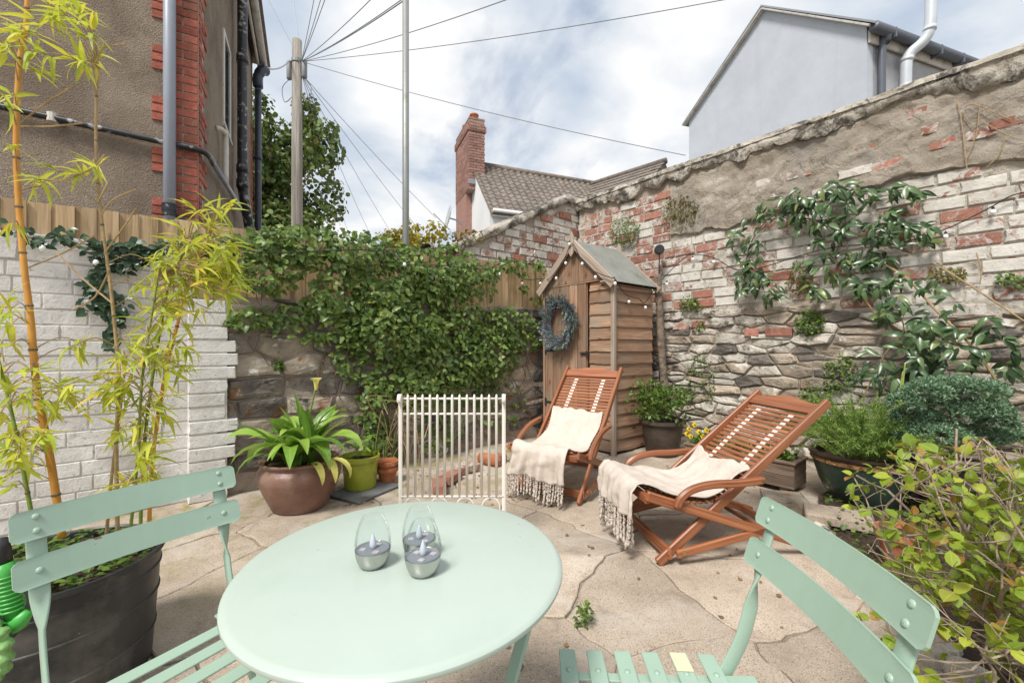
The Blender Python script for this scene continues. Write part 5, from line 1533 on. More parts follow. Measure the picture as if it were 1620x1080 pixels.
    def at(s):
        for i in range(1, len(cum)):
            if cum[i] >= s:
                f = (s - cum[i - 1]) / max(1e-6, cum[i] - cum[i - 1]); return path[i - 1].lerp(path[i], f), (path[i] - path[i - 1]).normalized()
        return path[-1], (path[-1] - path[-2]).normalized()
    for k in range(n):
        p, t = at(pitch * (k + 0.5)); nr = Vector((-t.z, 0, t.x)) if t.x < 0 else Vector((t.z, 0, -t.x))
        if nr.z < 0: nr = -nr
        mb = MB(100 + k); mb.beam(p + Vector((0, 0.018, 0)), p + Vector((0, Wd - 0.018, 0)), 0.022, 0.011, up=nr, ch=0.003); mb.build('slat', M['teak'], c)
    for y in (0.13, Wd - 0.13):
        mb = MB(); pp = []
        for i in range(60):
            p, t = at(tot * i / 59 * 0.995); pp.append(p + Vector((0, y, 0.0)))
        V = []; F = []
        for i, p in enumerate(pp):
            p2, t = at(tot * i / 59 * 0.995); nr = Vector((-t.z, 0, t.x)); nr = nr if nr.z > 0 else -nr
            V += [p + nr * 0.0062 + Vector((0, -0.011, 0)), p + nr * 0.0062 + Vector((0, 0.011, 0)), p - nr * 0.0062 + Vector((0, 0.011, 0)), p - nr * 0.0062 + Vector((0, -0.011, 0))]
        for i in range(len(pp) - 1):
            for q in range(4): F.append((i * 4 + q, i * 4 + (q + 1) % 4, (i + 1) * 4 + (q + 1) % 4, (i + 1) * 4 + q))
        # webbing shows only as short tabs between the slats
        V2 = []; F2 = []
        for k in range(n - 1):
            p, t = at(pitch * (k + 1.0)); nr = Vector((-t.z, 0, t.x)); nr = nr if nr.z > 0 else -nr
            o = len(V2)
            for (a, b) in ((-0.0085, -0.017), (0.0085, -0.017), (0.0085, 0.017), (-0.0085, 0.017)):
                V2.append(p + t * a + Vector((0, y + b, 0)) + nr * 0.0068)
            for (a, b) in ((-0.0085, -0.017), (0.0085, -0.017), (0.0085, 0.017), (-0.0085, 0.017)):
                V2.append(p + t * a + Vector((0, y + b, 0)) + nr * 0.003)
            F2 += [(o, o + 1, o + 2, o + 3), (o, o + 4, o + 5, o + 1), (o + 1, o + 5, o + 6, o + 2), (o + 2, o + 6, o + 7, o + 3), (o + 3, o + 7, o + 4, o)]
        mb.add(V2, F2); mb.build('webbing', M['strap'], c)
    return c, at, tot
def throw(label, c, prof, y0, y1, hang, fringe, seed, flare=0.0):
    """cloth laid along the profile (x, z of the lounger), then hanging free over the front edge"""
    rng = random.Random(seed)
    rotz = c.rotation_euler[2]
    t = thing('throw_blanket', label, 'blanket', c.location, rotz, 'cream fringed throws on the loungers')
    path = arc_pts([(p[0], 0, p[1]) for p in prof], 10)
    end = path[-1]
    nlie = len(path); nh = 16
    for k in range(1, nh + 1):
        f = k / nh; path.append(Vector((end.x - 0.018 - 0.012 * math.sin(f * 2.2), 0, end.z - 0.015 - hang * f)))
    ny = 46
    mb = MB()
    N = len(path)
    V = []; F = []
    edge = []
    for i, p in enumerate(path):
        lie = max(0.0, 1 - i / (nlie * 0.22))
        tang = (path[min(i + 1, N - 1)] - path[max(i - 1, 0)]).normalized(); nr = Vector((-tang.z, 0, tang.x))
        if i < nlie and nr.z < 0: nr = -nr
        if i >= nlie: nr = Vector((-1, 0, 0.0))
        g = i / (N - 1); hg = max(0, (i - nlie + 1) / nh)
        for j in range(ny + 1):
            f = j / ny
            wob = 0.02 * noise.noise(Vector((g * 4, 1.1, seed)))
            ya = y0 + wob + 0.09 * (1 - g) * noise.noise(Vector((g * 3.5, 7, seed))) ; yb = y1 + wob * 1.3 + 0.07 * noise.noise(Vector((g * 3.2, 3, seed))) - flare * (1 - g)
            y = ya + (yb - ya) * f
            fold = 0.009 * noise.noise(Vector((f * 7 + g * 2, g * 4, seed))) + 0.022 * max(0, noise.noise(Vector((f * 2.6 - g * 3, g * 6, seed + 4)))) + 0.008 * max(0, noise.noise(Vector((f * 6 + g * 5, g * 9, seed + 8))))
            pleat = hg ** 0.6 * (0.016 * math.sin(f * 34 + 3 * noise.noise(Vector((f * 4, 0, seed)))) + 0.012 * math.sin(f * 15 + seed))
            sl_ = 0.05 * lie * (noise.noise(Vector((f * 2.4, 2, seed))) + 0.5 * noise.noise(Vector((f * 7, 2, seed))))
            q = Vector((p.x, y, p.z)) - tang * sl_ + nr * (0.014 + abs(fold) * 1.2 + (0.0 if i < nlie else 0.006)) + Vector((-1, 0, 0)) * max(-0.02, pleat)
            if i >= nlie: q.z += hg * (0.035 * noise.noise(Vector((f * 2.1, 5, seed))) )
            V.append(q)
            if i == N - 1: edge.append(q)
    for i in range(N - 1):
        for j in range(ny):
            a = i * (ny + 1) + j; F.append((a, a + 1, a + ny + 2, a + ny + 1))
    mb.add(V, F)
    o = mb.build('cloth', M['throw'], t, smooth=True)
    so = o.modifiers.new('thick', 'SOLIDIFY'); so.thickness = 0.007; so.offset = 1.0
    # twisted tassels
    n = int((y1 - y0) / 0.0155)
    for k in range(n):
        f = (k + 0.5) / n * ny; j = min(int(f), ny - 1); p = edge[j].lerp(edge[j + 1], f - j)
        L = fringe * rng.uniform(0.85, 1.12)
        L = min(L, p.z - 0.008)
        ph = rng.uniform(0, 6); sw = Vector((rng.uniform(-0.02, 0.008), rng.uniform(-0.014, 0.014), 0))
        mb = MB(k); m = 16; pts = []; sc = []
        for i in range(m + 1):
            g = i / m
            pts.append(Vector((0.0022 * math.cos(g * 26 + ph), 0.0022 * math.sin(g * 26 + ph), -L * g + 0.006)) + sw * g * g)
            sc.append((1.0 if i < m - 1 else 0.75) * (0.92 + 0.14 * math.sin(g * 40 + ph)) * (1.35 if i == m - 2 else 1.0))
        mb.tube(pts, 0.0078, 6, sc); mb.build('tassel', M['throw'], t, loc=p, smooth=True)
    return t
# lounger nearer the camera
arm = [(0.575, 0.435), (0.42, 0.425), (0.27, 0.425), (0.16, 0.405), (0.095, 0.362), (0.075, 0.315)]
lr, at1, tot1 = lounger('brown slatted wooden lounger beside the raised bed, turned side-on', 0.76, 2.2, 0.988, 0.154, (1.02, 0.83), 0.5,
    [(0.93, 0.748), (0.75, 0.60), (0.58, 0.455), (0.46, 0.365), (0.32, 0.305), (0.15, 0.315), (0.0, 0.36), (-0.07, 0.395)], arm)
throw('cream fringed throw on the side-on lounger near the chair', lr, [(0.56, 0.455), (0.46, 0.372), (0.32, 0.315), (0.15, 0.325), (0.0, 0.372), (-0.085, 0.402)], 0.015, 0.50, 0.15, 0.165, 3, flare=-0.0)
arm2 = [(0.49, 0.50), (0.38, 0.49), (0.27, 0.47), (0.16, 0.42), (0.095, 0.365), (0.075, 0.315)]
ll, at2, tot2 = lounger('brown slatted wooden lounger in front of the shed, facing the table', 0.473, 3.0, 0.547, 0.837, (0.93, 0.935), 0.5,
    [(0.85, 0.848), (0.70, 0.70), (0.55, 0.55), (0.44, 0.435), (0.33, 0.345), (0.2, 0.31), (0.05, 0.345), (-0.07, 0.395)], arm2, rear=(0.96, 0.0))
throw('cream fringed throw over the lounger in front of the shed', ll, [(0.58, 0.585), (0.44, 0.445), (0.33, 0.355), (0.2, 0.32), (0.05, 0.355), (-0.085, 0.402)], 0.04, 0.50, 0.205, 0.15, 8)

# ------------------------------------------------------------------ white metal gate panel
M['white_metal'] = mat_paint('cream_painted_metal', (0.74, 0.71, 0.64), 0.45, dirt=((0.45, 0.33, 0.2), 22, 0.68, 0.75))
def gate():
    o = W(-0.345, 2.43)
    g = thing('metal_gate_panel', 'cream white metal gate panel of upright bars standing behind the table', 'gate', o, ang(1, 0.0))
    hw, H = 0.298, 0.865
    for s in (-1, 1):
        mb = MB(); pts = [(s * hw, 0, 0.0), (s * hw, 0, 0.45), (s * hw, 0, H - 0.03)]
        curl = [(s * hw, 0.0 - 0.018 * (1 - math.cos(a)), H - 0.03 + 0.034 * math.sin(a) * (1 - a / 9)) for a in [0.4, 0.9, 1.4, 1.9, 2.5, 3.2, 3.9, 4.6, 5.3]]
        mb.path_beam(arc_pts(pts + curl, 3), 0.022, 0.008, up=(0, -1, 0), ch=0.002); smooth_by_angle(mb.build('post', M['white_metal'], g), 50)
    n = 13
    for k in range(n):
        x = -hw + (k + 1) * 2 * hw / (n + 1)
        mb = MB(); mb.tube([(x, 0, 0.276), (x, 0, 0.84), (x, 0, 0.857), (x, 0, 0.864)], 0.0078, 10, [1, 1, 0.8, 0.3]); mb.build('bar', M['white_metal'], g, smooth=True)
    for z in (0.838, 0.75, 0.276):
        mb = MB(); mb.tube([(-hw, 0.009 if z != 0.276 else 0, z), (hw, 0.009 if z != 0.276 else 0, z)], 0.0065, 8); mb.build('cross_bar', M['white_metal'], g, smooth=True)
    for k in range(4):
        x = -hw + (k + 0.5) * 2 * hw / 4
        mb = MB(); mb.tube([(x + 0.052 * math.cos(a), 0, 0.212 + 0.058 * math.sin(a)) for a in [i * 2 * math.pi / 24 for i in range(24)]], 0.0045, 8, closed=True, up=(0, 1, 0)); mb.build('ring', M['white_metal'], g, smooth=True)
    mb = MB(); mb.tube([(-hw, 0, 0.148), (hw, 0, 0.148)], 0.0065, 8); mb.build('cross_bar', M['white_metal'], g, smooth=True)
gate()

# ------------------------------------------------------------------ hose and spray gun at the tub
def hose():
    M['lime_plastic'] = mat_paint('bright_green_plastic', (0.06, 0.38, 0.06), 0.4, var=0.05)
    M['hose_cloth'] = mat_rough('pale_green_hose_fabric', [(0.35, (0.16, 0.34, 0.10)), (0.65, (0.30, 0.52, 0.20))], 60, bump=0.4, bscale=120, rnd=0, spots=[((0.01, 0.015, 0.01), 24, 0.60, 0.62)])
    base = atz(12, 975, 1.08)
    g = thing('spray_gun', 'bright green and black hose spray gun hanging on the tub rim', 'spray gun', base)
    r = W(1, 0); f = W(0, 1)
    def q(x, z, d=0.0): return r * x + f * d + Vector((0, 0, z))
    mb = MB(); mb.tube([q(0.018, 0.0), q(-0.005, 0.11), q(-0.012, 0.135)], 0.021, 14, [0.9, 1, 1]); b = mb.build('grip', M['lime_plastic'], g, smooth=True)
    for k in range(9):
        mb = MB(); a = 0.02 + k * 0.0105; x = 0.018 - a * 0.21
        mb.tube([q(x, a - 0.0022), q(x - 0.0005, a + 0.0022)], 0.0245, 14); mb.build('grip_rib', M['lime_plastic'], b, smooth=True)
    mb = MB(); mb.tube([q(-0.012, 0.135), q(-0.018, 0.175), q(-0.02, 0.20)], 0.017, 12, [1.1, 1.1, 0.8]); mb.build('hose_connector', M['black_plastic'], g, smooth=True)
    mb = MB(); mb.tube([q(0.055, 0.012, -0.0), q(0.03, -0.012), q(0.0, -0.028)], 0.022, 14, [0.45, 0.95, 1.1]); mb.build('barrel', M['lime_plastic'], g, smooth=True)
    mb = MB(); mb.tube([q(0.004, -0.026, -0.003), q(-0.022, -0.042, -0.012), q(-0.028, -0.046, -0.014)], 0.034, 18, [0.85, 1, 0.85]); mb.build('nozzle_dial', M['black_plastic'], g, smooth=True)
    mb = MB(); mb.path_beam(arc_pts([q(0.05, 0.02), q(0.058, 0.05), q(0.036, 0.085), q(0.018, 0.125)], 4), 0.016, 0.007, up=f); mb.build('trigger', M['black_plastic'], g)
    p0 = atz(-28, 1005, 1.04)
    h = thing('garden_hose', 'crumpled pale green fabric garden hose at the foot of the tub', 'hose', p0)
    pts = [Vector((0, 0, 0.03)), r * 0.045 + Vector((0, 0, 0.0)), r * 0.05 + Vector((0, 0, -0.07)), r * 0.01 + Vector((0, 0, -0.12)), r * 0.0 - f * 0.02 + Vector((0, 0, -0.19)), r * 0.06 - f * 0.03 + Vector((0, 0, -0.16)), r * 0.075 - f * 0.03 + Vector((0, 0, -0.21)), r * 0.03 + Vector((0, 0, -0.3))]
    low = p0.z
    pts.append(r * 0.05 + Vector((0, 0, -low + 0.02)))
    path = arc_pts(pts, 12)
    mb = MB(); mb.tube(path, 0.016, 12, [1 + 0.28 * math.sin(i * 1.25) + 0.1 * math.sin(i * 2.7) for i in range(len(path))]); mb.build('hose_tube', M['hose_cloth'], h, smooth=True)
hose()

# ------------------------------------------------------------------ foliage tools
def leaf_tpl(wd, nseg=4, fold=0.25, curl=0.25, peak=0.4, tip=1.0, twist=0.0):
    """leaf of length 1 along +x; returns verts, faces, grain (along, across, 0)"""
    V = []; F = []; G = []
    for i in range(nseg + 1):
        x = i / nseg
        if x < peak: w = math.sin(x / peak * math.pi / 2) ** 0.7
        else: w = max(0.0, 1 - ((x - peak) / (1 - peak)) ** (1.3 + tip)) ** (0.8)
        w *= wd / 2
        z = -curl * x * x
        for s in (-1, 0, 1):
            a = twist * x
            V.append((x * (1 - 0.15 * curl * x), s * w * math.cos(a), z + abs(s) * w * fold + s * w * math.sin(a))); G.append((x, s, 0.0))
    for i in range(nseg):
        a = i * 3; b = a + 3
        F += [(a, b, b + 1, a + 1), (a + 1, b + 1, b + 2, a + 2)]
    return np.array(V), F, G
def ivy_tpl():
    V = [(0, 0, 0), (0.10, -0.30, 0.05), (0.28, -0.42, 0.03), (0.42, -0.24, 0.04), (0.62, -0.28, 0.0), (1.0, 0, -0.10), (0.62, 0.28, 0.0), (0.42, 0.24, 0.04), (0.28, 0.42, 0.03), (0.10, 0.30, 0.05), (0.35, 0, -0.03), (0.65, 0, -0.05)]
    F = [(0, 1, 10), (1, 2, 3, 10), (3, 4, 11, 10), (4, 5, 11), (5, 6, 11), (6, 7, 10, 11), (7, 8, 9, 10), (9, 0, 10)]
    return np.array(V, float), [f[::-1] for f in F], [(p[0], p[1] * 2.2, 0) for p in V]
def mk(pos, d, n, size, wk=1.0):
    d = Vector(d).normalized(); n = Vector(n); n = n - d * n.dot(d)
    if n.length < 1e-4: n = d.orthogonal()
    n.normalize(); y = n.cross(d)
    m = np.eye(4)
    m[:3, 0] = np.array(d) * size; m[:3, 1] = np.array(y) * size * wk; m[:3, 2] = np.array(n) * size; m[:3, 3] = np.array(pos)
    return m
CAMP = np.array([0, 0, CAM_H])
def foliage(parent, name, tpls, mats, material, nparts=0, stuff=None):
    """the leaves that show largest become parts of their own, the rest one joined part"""
    if not isinstance(tpls, list): tpls = [tpls]
    org = np.array(parent.location) if parent is not None else np.zeros(3)
    rng = random.Random(len(mats))
    order = sorted(range(len(mats)), key=lambda i: -np.linalg.norm(mats[i][:3, 0]) / max(0.05, np.linalg.norm(mats[i][:3, 3] - CAMP)))
    meshes = []
    for (V, F, G) in tpls:
        mb = MB(); mb.add([tuple(p) for p in V], F, G); me = mb.mesh(name, material, True); meshes.append(me)
    for i in order[:nparts]:
        o = bpy.data.objects.new(name, meshes[i % len(meshes)]); COL.objects.link(o); o.parent = parent
        m = mats[i].copy(); m[:3, 3] -= org
        o.matrix_basis = Matrix(m.tolist())
    rest = order[nparts:]
    if rest:
        VV = []; FF = []; GG = []; off = 0
        for i in rest:
            V, F, G = tpls[i % len(tpls)]
            m = mats[i]
            P = V @ m[:3, :3].T + (m[:3, 3] - org)
            VV.append(P); FF += [tuple(k + off for k in f) for f in F]; GG += G; off += len(V)
        me = bpy.data.meshes.new(stuff or name)
        me.from_pydata(np.concatenate(VV).tolist(), [], FF)
        at = me.attributes.new('grain', 'FLOAT_VECTOR', 'POINT'); at.data.foreach_set('vector', np.array(GG, dtype=np.float32).ravel())
        me.polygons.foreach_set('use_smooth', [True] * len(me.polygons)); me.materials.append(material); me.update()
        o = link(stuff or name, me, parent); o['kind'] = 'stuff'
def rvec(rng, k=1.0): return Vector((rng.uniform(-k, k), rng.uniform(-k, k), rng.uniform(-k, k)))

M['stem_tan'] = mat_rough('tan_stem', [(0.3, (0.30, 0.20, 0.10)), (0.7, (0.47, 0.35, 0.19))], 20, bump=0.3, rnd=0.1)
M['stem_brown'] = mat_rough('brown_woody_stem', [(0.3, (0.11, 0.075, 0.05)), (0.7, (0.24, 0.175, 0.12))], 20, bump=0.5, rnd=0.1)
M['stem_grey'] = mat_rough('pale_grey_twig', [(0.3, (0.24, 0.18, 0.13)), (0.7, (0.44, 0.36, 0.28))], 20, bump=0.5, rnd=0.1)
M['stem_green'] = mat_rough('green_stem', [(0.3, (0.12, 0.17, 0.03)), (0.7, (0.22, 0.30, 0.06))], 20, bump=0.2, rnd=0.1)
M['cane_gold'] = mat_rough('golden_bamboo_cane', [(0.3, (0.50, 0.21, 0.03)), (0.7, (0.66, 0.33, 0.06))], 9, rough=0.4, bump=0.1, rnd=0.1, spec=0.5, spots=[((0.40, 0.36, 0.08), 5, 0.6, 0.75)])
M['ivy'] = mat_leaf('ivy_leaf', (0.04, 0.09, 0.02), (0.115, 0.205, 0.042), (0.25, 0.34, 0.085), old=((0.30, 0.29, 0.07), 0.93), spec=0.5, rough=0.38)
M['ivy_dark'] = mat_leaf('dark_ivy_leaf', (0.012, 0.032, 0.014), (0.025, 0.06, 0.024), (0.05, 0.10, 0.035), spec=0.5, rough=0.35, amt=0.15)
M['clematis'] = mat_leaf('glossy_climber_leaf', (0.018, 0.045, 0.016), (0.045, 0.10, 0.034), (0.13, 0.205, 0.08), old=((0.20, 0.24, 0.07), 0.93), spec=0.55, rough=0.3, amt=0.15)
M['bamboo'] = mat_leaf('yellow_green_bamboo_leaf', (0.24, 0.38, 0.04), (0.46, 0.55, 0.055), (0.68, 0.66, 0.09), old=((0.72, 0.52, 0.06), 0.92), rough=0.5, amt=0.42)
M['lily'] = mat_leaf('bright_strap_leaf', (0.075, 0.19, 0.025), (0.17, 0.34, 0.045), (0.33, 0.49, 0.085), rough=0.32, amt=0.25, spec=0.5)
M['shrub'] = mat_leaf('yellow_green_shrub_leaf', (0.10, 0.19, 0.022), (0.22, 0.32, 0.03), (0.40, 0.44, 0.05), old=((0.36, 0.15, 0.05), 0.86), rough=0.5, amt=0.3)
M['small_green'] = mat_leaf('small_green_leaf', (0.03, 0.08, 0.012), (0.085, 0.17, 0.025), (0.19, 0.28, 0.05), rough=0.45, vein=False)
M['rosemary'] = mat_leaf('feathery_green_needle', (0.06, 0.13, 0.02), (0.14, 0.26, 0.045), (0.28, 0.41, 0.09), rough=0.5, vein=False)
M['juniper'] = mat_leaf('blue_green_needle', (0.05, 0.12, 0.06), (0.14, 0.255, 0.14), (0.33, 0.46, 0.29), rough=0.5, vein=False, amt=0.12)
M['moss'] = mat_leaf('brownish_moss', (0.07, 0.065, 0.015), (0.16, 0.14, 0.03), (0.27, 0.25, 0.06), rough=0.7, vein=False)
M['tree_leaf'] = mat_leaf('tree_leaf', (0.03, 0.07, 0.014), (0.085, 0.15, 0.03), (0.20, 0.25, 0.065), rough=0.6, vein=False, amt=0.25, old=((0.22, 0.15, 0.05), 0.95))
M['tree_yellow'] = mat_leaf('autumn_tree_leaf', (0.17, 0.16, 0.02), (0.34, 0.30, 0.035), (0.52, 0.43, 0.06), rough=0.6, vein=False)
M['dry_leaf'] = mat_leaf('dry_fallen_leaf', (0.10, 0.06, 0.035), (0.24, 0.14, 0.07), (0.40, 0.26, 0.14), rough=0.8)
M['yellow_petal'] = mat_leaf('yellow_petal', (0.60, 0.42, 0.01), (0.72, 0.52, 0.015), (0.82, 0.62, 0.03), rough=0.5, vein=False)
M['calla'] = mat_leaf('pale_yellow_flower', (0.62, 0.60, 0.12), (0.72, 0.68, 0.20), (0.80, 0.76, 0.30), rough=0.45, vein=False)
M['dark_eye'] = mat_paint('dark_flower_eye', (0.05, 0.015, 0.01), 0.6)

T_IVY = [ivy_tpl(), leaf_tpl(0.62, 4, 0.2, 0.25, 0.3, 0.2)]
T_BAM = [leaf_tpl(0.15, 5, 0.35, c, 0.25, 0.0, tw) for c, tw in ((0.15, 0.2), (0.4, -0.3), (0.7, 0.4))]
T_CLE = [leaf_tpl(0.36, 5, 0.35, c, 0.38, 0.3) for c in (0.15, 0.4, 0.65)]
T_SHR = [leaf_tpl(0.78, 4, 0.25, c, 0.42, 0.9) for c in (0.1, 0.35)]
T_SML = [leaf_tpl(0.6, 2, 0.2, 0.2, 0.4, 0.6)]
T_NEE = [leaf_tpl(0.16, 2, 0.0, 0.15, 0.3, 0.2)]

# ------------------------------------------------------------------ ivy over the back wall and fence
def ivy():
    rng = random.Random(101)
    iv = thing('ivy', 'dense green ivy hanging over the fence and rubble wall', 'ivy', (2.0, YB - 0.1, 0))
    blobs = [(455, 388, 85, 30, 330, .28), (420, 425, 60, 42, 230, .25), (560, 402, 90, 36, 420, .28), (640, 445, 95, 55, 760, .36), (705, 432, 55, 46, 420, .34), (620, 520, 82, 66, 760, .36), (700, 560, 82, 72, 760, .34), (765, 560, 58, 46, 380, .24), (822, 530, 44, 28, 190, .15), (660, 612, 60, 38, 300, .28),
             (545, 470, 62, 50, 250, .2), (500, 505, 80, 36, 150, .12), (395, 505, 42, 18, 80, .1), (565, 560, 36, 46, 130, .14), (592, 640, 25, 60, 170, .22), (603, 725, 30, 62, 220, .25), (745, 615, 46, 26, 120, .16), (755, 430, 40, 14, 80, .1), (815, 420, 50, 9, 60, .06), (335, 388, 45, 18, 110, .16), (700, 690, 40, 45, 70, .12), (790, 640, 40, 40, 60, .1), (745, 445, 30, 30, 150, .2), (800, 505, 40, 22, 140, .16), (690, 500, 70, 60, 420, .36)]
    mats = []
    for (cx, cy, rx, ry, n, th) in blobs:
        for k in range(int(n * 1.25)):
            a = rng.uniform(0, 2 * math.pi); r = math.sqrt(rng.random()); r *= 1 + 0.18 * noise.noise(Vector((math.cos(a) * 2, math.sin(a) * 2, cx)))
            px, py = cx + rx * r * math.cos(a), cy + ry * r * math.sin(a)
            # clumpy: leave gaps
            if noise.noise(Vector((px * 0.035, py * 0.035, 2.2))) < -0.42: continue
            lump = 0.55 + 0.45 * noise.noise(Vector((px * 0.022, py * 0.022, 8.0)))
            dep = th * (1 - r * r * 0.75) * lump * rng.uniform(0.25, 1.15) + 0.02
            p = onY(px, py, YB - 0.04 - dep)
            if p.z < 0.03: continue
            d = Vector((rng.uniform(-1.2, 1.2), -0.35 + rng.uniform(-0.5, 0.3), -0.6 + rng.uniform(-0.7, 1.0)))
            nrm = Vector((rng.uniform(-0.9, 0.9), -1.0, rng.uniform(-0.3, 1.3)))
            mats.append(mk(p, d, nrm, rng.uniform(0.042, 0.078)))
    foliage(iv, 'leaf', T_IVY, mats, M['ivy'], 300, 'leaves')
    # stems
    for k in range(26):
        b = rng.choice(blobs[:16]); px, py = b[0] + rng.uniform(-30, 30), b[1] + rng.uniform(0, 40)
        pts = []
        for i in range(6):
            q = onY(px + rng.uniform(-10, 10) + i * rng.uniform(-6, 6), py + i * 26, YB - 0.03 - b[5] * 0.4 * rng.random()); 
            if q.z < 0.02: q.z = 0.02
            pts.append(q - iv.location)
        mb = MB(k); mb.tube(arc_pts(pts, 3), rng.uniform(0.002, 0.006), 5); mb.build('stem', M['stem_brown'], iv)
    # dark vine along the white wall
    v = thing('trailing_vine', 'dark green vine trailing along the top of the white wall', 'vine', (-0.6, YB - 0.02, 0))
    mats = []
    lines = [[(5, 362), (60, 378), (110, 372), (150, 392), (200, 385), (250, 392), (310, 380)], [(170, 395), (165, 430), (158, 460), (176, 500), (172, 548)], [(150, 395), (180, 420), (205, 410), (240, 400)], [(190, 395), (215, 408), (235, 398)], [(168, 430), (148, 455), (145, 490)], [(172, 470), (190, 480), (186, 510)]]
    for ln in lines:
        P = arc_pts([onY(x, y, YB - 0.03) for x, y in ln], 5)
        mb = MB(); mb.tube([q - v.location for q in P], 0.003, 5); mb.build('stem', M['stem_brown'], v)
        for i in range(len(P) - 1):
            m = 4 if ln is not lines[0] else 3
            for q in range(m):
                if rng.random() < 0.1: continue
                p = P[i].lerp(P[i + 1], rng.random()) + Vector((rng.uniform(-0.04, 0.04), -rng.uniform(0.005, 0.05), rng.uniform(-0.05, 0.05)))
                mats.append(mk(p, (rng.uniform(-1, 1), -0.3, rng.uniform(-1, 0.2)), (rng.uniform(-0.4, 0.4), -1, rng.uniform(0.1, 0.8)), rng.uniform(0.045, 0.075)))
    foliage(v, 'leaf', T_IVY, mats, M['ivy_dark'], 300, 'leaves')
    # leafy vine along the sunny part of the fence
    v2 = thing('fence_vine', 'thin leafy vine creeping over the fence boards near the shed', 'vine', (3.3, YB, 0))
    mats = []
    for ln in [[(745, 432), (770, 418), (800, 412), (826, 416), (850, 424), (862, 440)], [(800, 420), (822, 440), (828, 462)], [(842, 470), (860, 490), (866, 520)], [(770, 425), (775, 450), (768, 470)]]:
        P = arc_pts([onY(x, y, YB + 0.02) for x, y in ln], 5)
        mb = MB(); mb.tube([q - v2.location for q in P], 0.003, 5); mb.build('stem', M['stem_brown'], v2)
        for i in range(len(P) - 1):
            for q in range(3):
                if rng.random() < 0.35: continue
                p = P[i].lerp(P[i + 1], rng.random()) + Vector((rng.uniform(-0.06, 0.06), -rng.uniform(0.01, 0.08), rng.uniform(-0.05, 0.05)))
                mats.append(mk(p, (rng.uniform(-1, 1), -0.3, rng.uniform(-1, 0.2)), (rng.uniform(-0.4, 0.4), -1, rng.uniform(0.1, 0.8)), rng.uniform(0.05, 0.085)))
    foliage(v2, 'leaf', T_IVY, mats, M['small_green'], 300, 'leaves')
ivy()

# ------------------------------------------------------------------ climber on the tall wall
def climber():
    rng = random.Random(55)
    c = thing('evergreen_climber', 'glossy long-leaved evergreen climber spread over the tall wall', 'climber', (XR - 0.05, 1.4, 0))
    blobs = [(1182, 385, 26, 40, 26), (1180, 440, 28, 30, 26), (1215, 455, 36, 20, 22), (1235, 330, 42, 24, 24), (1320, 308, 75, 20, 44), (1425, 303, 36, 12, 14), (1300, 345, 60, 26, 40), (1430, 350, 40, 22, 18), (1350, 385, 60, 36, 40), (1440, 370, 36, 26, 14), (1310, 430, 50, 36, 26), (1395, 440, 50, 34, 30), (1450, 480, 64, 44, 42), (1505, 530, 76, 44, 46), (1420, 560, 56, 36, 30), (1570, 565, 46, 36, 16), (1555, 620, 60, 30, 16), (1400, 600, 44, 26, 12), (1470, 590, 60, 30, 24)]
    mats = []
    for (cx, cy, rx, ry, n) in blobs:
        for k in range(max(1, int(n * (1.0 if cy < 450 else 0.85)))):
            a = rng.uniform(0, 2 * math.pi); r = math.sqrt(rng.random())
            px, py = cx + rx * r * math.cos(a), cy + ry * r * math.sin(a)
            dep = rng.uniform(0.03, 0.20 if cy < 480 else 0.35)
            p = onX(px, py, XR - 0.02 - dep)
            # whorl of leaves that hang outwards and down
            for q in range(rng.choice((1, 2, 2, 3))):
                d = Vector((rng.uniform(-0.7, 0.05), rng.uniform(-0.9, 0.9), rng.uniform(-1.0, 0.15)))
                nrm = Vector((-1.0, rng.uniform(-0.5, 0.5), rng.uniform(0.2, 1.0)))
                mats.append(mk(p, d, nrm, rng.uniform(0.07, 0.125), rng.uniform(0.8, 1.15)))
    foliage(c, 'leaf', T_CLE, mats, M['clematis'], 300, 'leaves')
    stems = [([(1290, 385), (1330, 420), (1365, 470), (1405, 520), (1470, 595)], 0.006, .10, 'stem_tan'), ([(1395, 415), (1440, 445), (1480, 490), (1540, 550), (1580, 610), (1605, 680)], 0.009, .16, 'stem_tan'), ([(1475, 415), (1540, 455), (1620, 508)], 0.006, .12, 'stem_tan'),
             ([(1180, 470), (1178, 430), (1190, 380), (1225, 340), (1300, 318), (1380, 305), (1440, 300)], 0.006, .05, 'stem_brown'), ([(1225, 340), (1300, 350), (1380, 380), (1440, 400)], 0.005, .07, 'stem_brown'), ([(1360, 640), (1400, 560), (1430, 520), (1410, 480)], 0.005, .1, 'stem_tan'), ([(1310, 330), (1340, 380), (1330, 430)], 0.004, .08, 'stem_brown'), ([(1530, 250), (1545, 210), (1550, 160)], 0.003, .05, 'stem_tan'), ([(1530, 270), (1522, 200), (1515, 160)], 0.003, .05, 'stem_tan'), ([(1550, 190), (1590, 212), (1620, 222)], 0.003, .05, 'stem_tan'), ([(1540, 200), (1525, 180), (1540, 165), (1600, 190)], 0.003, .05, 'stem_tan'), ([(1590, 215), (1580, 245), (1560, 265)], 0.003, .05, 'stem_tan'), ([(1545, 400), (1552, 430), (1550, 450)], 0.004, .05, 'stem_tan')]
    for (ln, r, dep, mt) in stems:
        P = arc_pts([onX(x, y, XR - dep) - c.location for x, y in ln], 5)
        mb = MB(); mb.tube(P, r, 6); mb.build('stem', M[mt], c)
climber()

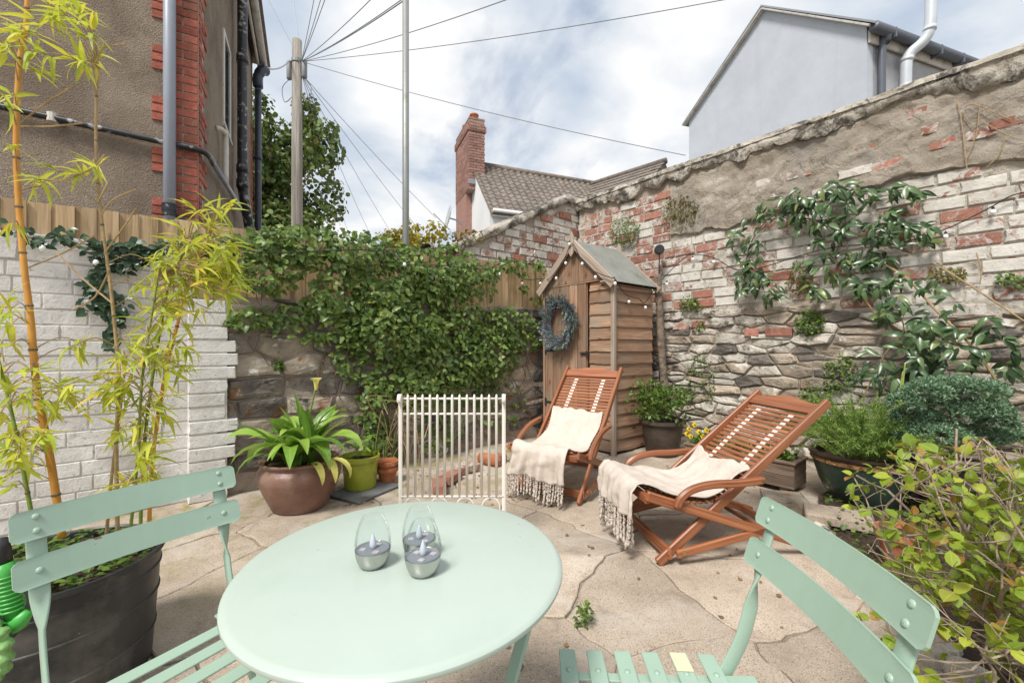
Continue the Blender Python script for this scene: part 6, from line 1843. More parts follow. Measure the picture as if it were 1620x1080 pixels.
# ------------------------------------------------------------------ small plants growing out of the walls and paving
def tuft(name, label, px, py, plane, w, h, n, mat, size, seed, out=0.1, group='small plants rooted in the tall wall', hang=0.0):
    rng = random.Random(seed)
    f = onX if plane == 'X' else onY
    base = f(px, py, XR - 0.02 if plane == 'X' else YB - 0.02)
    t = thing(name, label, 'plant', base, 0, group)
    nrm0 = Vector((-1, 0, 0)) if plane == 'X' else Vector((0, -1, 0))
    mats = []
    for k in range(n):
        a = rng.uniform(0, 2 * math.pi); r = math.sqrt(rng.random())
        p = f(px + w * r * math.cos(a), py + h * r * math.sin(a) + hang * abs(rng.gauss(0, 1)) * h, (XR if plane == 'X' else YB) - 0.02 - out * rng.random() * (1.1 - r))
        d = nrm0 * 0.5 + rvec(rng, 0.8) + Vector((0, 0, -hang * 0.5))
        mats.append(mk(p, d, nrm0 + Vector((0, 0, 0.7)) + rvec(rng, 0.4), size * rng.uniform(0.6, 1.3)))
    foliage(t, 'leaves', T_SML, mats, M[mat], 0)
    mb = MB(); mb.tube([(0, 0, 0), nrm0 * 0.04 + Vector((0, 0, -0.01))], 0.006, 5); mb.build('stem', M['stem_brown'], t)
tuft('wall_fern', 'green leafy tuft on the wall just above the shed roof ridge', 988, 366, 'X', 24, 24, 330, 'small_green', 0.035, 1, 0.14)
tuft('wall_moss', 'brown-green mossy cushion high on the wall beside the render', 1078, 326, 'X', 30, 22, 420, 'moss', 0.03, 2, 0.10, hang=0.5)
tuft('wall_fern', 'dark rounded fern cushion on the wall below the climber', 1282, 511, 'X', 24, 22, 300, 'small_green', 0.035, 3, 0.12)
tuft('wall_fern', 'pale green tuft on the wall between branch and climber', 1092, 481, 'X', 18, 11, 120, 'small_green', 0.04, 4, 0.1)
tuft('wall_fern', 'small green sprig on the brick course above the rubble', 1108, 516, 'X', 7, 9, 50, 'small_green', 0.03, 5, 0.06)
tuft('wall_moss', 'rusty moss hanging under the lowest climber shoots', 1265, 440, 'X', 22, 26, 200, 'moss', 0.03, 6, 0.1)
tuft('wall_fern', 'ferny tuft in the rubble left of the slatted head board', 1110, 590, 'X', 26, 36, 170, 'small_green', 0.032, 7, 0.08, hang=0.3)
tuft('wall_fern', 'ferny growth in the rubble behind the slatted head board', 1330, 590, 'X', 30, 30, 220, 'small_green', 0.032, 8, 0.1)
tuft('wall_fern', 'leafy weeds low on the wall between head board and climber stems', 1290, 625, 'X', 26, 20, 140, 'small_green', 0.035, 9, 0.1)
tuft('wall_moss', 'mossy weeds on the white brick near the picture edge', 1500, 435, 'X', 30, 14, 170, 'moss', 0.028, 10, 0.08)
tuft('wall_fern', 'small weeds on the white brick at the picture edge', 1600, 445, 'X', 26, 12, 100, 'small_green', 0.03, 11, 0.06)
tuft('wall_fern', 'small fern on the rubble wall above the lily flower', 440, 578, 'Y', 12, 9, 60, 'small_green', 0.04, 12, 0.06, 'small plants rooted in the rubble wall')
tuft('wall_fern', 'mossy weeds on top of the sloping brick wall', 735, 375, 'Y', 34, 10, 160, 'moss', 0.04, 13, 0.02, 'small plants rooted in the rubble wall')

def ground_weed():
    rng = random.Random(6)
    p = W(0.300, 1.73); w = thing('paving_weed', 'little green weed growing from a paving joint in front', 'weed', p)
    mats = []
    for k in range(46):
        a = rng.uniform(0, 6.28); r = rng.uniform(0, 0.03); h = rng.uniform(0.01, 0.08)
        q = p + Vector((math.cos(a) * r, math.sin(a) * r, h))
        mats.append(mk(q, Vector((math.cos(a), math.sin(a), rng.uniform(-0.2, 0.6))), Vector((0, 0, 1)), rng.uniform(0.014, 0.026)))
    foliage(w, 'leaf', T_SHR, mats, M['small_green'], 46)
    mb = MB()
    for k in range(5): mb.tube([(0, 0, -0.01), (rng.uniform(-.012, .012), rng.uniform(-.012, .012), 0.05), (rng.uniform(-.025, .025), rng.uniform(-.025, .025), 0.09)], 0.0016, 4)
    mb.build('stem', M['stem_green'], w)
ground_weed()

# ------------------------------------------------------------------ black tub with bamboo
def bamboo():
    rng = random.Random(21)
    org = W(-1.551, 1.428)
    b = thing('potted_bamboo', 'yellow-leaved bamboo with golden canes in a big black plastic tub', 'plant', org)
    M['tub'] = mat_paint('dusty_black_tub_plastic', (0.022, 0.023, 0.025), 0.42, var=0.15, dirt=((0.16, 0.15, 0.135), 3.5, 0.52, 0.80), scuff=((0.34, 0.32, 0.29), 85, 0.70, 0.74))
    R, H = 0.29, 0.42
    prof = [(0.001, 0.0), (R * 0.86, 0.0), (R * 0.875, 0.01), (R * 0.90, 0.12), (R * 0.918, 0.122), (R * 0.920, 0.128), (R * 0.905, 0.131), (R * 0.935, 0.25), (R * 0.953, 0.252), (R * 0.955, 0.258), (R * 0.94, 0.261), (R * 0.955, 0.345), (R * 0.973, 0.347), (R * 0.974, 0.353), (R * 0.962, 0.356), (R * 0.972, 0.395), (R, 0.40), (R + 0.004, 0.408), (R + 0.002, H), (R - 0.006, H + 0.002), (R - 0.012, H - 0.004), (R - 0.018, 0.37)]
    mb = MB(); mb.lathe(prof, 64); smooth_by_angle(mb.build('tub', M['tub'], b), 18)
    mb = MB()
    def fs(u, v):
        a = v * 2 * math.pi; r = (R - 0.016) * u
        return (r * math.cos(a), r * math.sin(a), 0.385 + 0.02 * noise.noise(Vector((r * math.cos(a) * 9, r * math.sin(a) * 9, 1))))
    mb.grid(fs, 8, 32); mb.build('soil', M['soil'], b)
    mats = []
    for k in range(760):
        a = rng.uniform(0, 6.28); r = (R - 0.03) * math.sqrt(rng.random())
        p = org + Vector((r * math.cos(a), r * math.sin(a), 0.39 + rng.uniform(0.0, 0.045)))
        mats.append(mk(p, Vector((math.cos(a * 7), math.sin(a * 7), rng.uniform(-0.1, 0.5))), Vector((rng.uniform(-.4, .4), rng.uniform(-.4, .4), 1)), rng.uniform(0.016, 0.034)))
    foliage(b, 'ground_leaves', T_SHR, mats, M['small_green'], 0)
    def cane(pts, z, r, mat, name='cane', zs=None, nodes=True):
        P = [atz(px, py, (zs[i] if zs else z)) for i, (px, py) in enumerate(pts)]
        P[0].z = max(P[0].z, 0.37) if P[0].z < 0.45 else P[0].z
        Q = arc_pts([p - org for p in P], 6)
        n = len(Q)
        mb = MB(int(r * 1e5)); mb.tube(Q, r, 8, [1 - 0.45 * i / n for i in range(n)]); c = mb.build(name, M[mat], b, smooth=True)
        if nodes:
            mb = MB()
            tot = 0.0; last = 0.0
            for i in range(1, n):
                tot += (Q[i] - Q[i - 1]).length
                if tot - last > 0.14:
                    last = tot; k = 1 - 0.45 * i / n; t = (Q[i] - Q[i - 1]).normalized()
                    mb.tube([Q[i] - t * 0.004, Q[i], Q[i] + t * 0.004], r * k * 1.28, 8, [0.85, 1, 0.85])
            mb.build('cane_node', M['stem_brown'], c)['kind'] = 'stuff'
        return [p + org for p in Q]
    c1 = cane([(98, 850), (82, 740), (58, 610), (48, 500), (36, 400), (26, 250), (30, 110), (42, 30), (44, -60)], 1.42, 0.0115, 'cane_gold')
    c2 = cane([(186, 850), (184, 700), (188, 600), (180, 500), (172, 430), (160, 340), (152, 240), (153, 140), (156, 110)], 1.5, 0.0065, 'stem_tan')
    c3 = cane([(222, 845), (226, 730), (238, 620), (252, 530), (268, 450), (296, 390)], 1.5, 0.006, 'stem_green')
    c4 = cane([(236, 848), (240, 740), (258, 610), (284, 500), (302, 430), (330, 380)], 1.56, 0.007, 'cane_gold')
    c5 = cane([(205, 852), (218, 720), (225, 600), (240, 500), (250, 440)], 1.42, 0.005, 'stem_green')
    c6 = cane([(60, 870), (40, 760), (20, 660), (-10, 540)], 1.3, 0.006, 'stem_green')
    c7 = cane([(168, 850), (176, 760), (190, 650), (200, 560)], 1.55, 0.006, 'stem_tan')
    canes = [c1, c3, c4, c5, c6, c7, c2]
    allp = [p for c in canes for p in c]
    zones = [(318, 400, 62, 50, 46, 1.5), (285, 450, 70, 48, 40, 1.5), (345, 440, 36, 30, 18, 1.52), (255, 520, 64, 44, 30, 1.47), (235, 590, 60, 46, 30, 1.46), (225, 670, 48, 50, 28, 1.45), (210, 745, 42, 36, 20, 1.45), (130, 545, 30, 14, 6, 1.45), (165, 600, 30, 24, 9, 1.45),
             (14, 510, 22, 40, 8, 1.3), (30, 600, 40, 40, 14, 1.3), (40, 660, 50, 40, 20, 1.3), (26, 740, 34, 44, 16, 1.3), (100, 640, 34, 22, 8, 1.38), (85, 620, 24, 18, 5, 1.35), (20, 60, 26, 40, 9, 1.36), (90, 22, 44, 20, 9, 1.42), (130, 38, 26, 24, 6, 1.42), (10, 140, 16, 30, 4, 1.34), (45, 105, 20, 12, 3, 1.42), (150, 90, 14, 10, 3, 1.45), (14, 345, 14, 8, 1, 1.3), (150, 262, 14, 14, 4, 1.46), (130, 268, 20, 8, 3, 1.46), (85, 275, 16, 10, 2, 1.42), (44, 288, 20, 12, 4, 1.42), (22, 235, 14, 10, 2, 1.42), (325, 345, 24, 22, 9, 1.5), (360, 330, 14, 14, 4, 1.5), (66, 78, 30, 8, 3, 1.42), (130, 92, 20, 14, 4, 1.44)]
    mats = []; tw = MB(7)
    for (cx, cy, rx, ry, n, z) in zones:
        for k in range(max(1, int(n * (0.78 if cy > 480 else 0.9)))):
            a = rng.uniform(0, 2 * math.pi); r = math.sqrt(rng.random())
            p = atz(cx + rx * r * math.cos(a), cy + ry * r * math.sin(a), z + rng.uniform(-0.12, 0.12))
            q = min(allp, key=lambda v: (v - p).length + max(0, v.z - p.z) * 1.5)
            mid = q.lerp(p, 0.5) + Vector((0, 0, 0.03))
            tw.tube([v - org for v in arc_pts([q, mid, p], 3)], 0.0018, 4)
            dr = (p - q); dr.z *= 0.5
            dr = dr.normalized() if dr.length > 1e-3 else Vector((1, 0, 0))
            for j in range(rng.choice((3, 4, 5, 5, 6))):
                d = dr * rng.uniform(0.2, 1.0) + rvec(rng, 0.75) + Vector((0, 0, -0.08))
                mats.append(mk(p - dr * rng.uniform(0, 0.025), d, Vector((0, 0, 1)) + rvec(rng, 0.5), rng.uniform(0.05, 0.098), rng.uniform(0.95, 1.3)))
    tw.build('twigs', M['stem_tan'], b)['kind'] = 'stuff'
    foliage(b, 'leaf', T_BAM, mats, M['bamboo'], 300, 'leaves')
    # bare side twigs of the dry cane
    for ln in ([(160, 340), (180, 315), (215, 300)], [(172, 430), (150, 470), (115, 490)], [(178, 480), (130, 440), (90, 400)], [(155, 320), (170, 290)], [(40, 425), (100, 400), (150, 372)], [(26, 200), (80, 200), (130, 195)], [(26, 200), (70, 165), (118, 135)], [(28, 300), (80, 290), (140, 270), (165, 245)], [(152, 100), (165, 75), (200, 70)], [(165, 400), (195, 360), (215, 330)]):
        mb = MB(); mb.tube(arc_pts([atz(x, y, 1.45) - org for x, y in ln], 4), 0.0028, 5); mb.build('side_twig', M['stem_tan'], b)
bamboo()

# ------------------------------------------------------------------ lily pot and small pots by the back wall
def strap_leaf(mb, base, az, L, wd, rise, droop, tw, rng):
    """arching blade: rises, bends over and points down"""
    n = 9; V = []; F = []; G = []
    p = Vector(base); el = rise
    dirh = Vector((math.cos(az), math.sin(az), 0)); side = Vector((-math.sin(az), math.cos(az), 0))
    for i in range(n + 1):
        f = i / n
        w = wd / 2 * (0.28 + 0.72 * math.sin(min(1, f / 0.5) * math.pi / 2)) if f < 0.5 else wd / 2 * max(0.02, (1 - ((f - 0.5) / 0.5) ** 2.2))
        d = dirh * math.cos(el) + Vector((0, 0, math.sin(el)))
        nr = -dirh * math.sin(el) + Vector((0, 0, math.cos(el)))
        s2 = side * math.cos(tw * f) + nr * math.sin(tw * f)
        for s in (-1, 0, 1):
            V.append(p + s2 * (w * s) + nr * (abs(s) * w * 0.35)); G.append((f, s, 0))
        p = p + d * (L / n); el -= droop / n * (0.5 + 1.2 * f)
    for i in range(n):
        a = i * 3; b = a + 3; F += [(a, b, b + 1, a + 1), (a + 1, b + 1, b + 2, a + 2)]
    mb.add(V, F, G)
def lily():
    rng = random.Random(33)
    org = Vector((0.738, 3.275, 0.0))
    t = thing('potted_lily', 'broad-leaved lily in a wide brown glazed pot by the rubble wall', 'plant', org)
    M['brown_glaze'] = mat_rough('worn_brown_pot_glaze', [(0.3, (0.12, 0.055, 0.04)), (0.5, (0.19, 0.095, 0.07)), (0.75, (0.27, 0.165, 0.125))], 4, rough=0.4, bump=0.15, bscale=50, rnd=0, spec=0.5, spots=[((0.26, 0.19, 0.15), 3, 0.56, 0.75), ((0.14, 0.035, 0.025), 5, 0.6, 0.7)])
    prof = [(0.001, 0.0), (0.165, 0.0), (0.18, 0.012), (0.235, 0.13), (0.266, 0.215), (0.272, 0.25), (0.262, 0.285), (0.238, 0.305), (0.236, 0.318), (0.256, 0.33), (0.258, 0.342), (0.245, 0.348), (0.222, 0.335), (0.215, 0.29)]
    mb = MB(); mb.lathe(prof, 56); smooth_by_angle(mb.build('pot', M['brown_glaze'], t), 50)
    mb = MB(); mb.grid(lambda u, v: (0.225 * u * math.cos(v * 6.2832), 0.225 * u * math.sin(v * 6.2832), 0.31 + 0.015 * noise.noise(Vector((u * 5, v * 9, 0)))), 5, 28); mb.build('soil', M['soil'], t)
    for k in range(40):
        az = rng.uniform(0, 6.283); base = (rng.uniform(-0.1, 0.1), rng.uniform(-0.1, 0.1), 0.31)
        inner = k < 18
        mb = MB(); strap_leaf(mb, base, az, rng.uniform(0.36, 0.52) if inner else rng.uniform(0.40, 0.62), rng.uniform(0.075, 0.125), rng.uniform(1.15, 1.45) if inner else rng.uniform(0.8, 1.25), rng.uniform(1.0, 1.9) if inner else rng.uniform(1.7, 2.8), rng.uniform(-0.6, 0.6), rng)
        mb.build('leaf', M['lily'], t, smooth=True)
    # leaves that stick up, and two flowers on stalks
    for k in range(5):
        mb = MB(); strap_leaf(mb, (rng.uniform(-0.05, 0.08), rng.uniform(-0.05, 0.05), 0.31), rng.uniform(0, 6.28), rng.uniform(0.42, 0.56), 0.05, 1.45, rng.uniform(0.2, 0.7), 0.3, rng); mb.build('leaf', M['lily'], t, smooth=True)
    for k in range(3):
        mb = MB(); strap_leaf(mb, (rng.uniform(-0.1, 0.2), -0.12, 0.32), rng.uniform(-2.4, -0.8), 0.3, 0.05, 0.4, 2.4, 0.2, rng); o = mb.build('leaf', M['calla'], t, smooth=True); o['label'] = 'yellowing drooping leaf'
    for (px, py, s) in ((500, 612, 1.0), (533, 640, 0.0)):
        top = atz(px, py, 3.0) - org
        mb = MB(); mb.tube(arc_pts([(0.02, 0.02, 0.31), (top.x * 0.5, top.y * 0.5, 0.6), (top.x, top.y, top.z)], 5), 0.007, 6); st = mb.build('flower_stalk', M['stem_green'], t, smooth=True)
        if s:
            mb = MB(); prof = [(0.010, -0.02), (0.014, 0.02), (0.02, 0.045), (0.038, 0.062)]
            mb.lathe(prof, 18, (top.x, top.y, top.z)); mb.build('flower', M['calla'], t, smooth=True)
    # ----- lime pot on a slate
    o2 = W(-1.205, 3.35)
    M['lime_glaze'] = mat_paint('lime_green_glaze', (0.33, 0.37, 0.035), 0.35, var=0.08, dirt=((0.15, 0.15, 0.04), 6, 0.6, 0.8))
    M['slate'] = mat_rough('grey_slate', [(0.3, (0.11, 0.115, 0.12)), (0.7, (0.22, 0.22, 0.22))], 6, bump=0.3, rnd=0.2)
    sl = MB(4); sl.box((0, 0, 0.014), (0.44, 0.34, 0.016), 0.003, 0.4, 0.004); so = sl.build('slate_slab', M['slate'], None, loc=o2 + W(0.06, -0.05)); tag(so, 'thin grey slate lying under the lime green pot', 'slate')
    p = thing('lime_pot', 'small lime green glazed pot standing on a slate', 'pot', o2 + Vector((0, 0, 0.023)))
    mb = MB(); mb.lathe([(0.001, 0.0), (0.115, 0.0), (0.120, 0.008), (0.132, 0.19), (0.130, 0.205), (0.148, 0.215), (0.150, 0.25), (0.143, 0.256), (0.135, 0.25), (0.128, 0.2)], 48); smooth_by_angle(mb.build('pot', M['lime_glaze'], p), 45)
    mb = MB(); mb.lathe([(0.128, 0.215), (0.001, 0.222)], 32); mb.build('soil', M['soil'], p)
    mats = []
    for k in range(40):
        a = rng.uniform(0, 6.28); r = rng.uniform(0, 0.1)
        q = o2 + Vector((r * math.cos(a), r * math.sin(a), 0.25 + rng.uniform(0, 0.2)))
        mats.append(mk(q, Vector((math.cos(a), math.sin(a), rng.uniform(-0.3, 0.8))), Vector((0, 0, 1)) + rvec(rng, .4), rng.uniform(0.05, 0.11)))
    foliage(p, 'leaf', T_CLE, mats, M['lily'], 40)
    # ----- small terracotta pots and dry stalks
    o3 = W(-1.04, 3.52)
    p3 = thing('terracotta_pot', 'two stacked little terracotta pots beside the lime green pot', 'pot', o3)
    for zz, tz in ((0.0, 0), (0.055, 0.1)):
        mb = MB(); mb.lathe([(0.001, 0), (0.06, 0.0), (0.078, 0.10), (0.09, 0.102), (0.092, 0.13), (0.083, 0.131), (0.075, 0.10)], 28, (0, 0, zz)); smooth_by_angle(mb.build('pot', M['terracotta'], p3), 45)
    tg = thing('dry_stalks', 'clump of dry brown stalks hanging below the ivy', 'plant', onY(625, 745, YB - 0.15) * 1.0)
    tg.location.z = 0
    for k in range(26):
        x, y = rng.uniform(-0.22, 0.25), rng.uniform(-0.1, 0.05); h = rng.uniform(0.25, 0.7)
        mb = MB(k); mb.tube(arc_pts([(x, y, 0), (x + rng.uniform(-.06, .06), y - 0.03, h * 0.5), (x + rng.uniform(-.16, .16), y + rng.uniform(-.12, .05), h), (x + rng.uniform(-.25, .25), y - rng.uniform(0, .2), h * rng.uniform(0.6, 1.0))], 4), rng.uniform(0.0015, 0.0035), 4); mb.build('stalk', M['stem_tan'], tg)
lily()

def loose_bricks():
    rng = random.Random(14)
    ms = brick_variants(3, 0.22, 0.07, 0.10, 0.008, 71, M['brick_red'])
    labs = ['loose red brick lying against the wall behind the gate bars', 'chipped red brick beside the curved one behind the gate', 'curved terracotta edging piece at the foot of the rubble wall', 'red brick on the ground next to the lounger arm', 'broken brick half under the ivy stalks']
    for k, (px, py, rz) in enumerate(((722, 752, 0.3), (745, 738, -0.2), (775, 724, 0.1), (797, 722, 0.4), (705, 765, 0.9))):
        z = 667 * 1.15 / (py + 12 - 545)
        o = link('loose_brick', ms[k % 3] if k != 2 else None, None) if k != 2 else None
        if k == 2:
            mb = MB(); mb.tube([(0, -0.11, 0.05), (0, 0.11, 0.05)], 0.055, 16); o = mb.build('loose_brick', M['terracotta'], None, smooth=True)
        p = atz(px, py + 12, z); o.location = (p.x, p.y, 0.045 if k != 2 else 0.008); o.rotation_euler = (0, 0, rz + 0.2)
        tag(o, labs[k], 'brick', 'loose bricks by the back wall')
    # fallen leaves
    mats = []
    for k in range(190):
        if k < 120: p = W(rng.uniform(-1.6, 0.1), rng.uniform(2.9, 3.9))
        else: p = W(rng.uniform(-1.2, 2.0), rng.uniform(1.3, 3.3))
        if p.y > YB - 0.15: continue
        p.z = 0.006
        a = rng.uniform(0, 6.28); mats.append(mk(p, (math.cos(a), math.sin(a), rng.uniform(0, .3)), (rng.uniform(-.4, .4), rng.uniform(-.4, .4), 1), rng.uniform(0.014, 0.032)))
    e = thing('fallen_leaves', 'scattered small dry brown leaves on the paving', 'leaves', (0, 0, 0)); e['kind'] = 'stuff'
    foliage(e, 'leaves', T_SHR, mats, M['dry_leaf'], 0)
loose_bricks()

# ------------------------------------------------------------------ right-hand bed, pots and shrubs
def bed():
    rng = random.Random(15)
    edge = [W(1.36, 0.5), W(1.50, 1.2), W(1.60, 1.74), W(1.72, 2.26), W(1.98, 2.72), W(2.25, 3.1)]
    mb = MB(); poly = [(p.x, p.y) for p in edge] + [(XR + 0.05, 0.85), (XR + 0.05, -1.6)]
    n = len(poly); mb.add([(x, y, 0.045) for x, y in poly], [tuple(range(n))]); b = mb.build('planting_bed', M['soil']); b['kind'] = 'structure'
    # stones along the edge
    labs = 0
    P = arc_pts([p for p in edge[:5]], 8); acc = 0; last = None
    i = 0; k = 0
    while i < len(P) - 3:
        L = rng.choice((2, 3, 4)); a, c = P[i], P[min(i + L, len(P) - 1)]
        w = (c - a).length
        mb2, cx, cz = rubble_stone(rng, -w / 2, w / 2, -0.07, 0.07, 0.04, 0.006, depth=0.06)
        o = mb2.build('edging_stone', M['stone_white'], b, smooth=False)
        o.location = ((a.x + c.x) / 2, (a.y + c.y) / 2, 0.045); o.rotation_euler = (math.radians(-78), 0, math.atan2(c.y - a.y, c.x - a.x))
        i += L; k += 1
    # low leafy ground cover in the bed
    g = thing('ground_cover', 'low green ground cover between the pots in the planting bed', 'ground cover', (3, 1, 0)); g['kind'] = 'stuff'
    mats = []
    for k in range(2600):
        p = W(rng.uniform(1.5, 3.4), rng.uniform(0.7, 3.1))
        if p.x > XR - 0.05: continue
        t = W(0, 0)
        # keep to the bed
        xc = CY * p.x - SY * p.y; z = SY * p.x + CY * p.y
        ed = 1.36 + (z - 0.5) * 0.19 if z < 2.3 else 1.72 + (z - 2.3) * 0.6
        if xc < ed + 0.06: continue
        if noise.noise(Vector((p.x * 3, p.y * 3, 1))) < -0.12: continue
        p.z = 0.05 + rng.random() ** 2 * 0.16
        mats.append(mk(p, rvec(rng) + Vector((0, 0, 0.2)), Vector((0, 0, 1)) + rvec(rng, .6), rng.uniform(0.02, 0.042)))
    foliage(g, 'leaves', T_SHR, mats, M['small_green'], 0)
    s = MB(3); s.box((0, 0, 0), (0.34, 0.24, 0.055), 0.006, 0, 0.006); o = s.build('concrete_slab', M['paving'], None, loc=W(2.02, 2.62, 0.082), rotz=ang(0.85, -0.5)); tag(o, 'loose grey concrete slab lying at the edge of the planting bed', 'slab')
    s = MB(8); s.box((0, 0, 0), (0.30, 0.26, 0.07), 0.01, 0, 0.012); o = s.build('edging_block', M['stone'], None, loc=W(1.93, 2.98, 0.045), rotz=0.5); tag(o, 'pale stone block between wooden trough and concrete slab', 'stone')
    # terracotta pot
    tp = thing('terracotta_pot', 'orange terracotta pot under the shrub behind the chair back', 'pot', W(1.93, 2.08, 0.045))
    mb = MB(); mb.lathe([(0.001, 0), (0.07, 0), (0.098, 0.15), (0.112, 0.152), (0.114, 0.19), (0.104, 0.191), (0.095, 0.15)], 36); smooth_by_angle(mb.build('pot', M['terracotta'], tp), 45)
    mb = MB(); mb.lathe([(0.098, 0.165), (0.001, 0.17)], 24); mb.build('soil', M['soil'], tp)
bed()

def bush(parent, center, rad, n, tpl, mat, size, seed, up=0.4, lumps=14, shell=0.55, name='leaves'):
    """leaves spread over many small lumps, thicker outside than inside"""
    rng = random.Random(seed); mats = []
    L = []
    for k in range(lumps):
        v = rvec(rng).normalized() * rng.uniform(0.3, 0.8)
        L.append((Vector((center[0] + v.x * rad[0], center[1] + v.y * rad[1], center[2] + v.z * rad[2])), rng.uniform(0.3, 0.5)))
    for k in range(n):
        c, r = rng.choice(L); v = rvec(rng).normalized()
        q = c + Vector((v.x * rad[0], v.y * rad[1], v.z * rad[2])) * r * rng.uniform(shell, 1.0)
        mats.append(mk(q, v + Vector((0, 0, up)) + rvec(rng, 0.6), v + Vector((0, 0, 0.6)) + rvec(rng, 0.4), size * rng.uniform(0.65, 1.35)))
    foliage(parent, name, tpl, mats, M[mat], 0)

def right_pots():
    rng = random.Random(16)
    # dark pot with a small shrub beside the shed
    o = W(1.575, 4.42)
    t = thing('potted_shrub', 'round yellow-green shrub in a dark pot beside the shed', 'plant', o)
    M['dark_pot'] = mat_rough('dark_stained_pot', [(0.3, (0.045, 0.035, 0.028)), (0.7, (0.11, 0.085, 0.065))], 6, rough=0.6, bump=0.2, rnd=0)
    mb = MB(); mb.lathe([(0.001, 0), (0.15, 0), (0.16, 0.01), (0.21, 0.33), (0.235, 0.335), (0.235, 0.365), (0.215, 0.368), (0.205, 0.32), (0.001, 0.325)], 40); smooth_by_angle(mb.build('pot', M['dark_pot'], t), 45)
    bush(t, (o.x, o.y, 0.55), (0.34, 0.34, 0.24), 1500, T_SML, 'small_green', 0.042, 3, lumps=18)
    mb = MB()
    for k in range(12): mb.tube([(0, 0, 0.3), (rng.uniform(-.1, .1), rng.uniform(-.1, .1), 0.45), (rng.uniform(-.24, .24), rng.uniform(-.24, .24), rng.uniform(.5, .7))], 0.004, 5)
    mb.build('stem', M['stem_brown'], t)
    # wooden trough with yellow pansies
    M['trough'] = mat_wood('old_trough_wood', (0.10, 0.07, 0.05), (0.22, 0.155, 0.11), (0.33, 0.25, 0.19), 0.8, rnd=0.25)
    p = Vector((3.70, 1.12, 0.0))
    tr = thing('wooden_trough', 'weathered wooden trough planter behind the side-on lounger', 'planter', p)
    L, Dp, H = 0.88, 0.28, 0.19
    for k in range(2):
        z = 0.04 + 0.0475 + k * 0.096
        for (c, sz) in (((0.009, L / 2, z), (0.018, L, 0.093)), ((Dp - 0.009, L / 2, z), (0.018, L, 0.093)), ((Dp / 2, 0.009, z), (Dp - 0.037, 0.018, 0.093)), ((Dp / 2, L - 0.009, z), (Dp - 0.037, 0.018, 0.093))):
            mb = MB(int(c[0] * 100) + k); mb.box(c, sz, 0.003); mb.build('board', M['trough'], tr)
    for (c, sz) in (((0.012, L / 2, 0.238), (0.05, L + 0.02, 0.018)), ((Dp - 0.012, L / 2, 0.238), (0.05, L + 0.02, 0.018)), ((Dp / 2, 0.014, 0.2385), (Dp - 0.078, 0.045, 0.017)), ((Dp / 2, L - 0.014, 0.2385), (Dp - 0.078, 0.045, 0.017))):
        mb = MB(9); mb.box(c, sz, 0.003); mb.build('rim_board', M['trough'], tr)
    for y in (0.08, L - 0.08):
        mb = MB(); mb.box((Dp / 2, y, 0.018), (Dp * 0.85, 0.05, 0.036), 0.003); mb.build('foot', M['trough'], tr)
    mb = MB(); mb.box((Dp / 2, L / 2, 0.19), (Dp - 0.04, L - 0.04, 0.03)); mb.build('soil', M['soil'], tr)
    mats = []
    for k in range(620):
        q = p + Vector((rng.uniform(0.03, Dp - 0.03), rng.uniform(0.04, L - 0.04), 0.20)); hgt = 0.10 + 0.07 * noise.noise(Vector((q.x * 6, q.y * 6, 3)))
        q.z += rng.uniform(0, hgt)
        mats.append(mk(q, rvec(rng) + Vector((0, 0, .4)), Vector((0, 0, 1)) + rvec(rng, .5), rng.uniform(0.025, 0.05)))
    foliage(tr, 'leaves', T_SHR, mats, M['small_green'], 0)
    fl = []
    for (px, py) in ((1090, 678), (1099, 672), (1093, 690), (1106, 683), (1112, 690), (1087, 686), (1118, 680)):
        fl.append(onX(px, py, 3.78))
    pl = ['lowest of the pair of yellow pansies nearest the shrub pot', 'topmost yellow pansy in the wooden trough', 'lowest yellow pansy in the middle of the trough clump', 'yellow pansy in the centre of the trough clump', 'yellow pansy right of centre in the trough clump', 'leftmost yellow pansy in the wooden trough', 'rightmost yellow pansy in the wooden trough']
    for q, lb in zip(fl, pl):
        f = thing('pansy', lb, 'flower', q, 0, 'yellow pansies in the wooden trough')
        face = Vector((-0.6, -0.75, 0.3)).normalized(); e1 = face.cross(Vector((0, 0, 1))).normalized(); e2 = e1.cross(face)
        for j in range(5):
            a = math.pi / 2 + j * 2 * math.pi / 5; d = e1 * math.cos(a) + e2 * math.sin(a)
            mb = MB(); V, F, G = leaf_tpl(0.95, 3, 0.1, 0.2, 0.55, 1.5); m = mk((0, 0, 0), d, face, 0.026)
            mb.add([tuple(x) for x in (V @ m[:3, :3].T)], F, G); mb.build('petal', M['yellow_petal'], f, smooth=True)
        mb = MB(); c = face * 0.003; mb.tube([c, c + face * 0.003], 0.006, 8); mb.build('eye', M['dark_eye'], f)
        mb = MB(); mb.tube([(0, 0, 0), (0.01, 0.01, -(q.z - 0.2))], 0.0018, 4); mb.build('stalk', M['stem_green'], f)
    # green glazed pot with feathery bush
    o = W(2.50, 3.0, 0.045)
    g = thing('potted_rosemary', 'feathery green bush in a big dark green glazed pot', 'plant', o)
    M['green_glaze'] = mat_rough('dark_green_glaze', [(0.3, (0.022, 0.045, 0.035)), (0.7, (0.06, 0.095, 0.07))], 3, rough=0.3, bump=0.1, rnd=0, spec=0.5, spots=[((0.13, 0.11, 0.06), 3, 0.6, 0.75)])
    M['rim_band'] = mat_rough('ochre_moulded_band', [(0.35, (0.13, 0.065, 0.03)), (0.65, (0.46, 0.27, 0.12))], 30, rough=0.5, bump=0.3, rnd=0)
    M['dark_rim'] = mat_paint('dark_brown_rim_glaze', (0.035, 0.02, 0.017), 0.3)
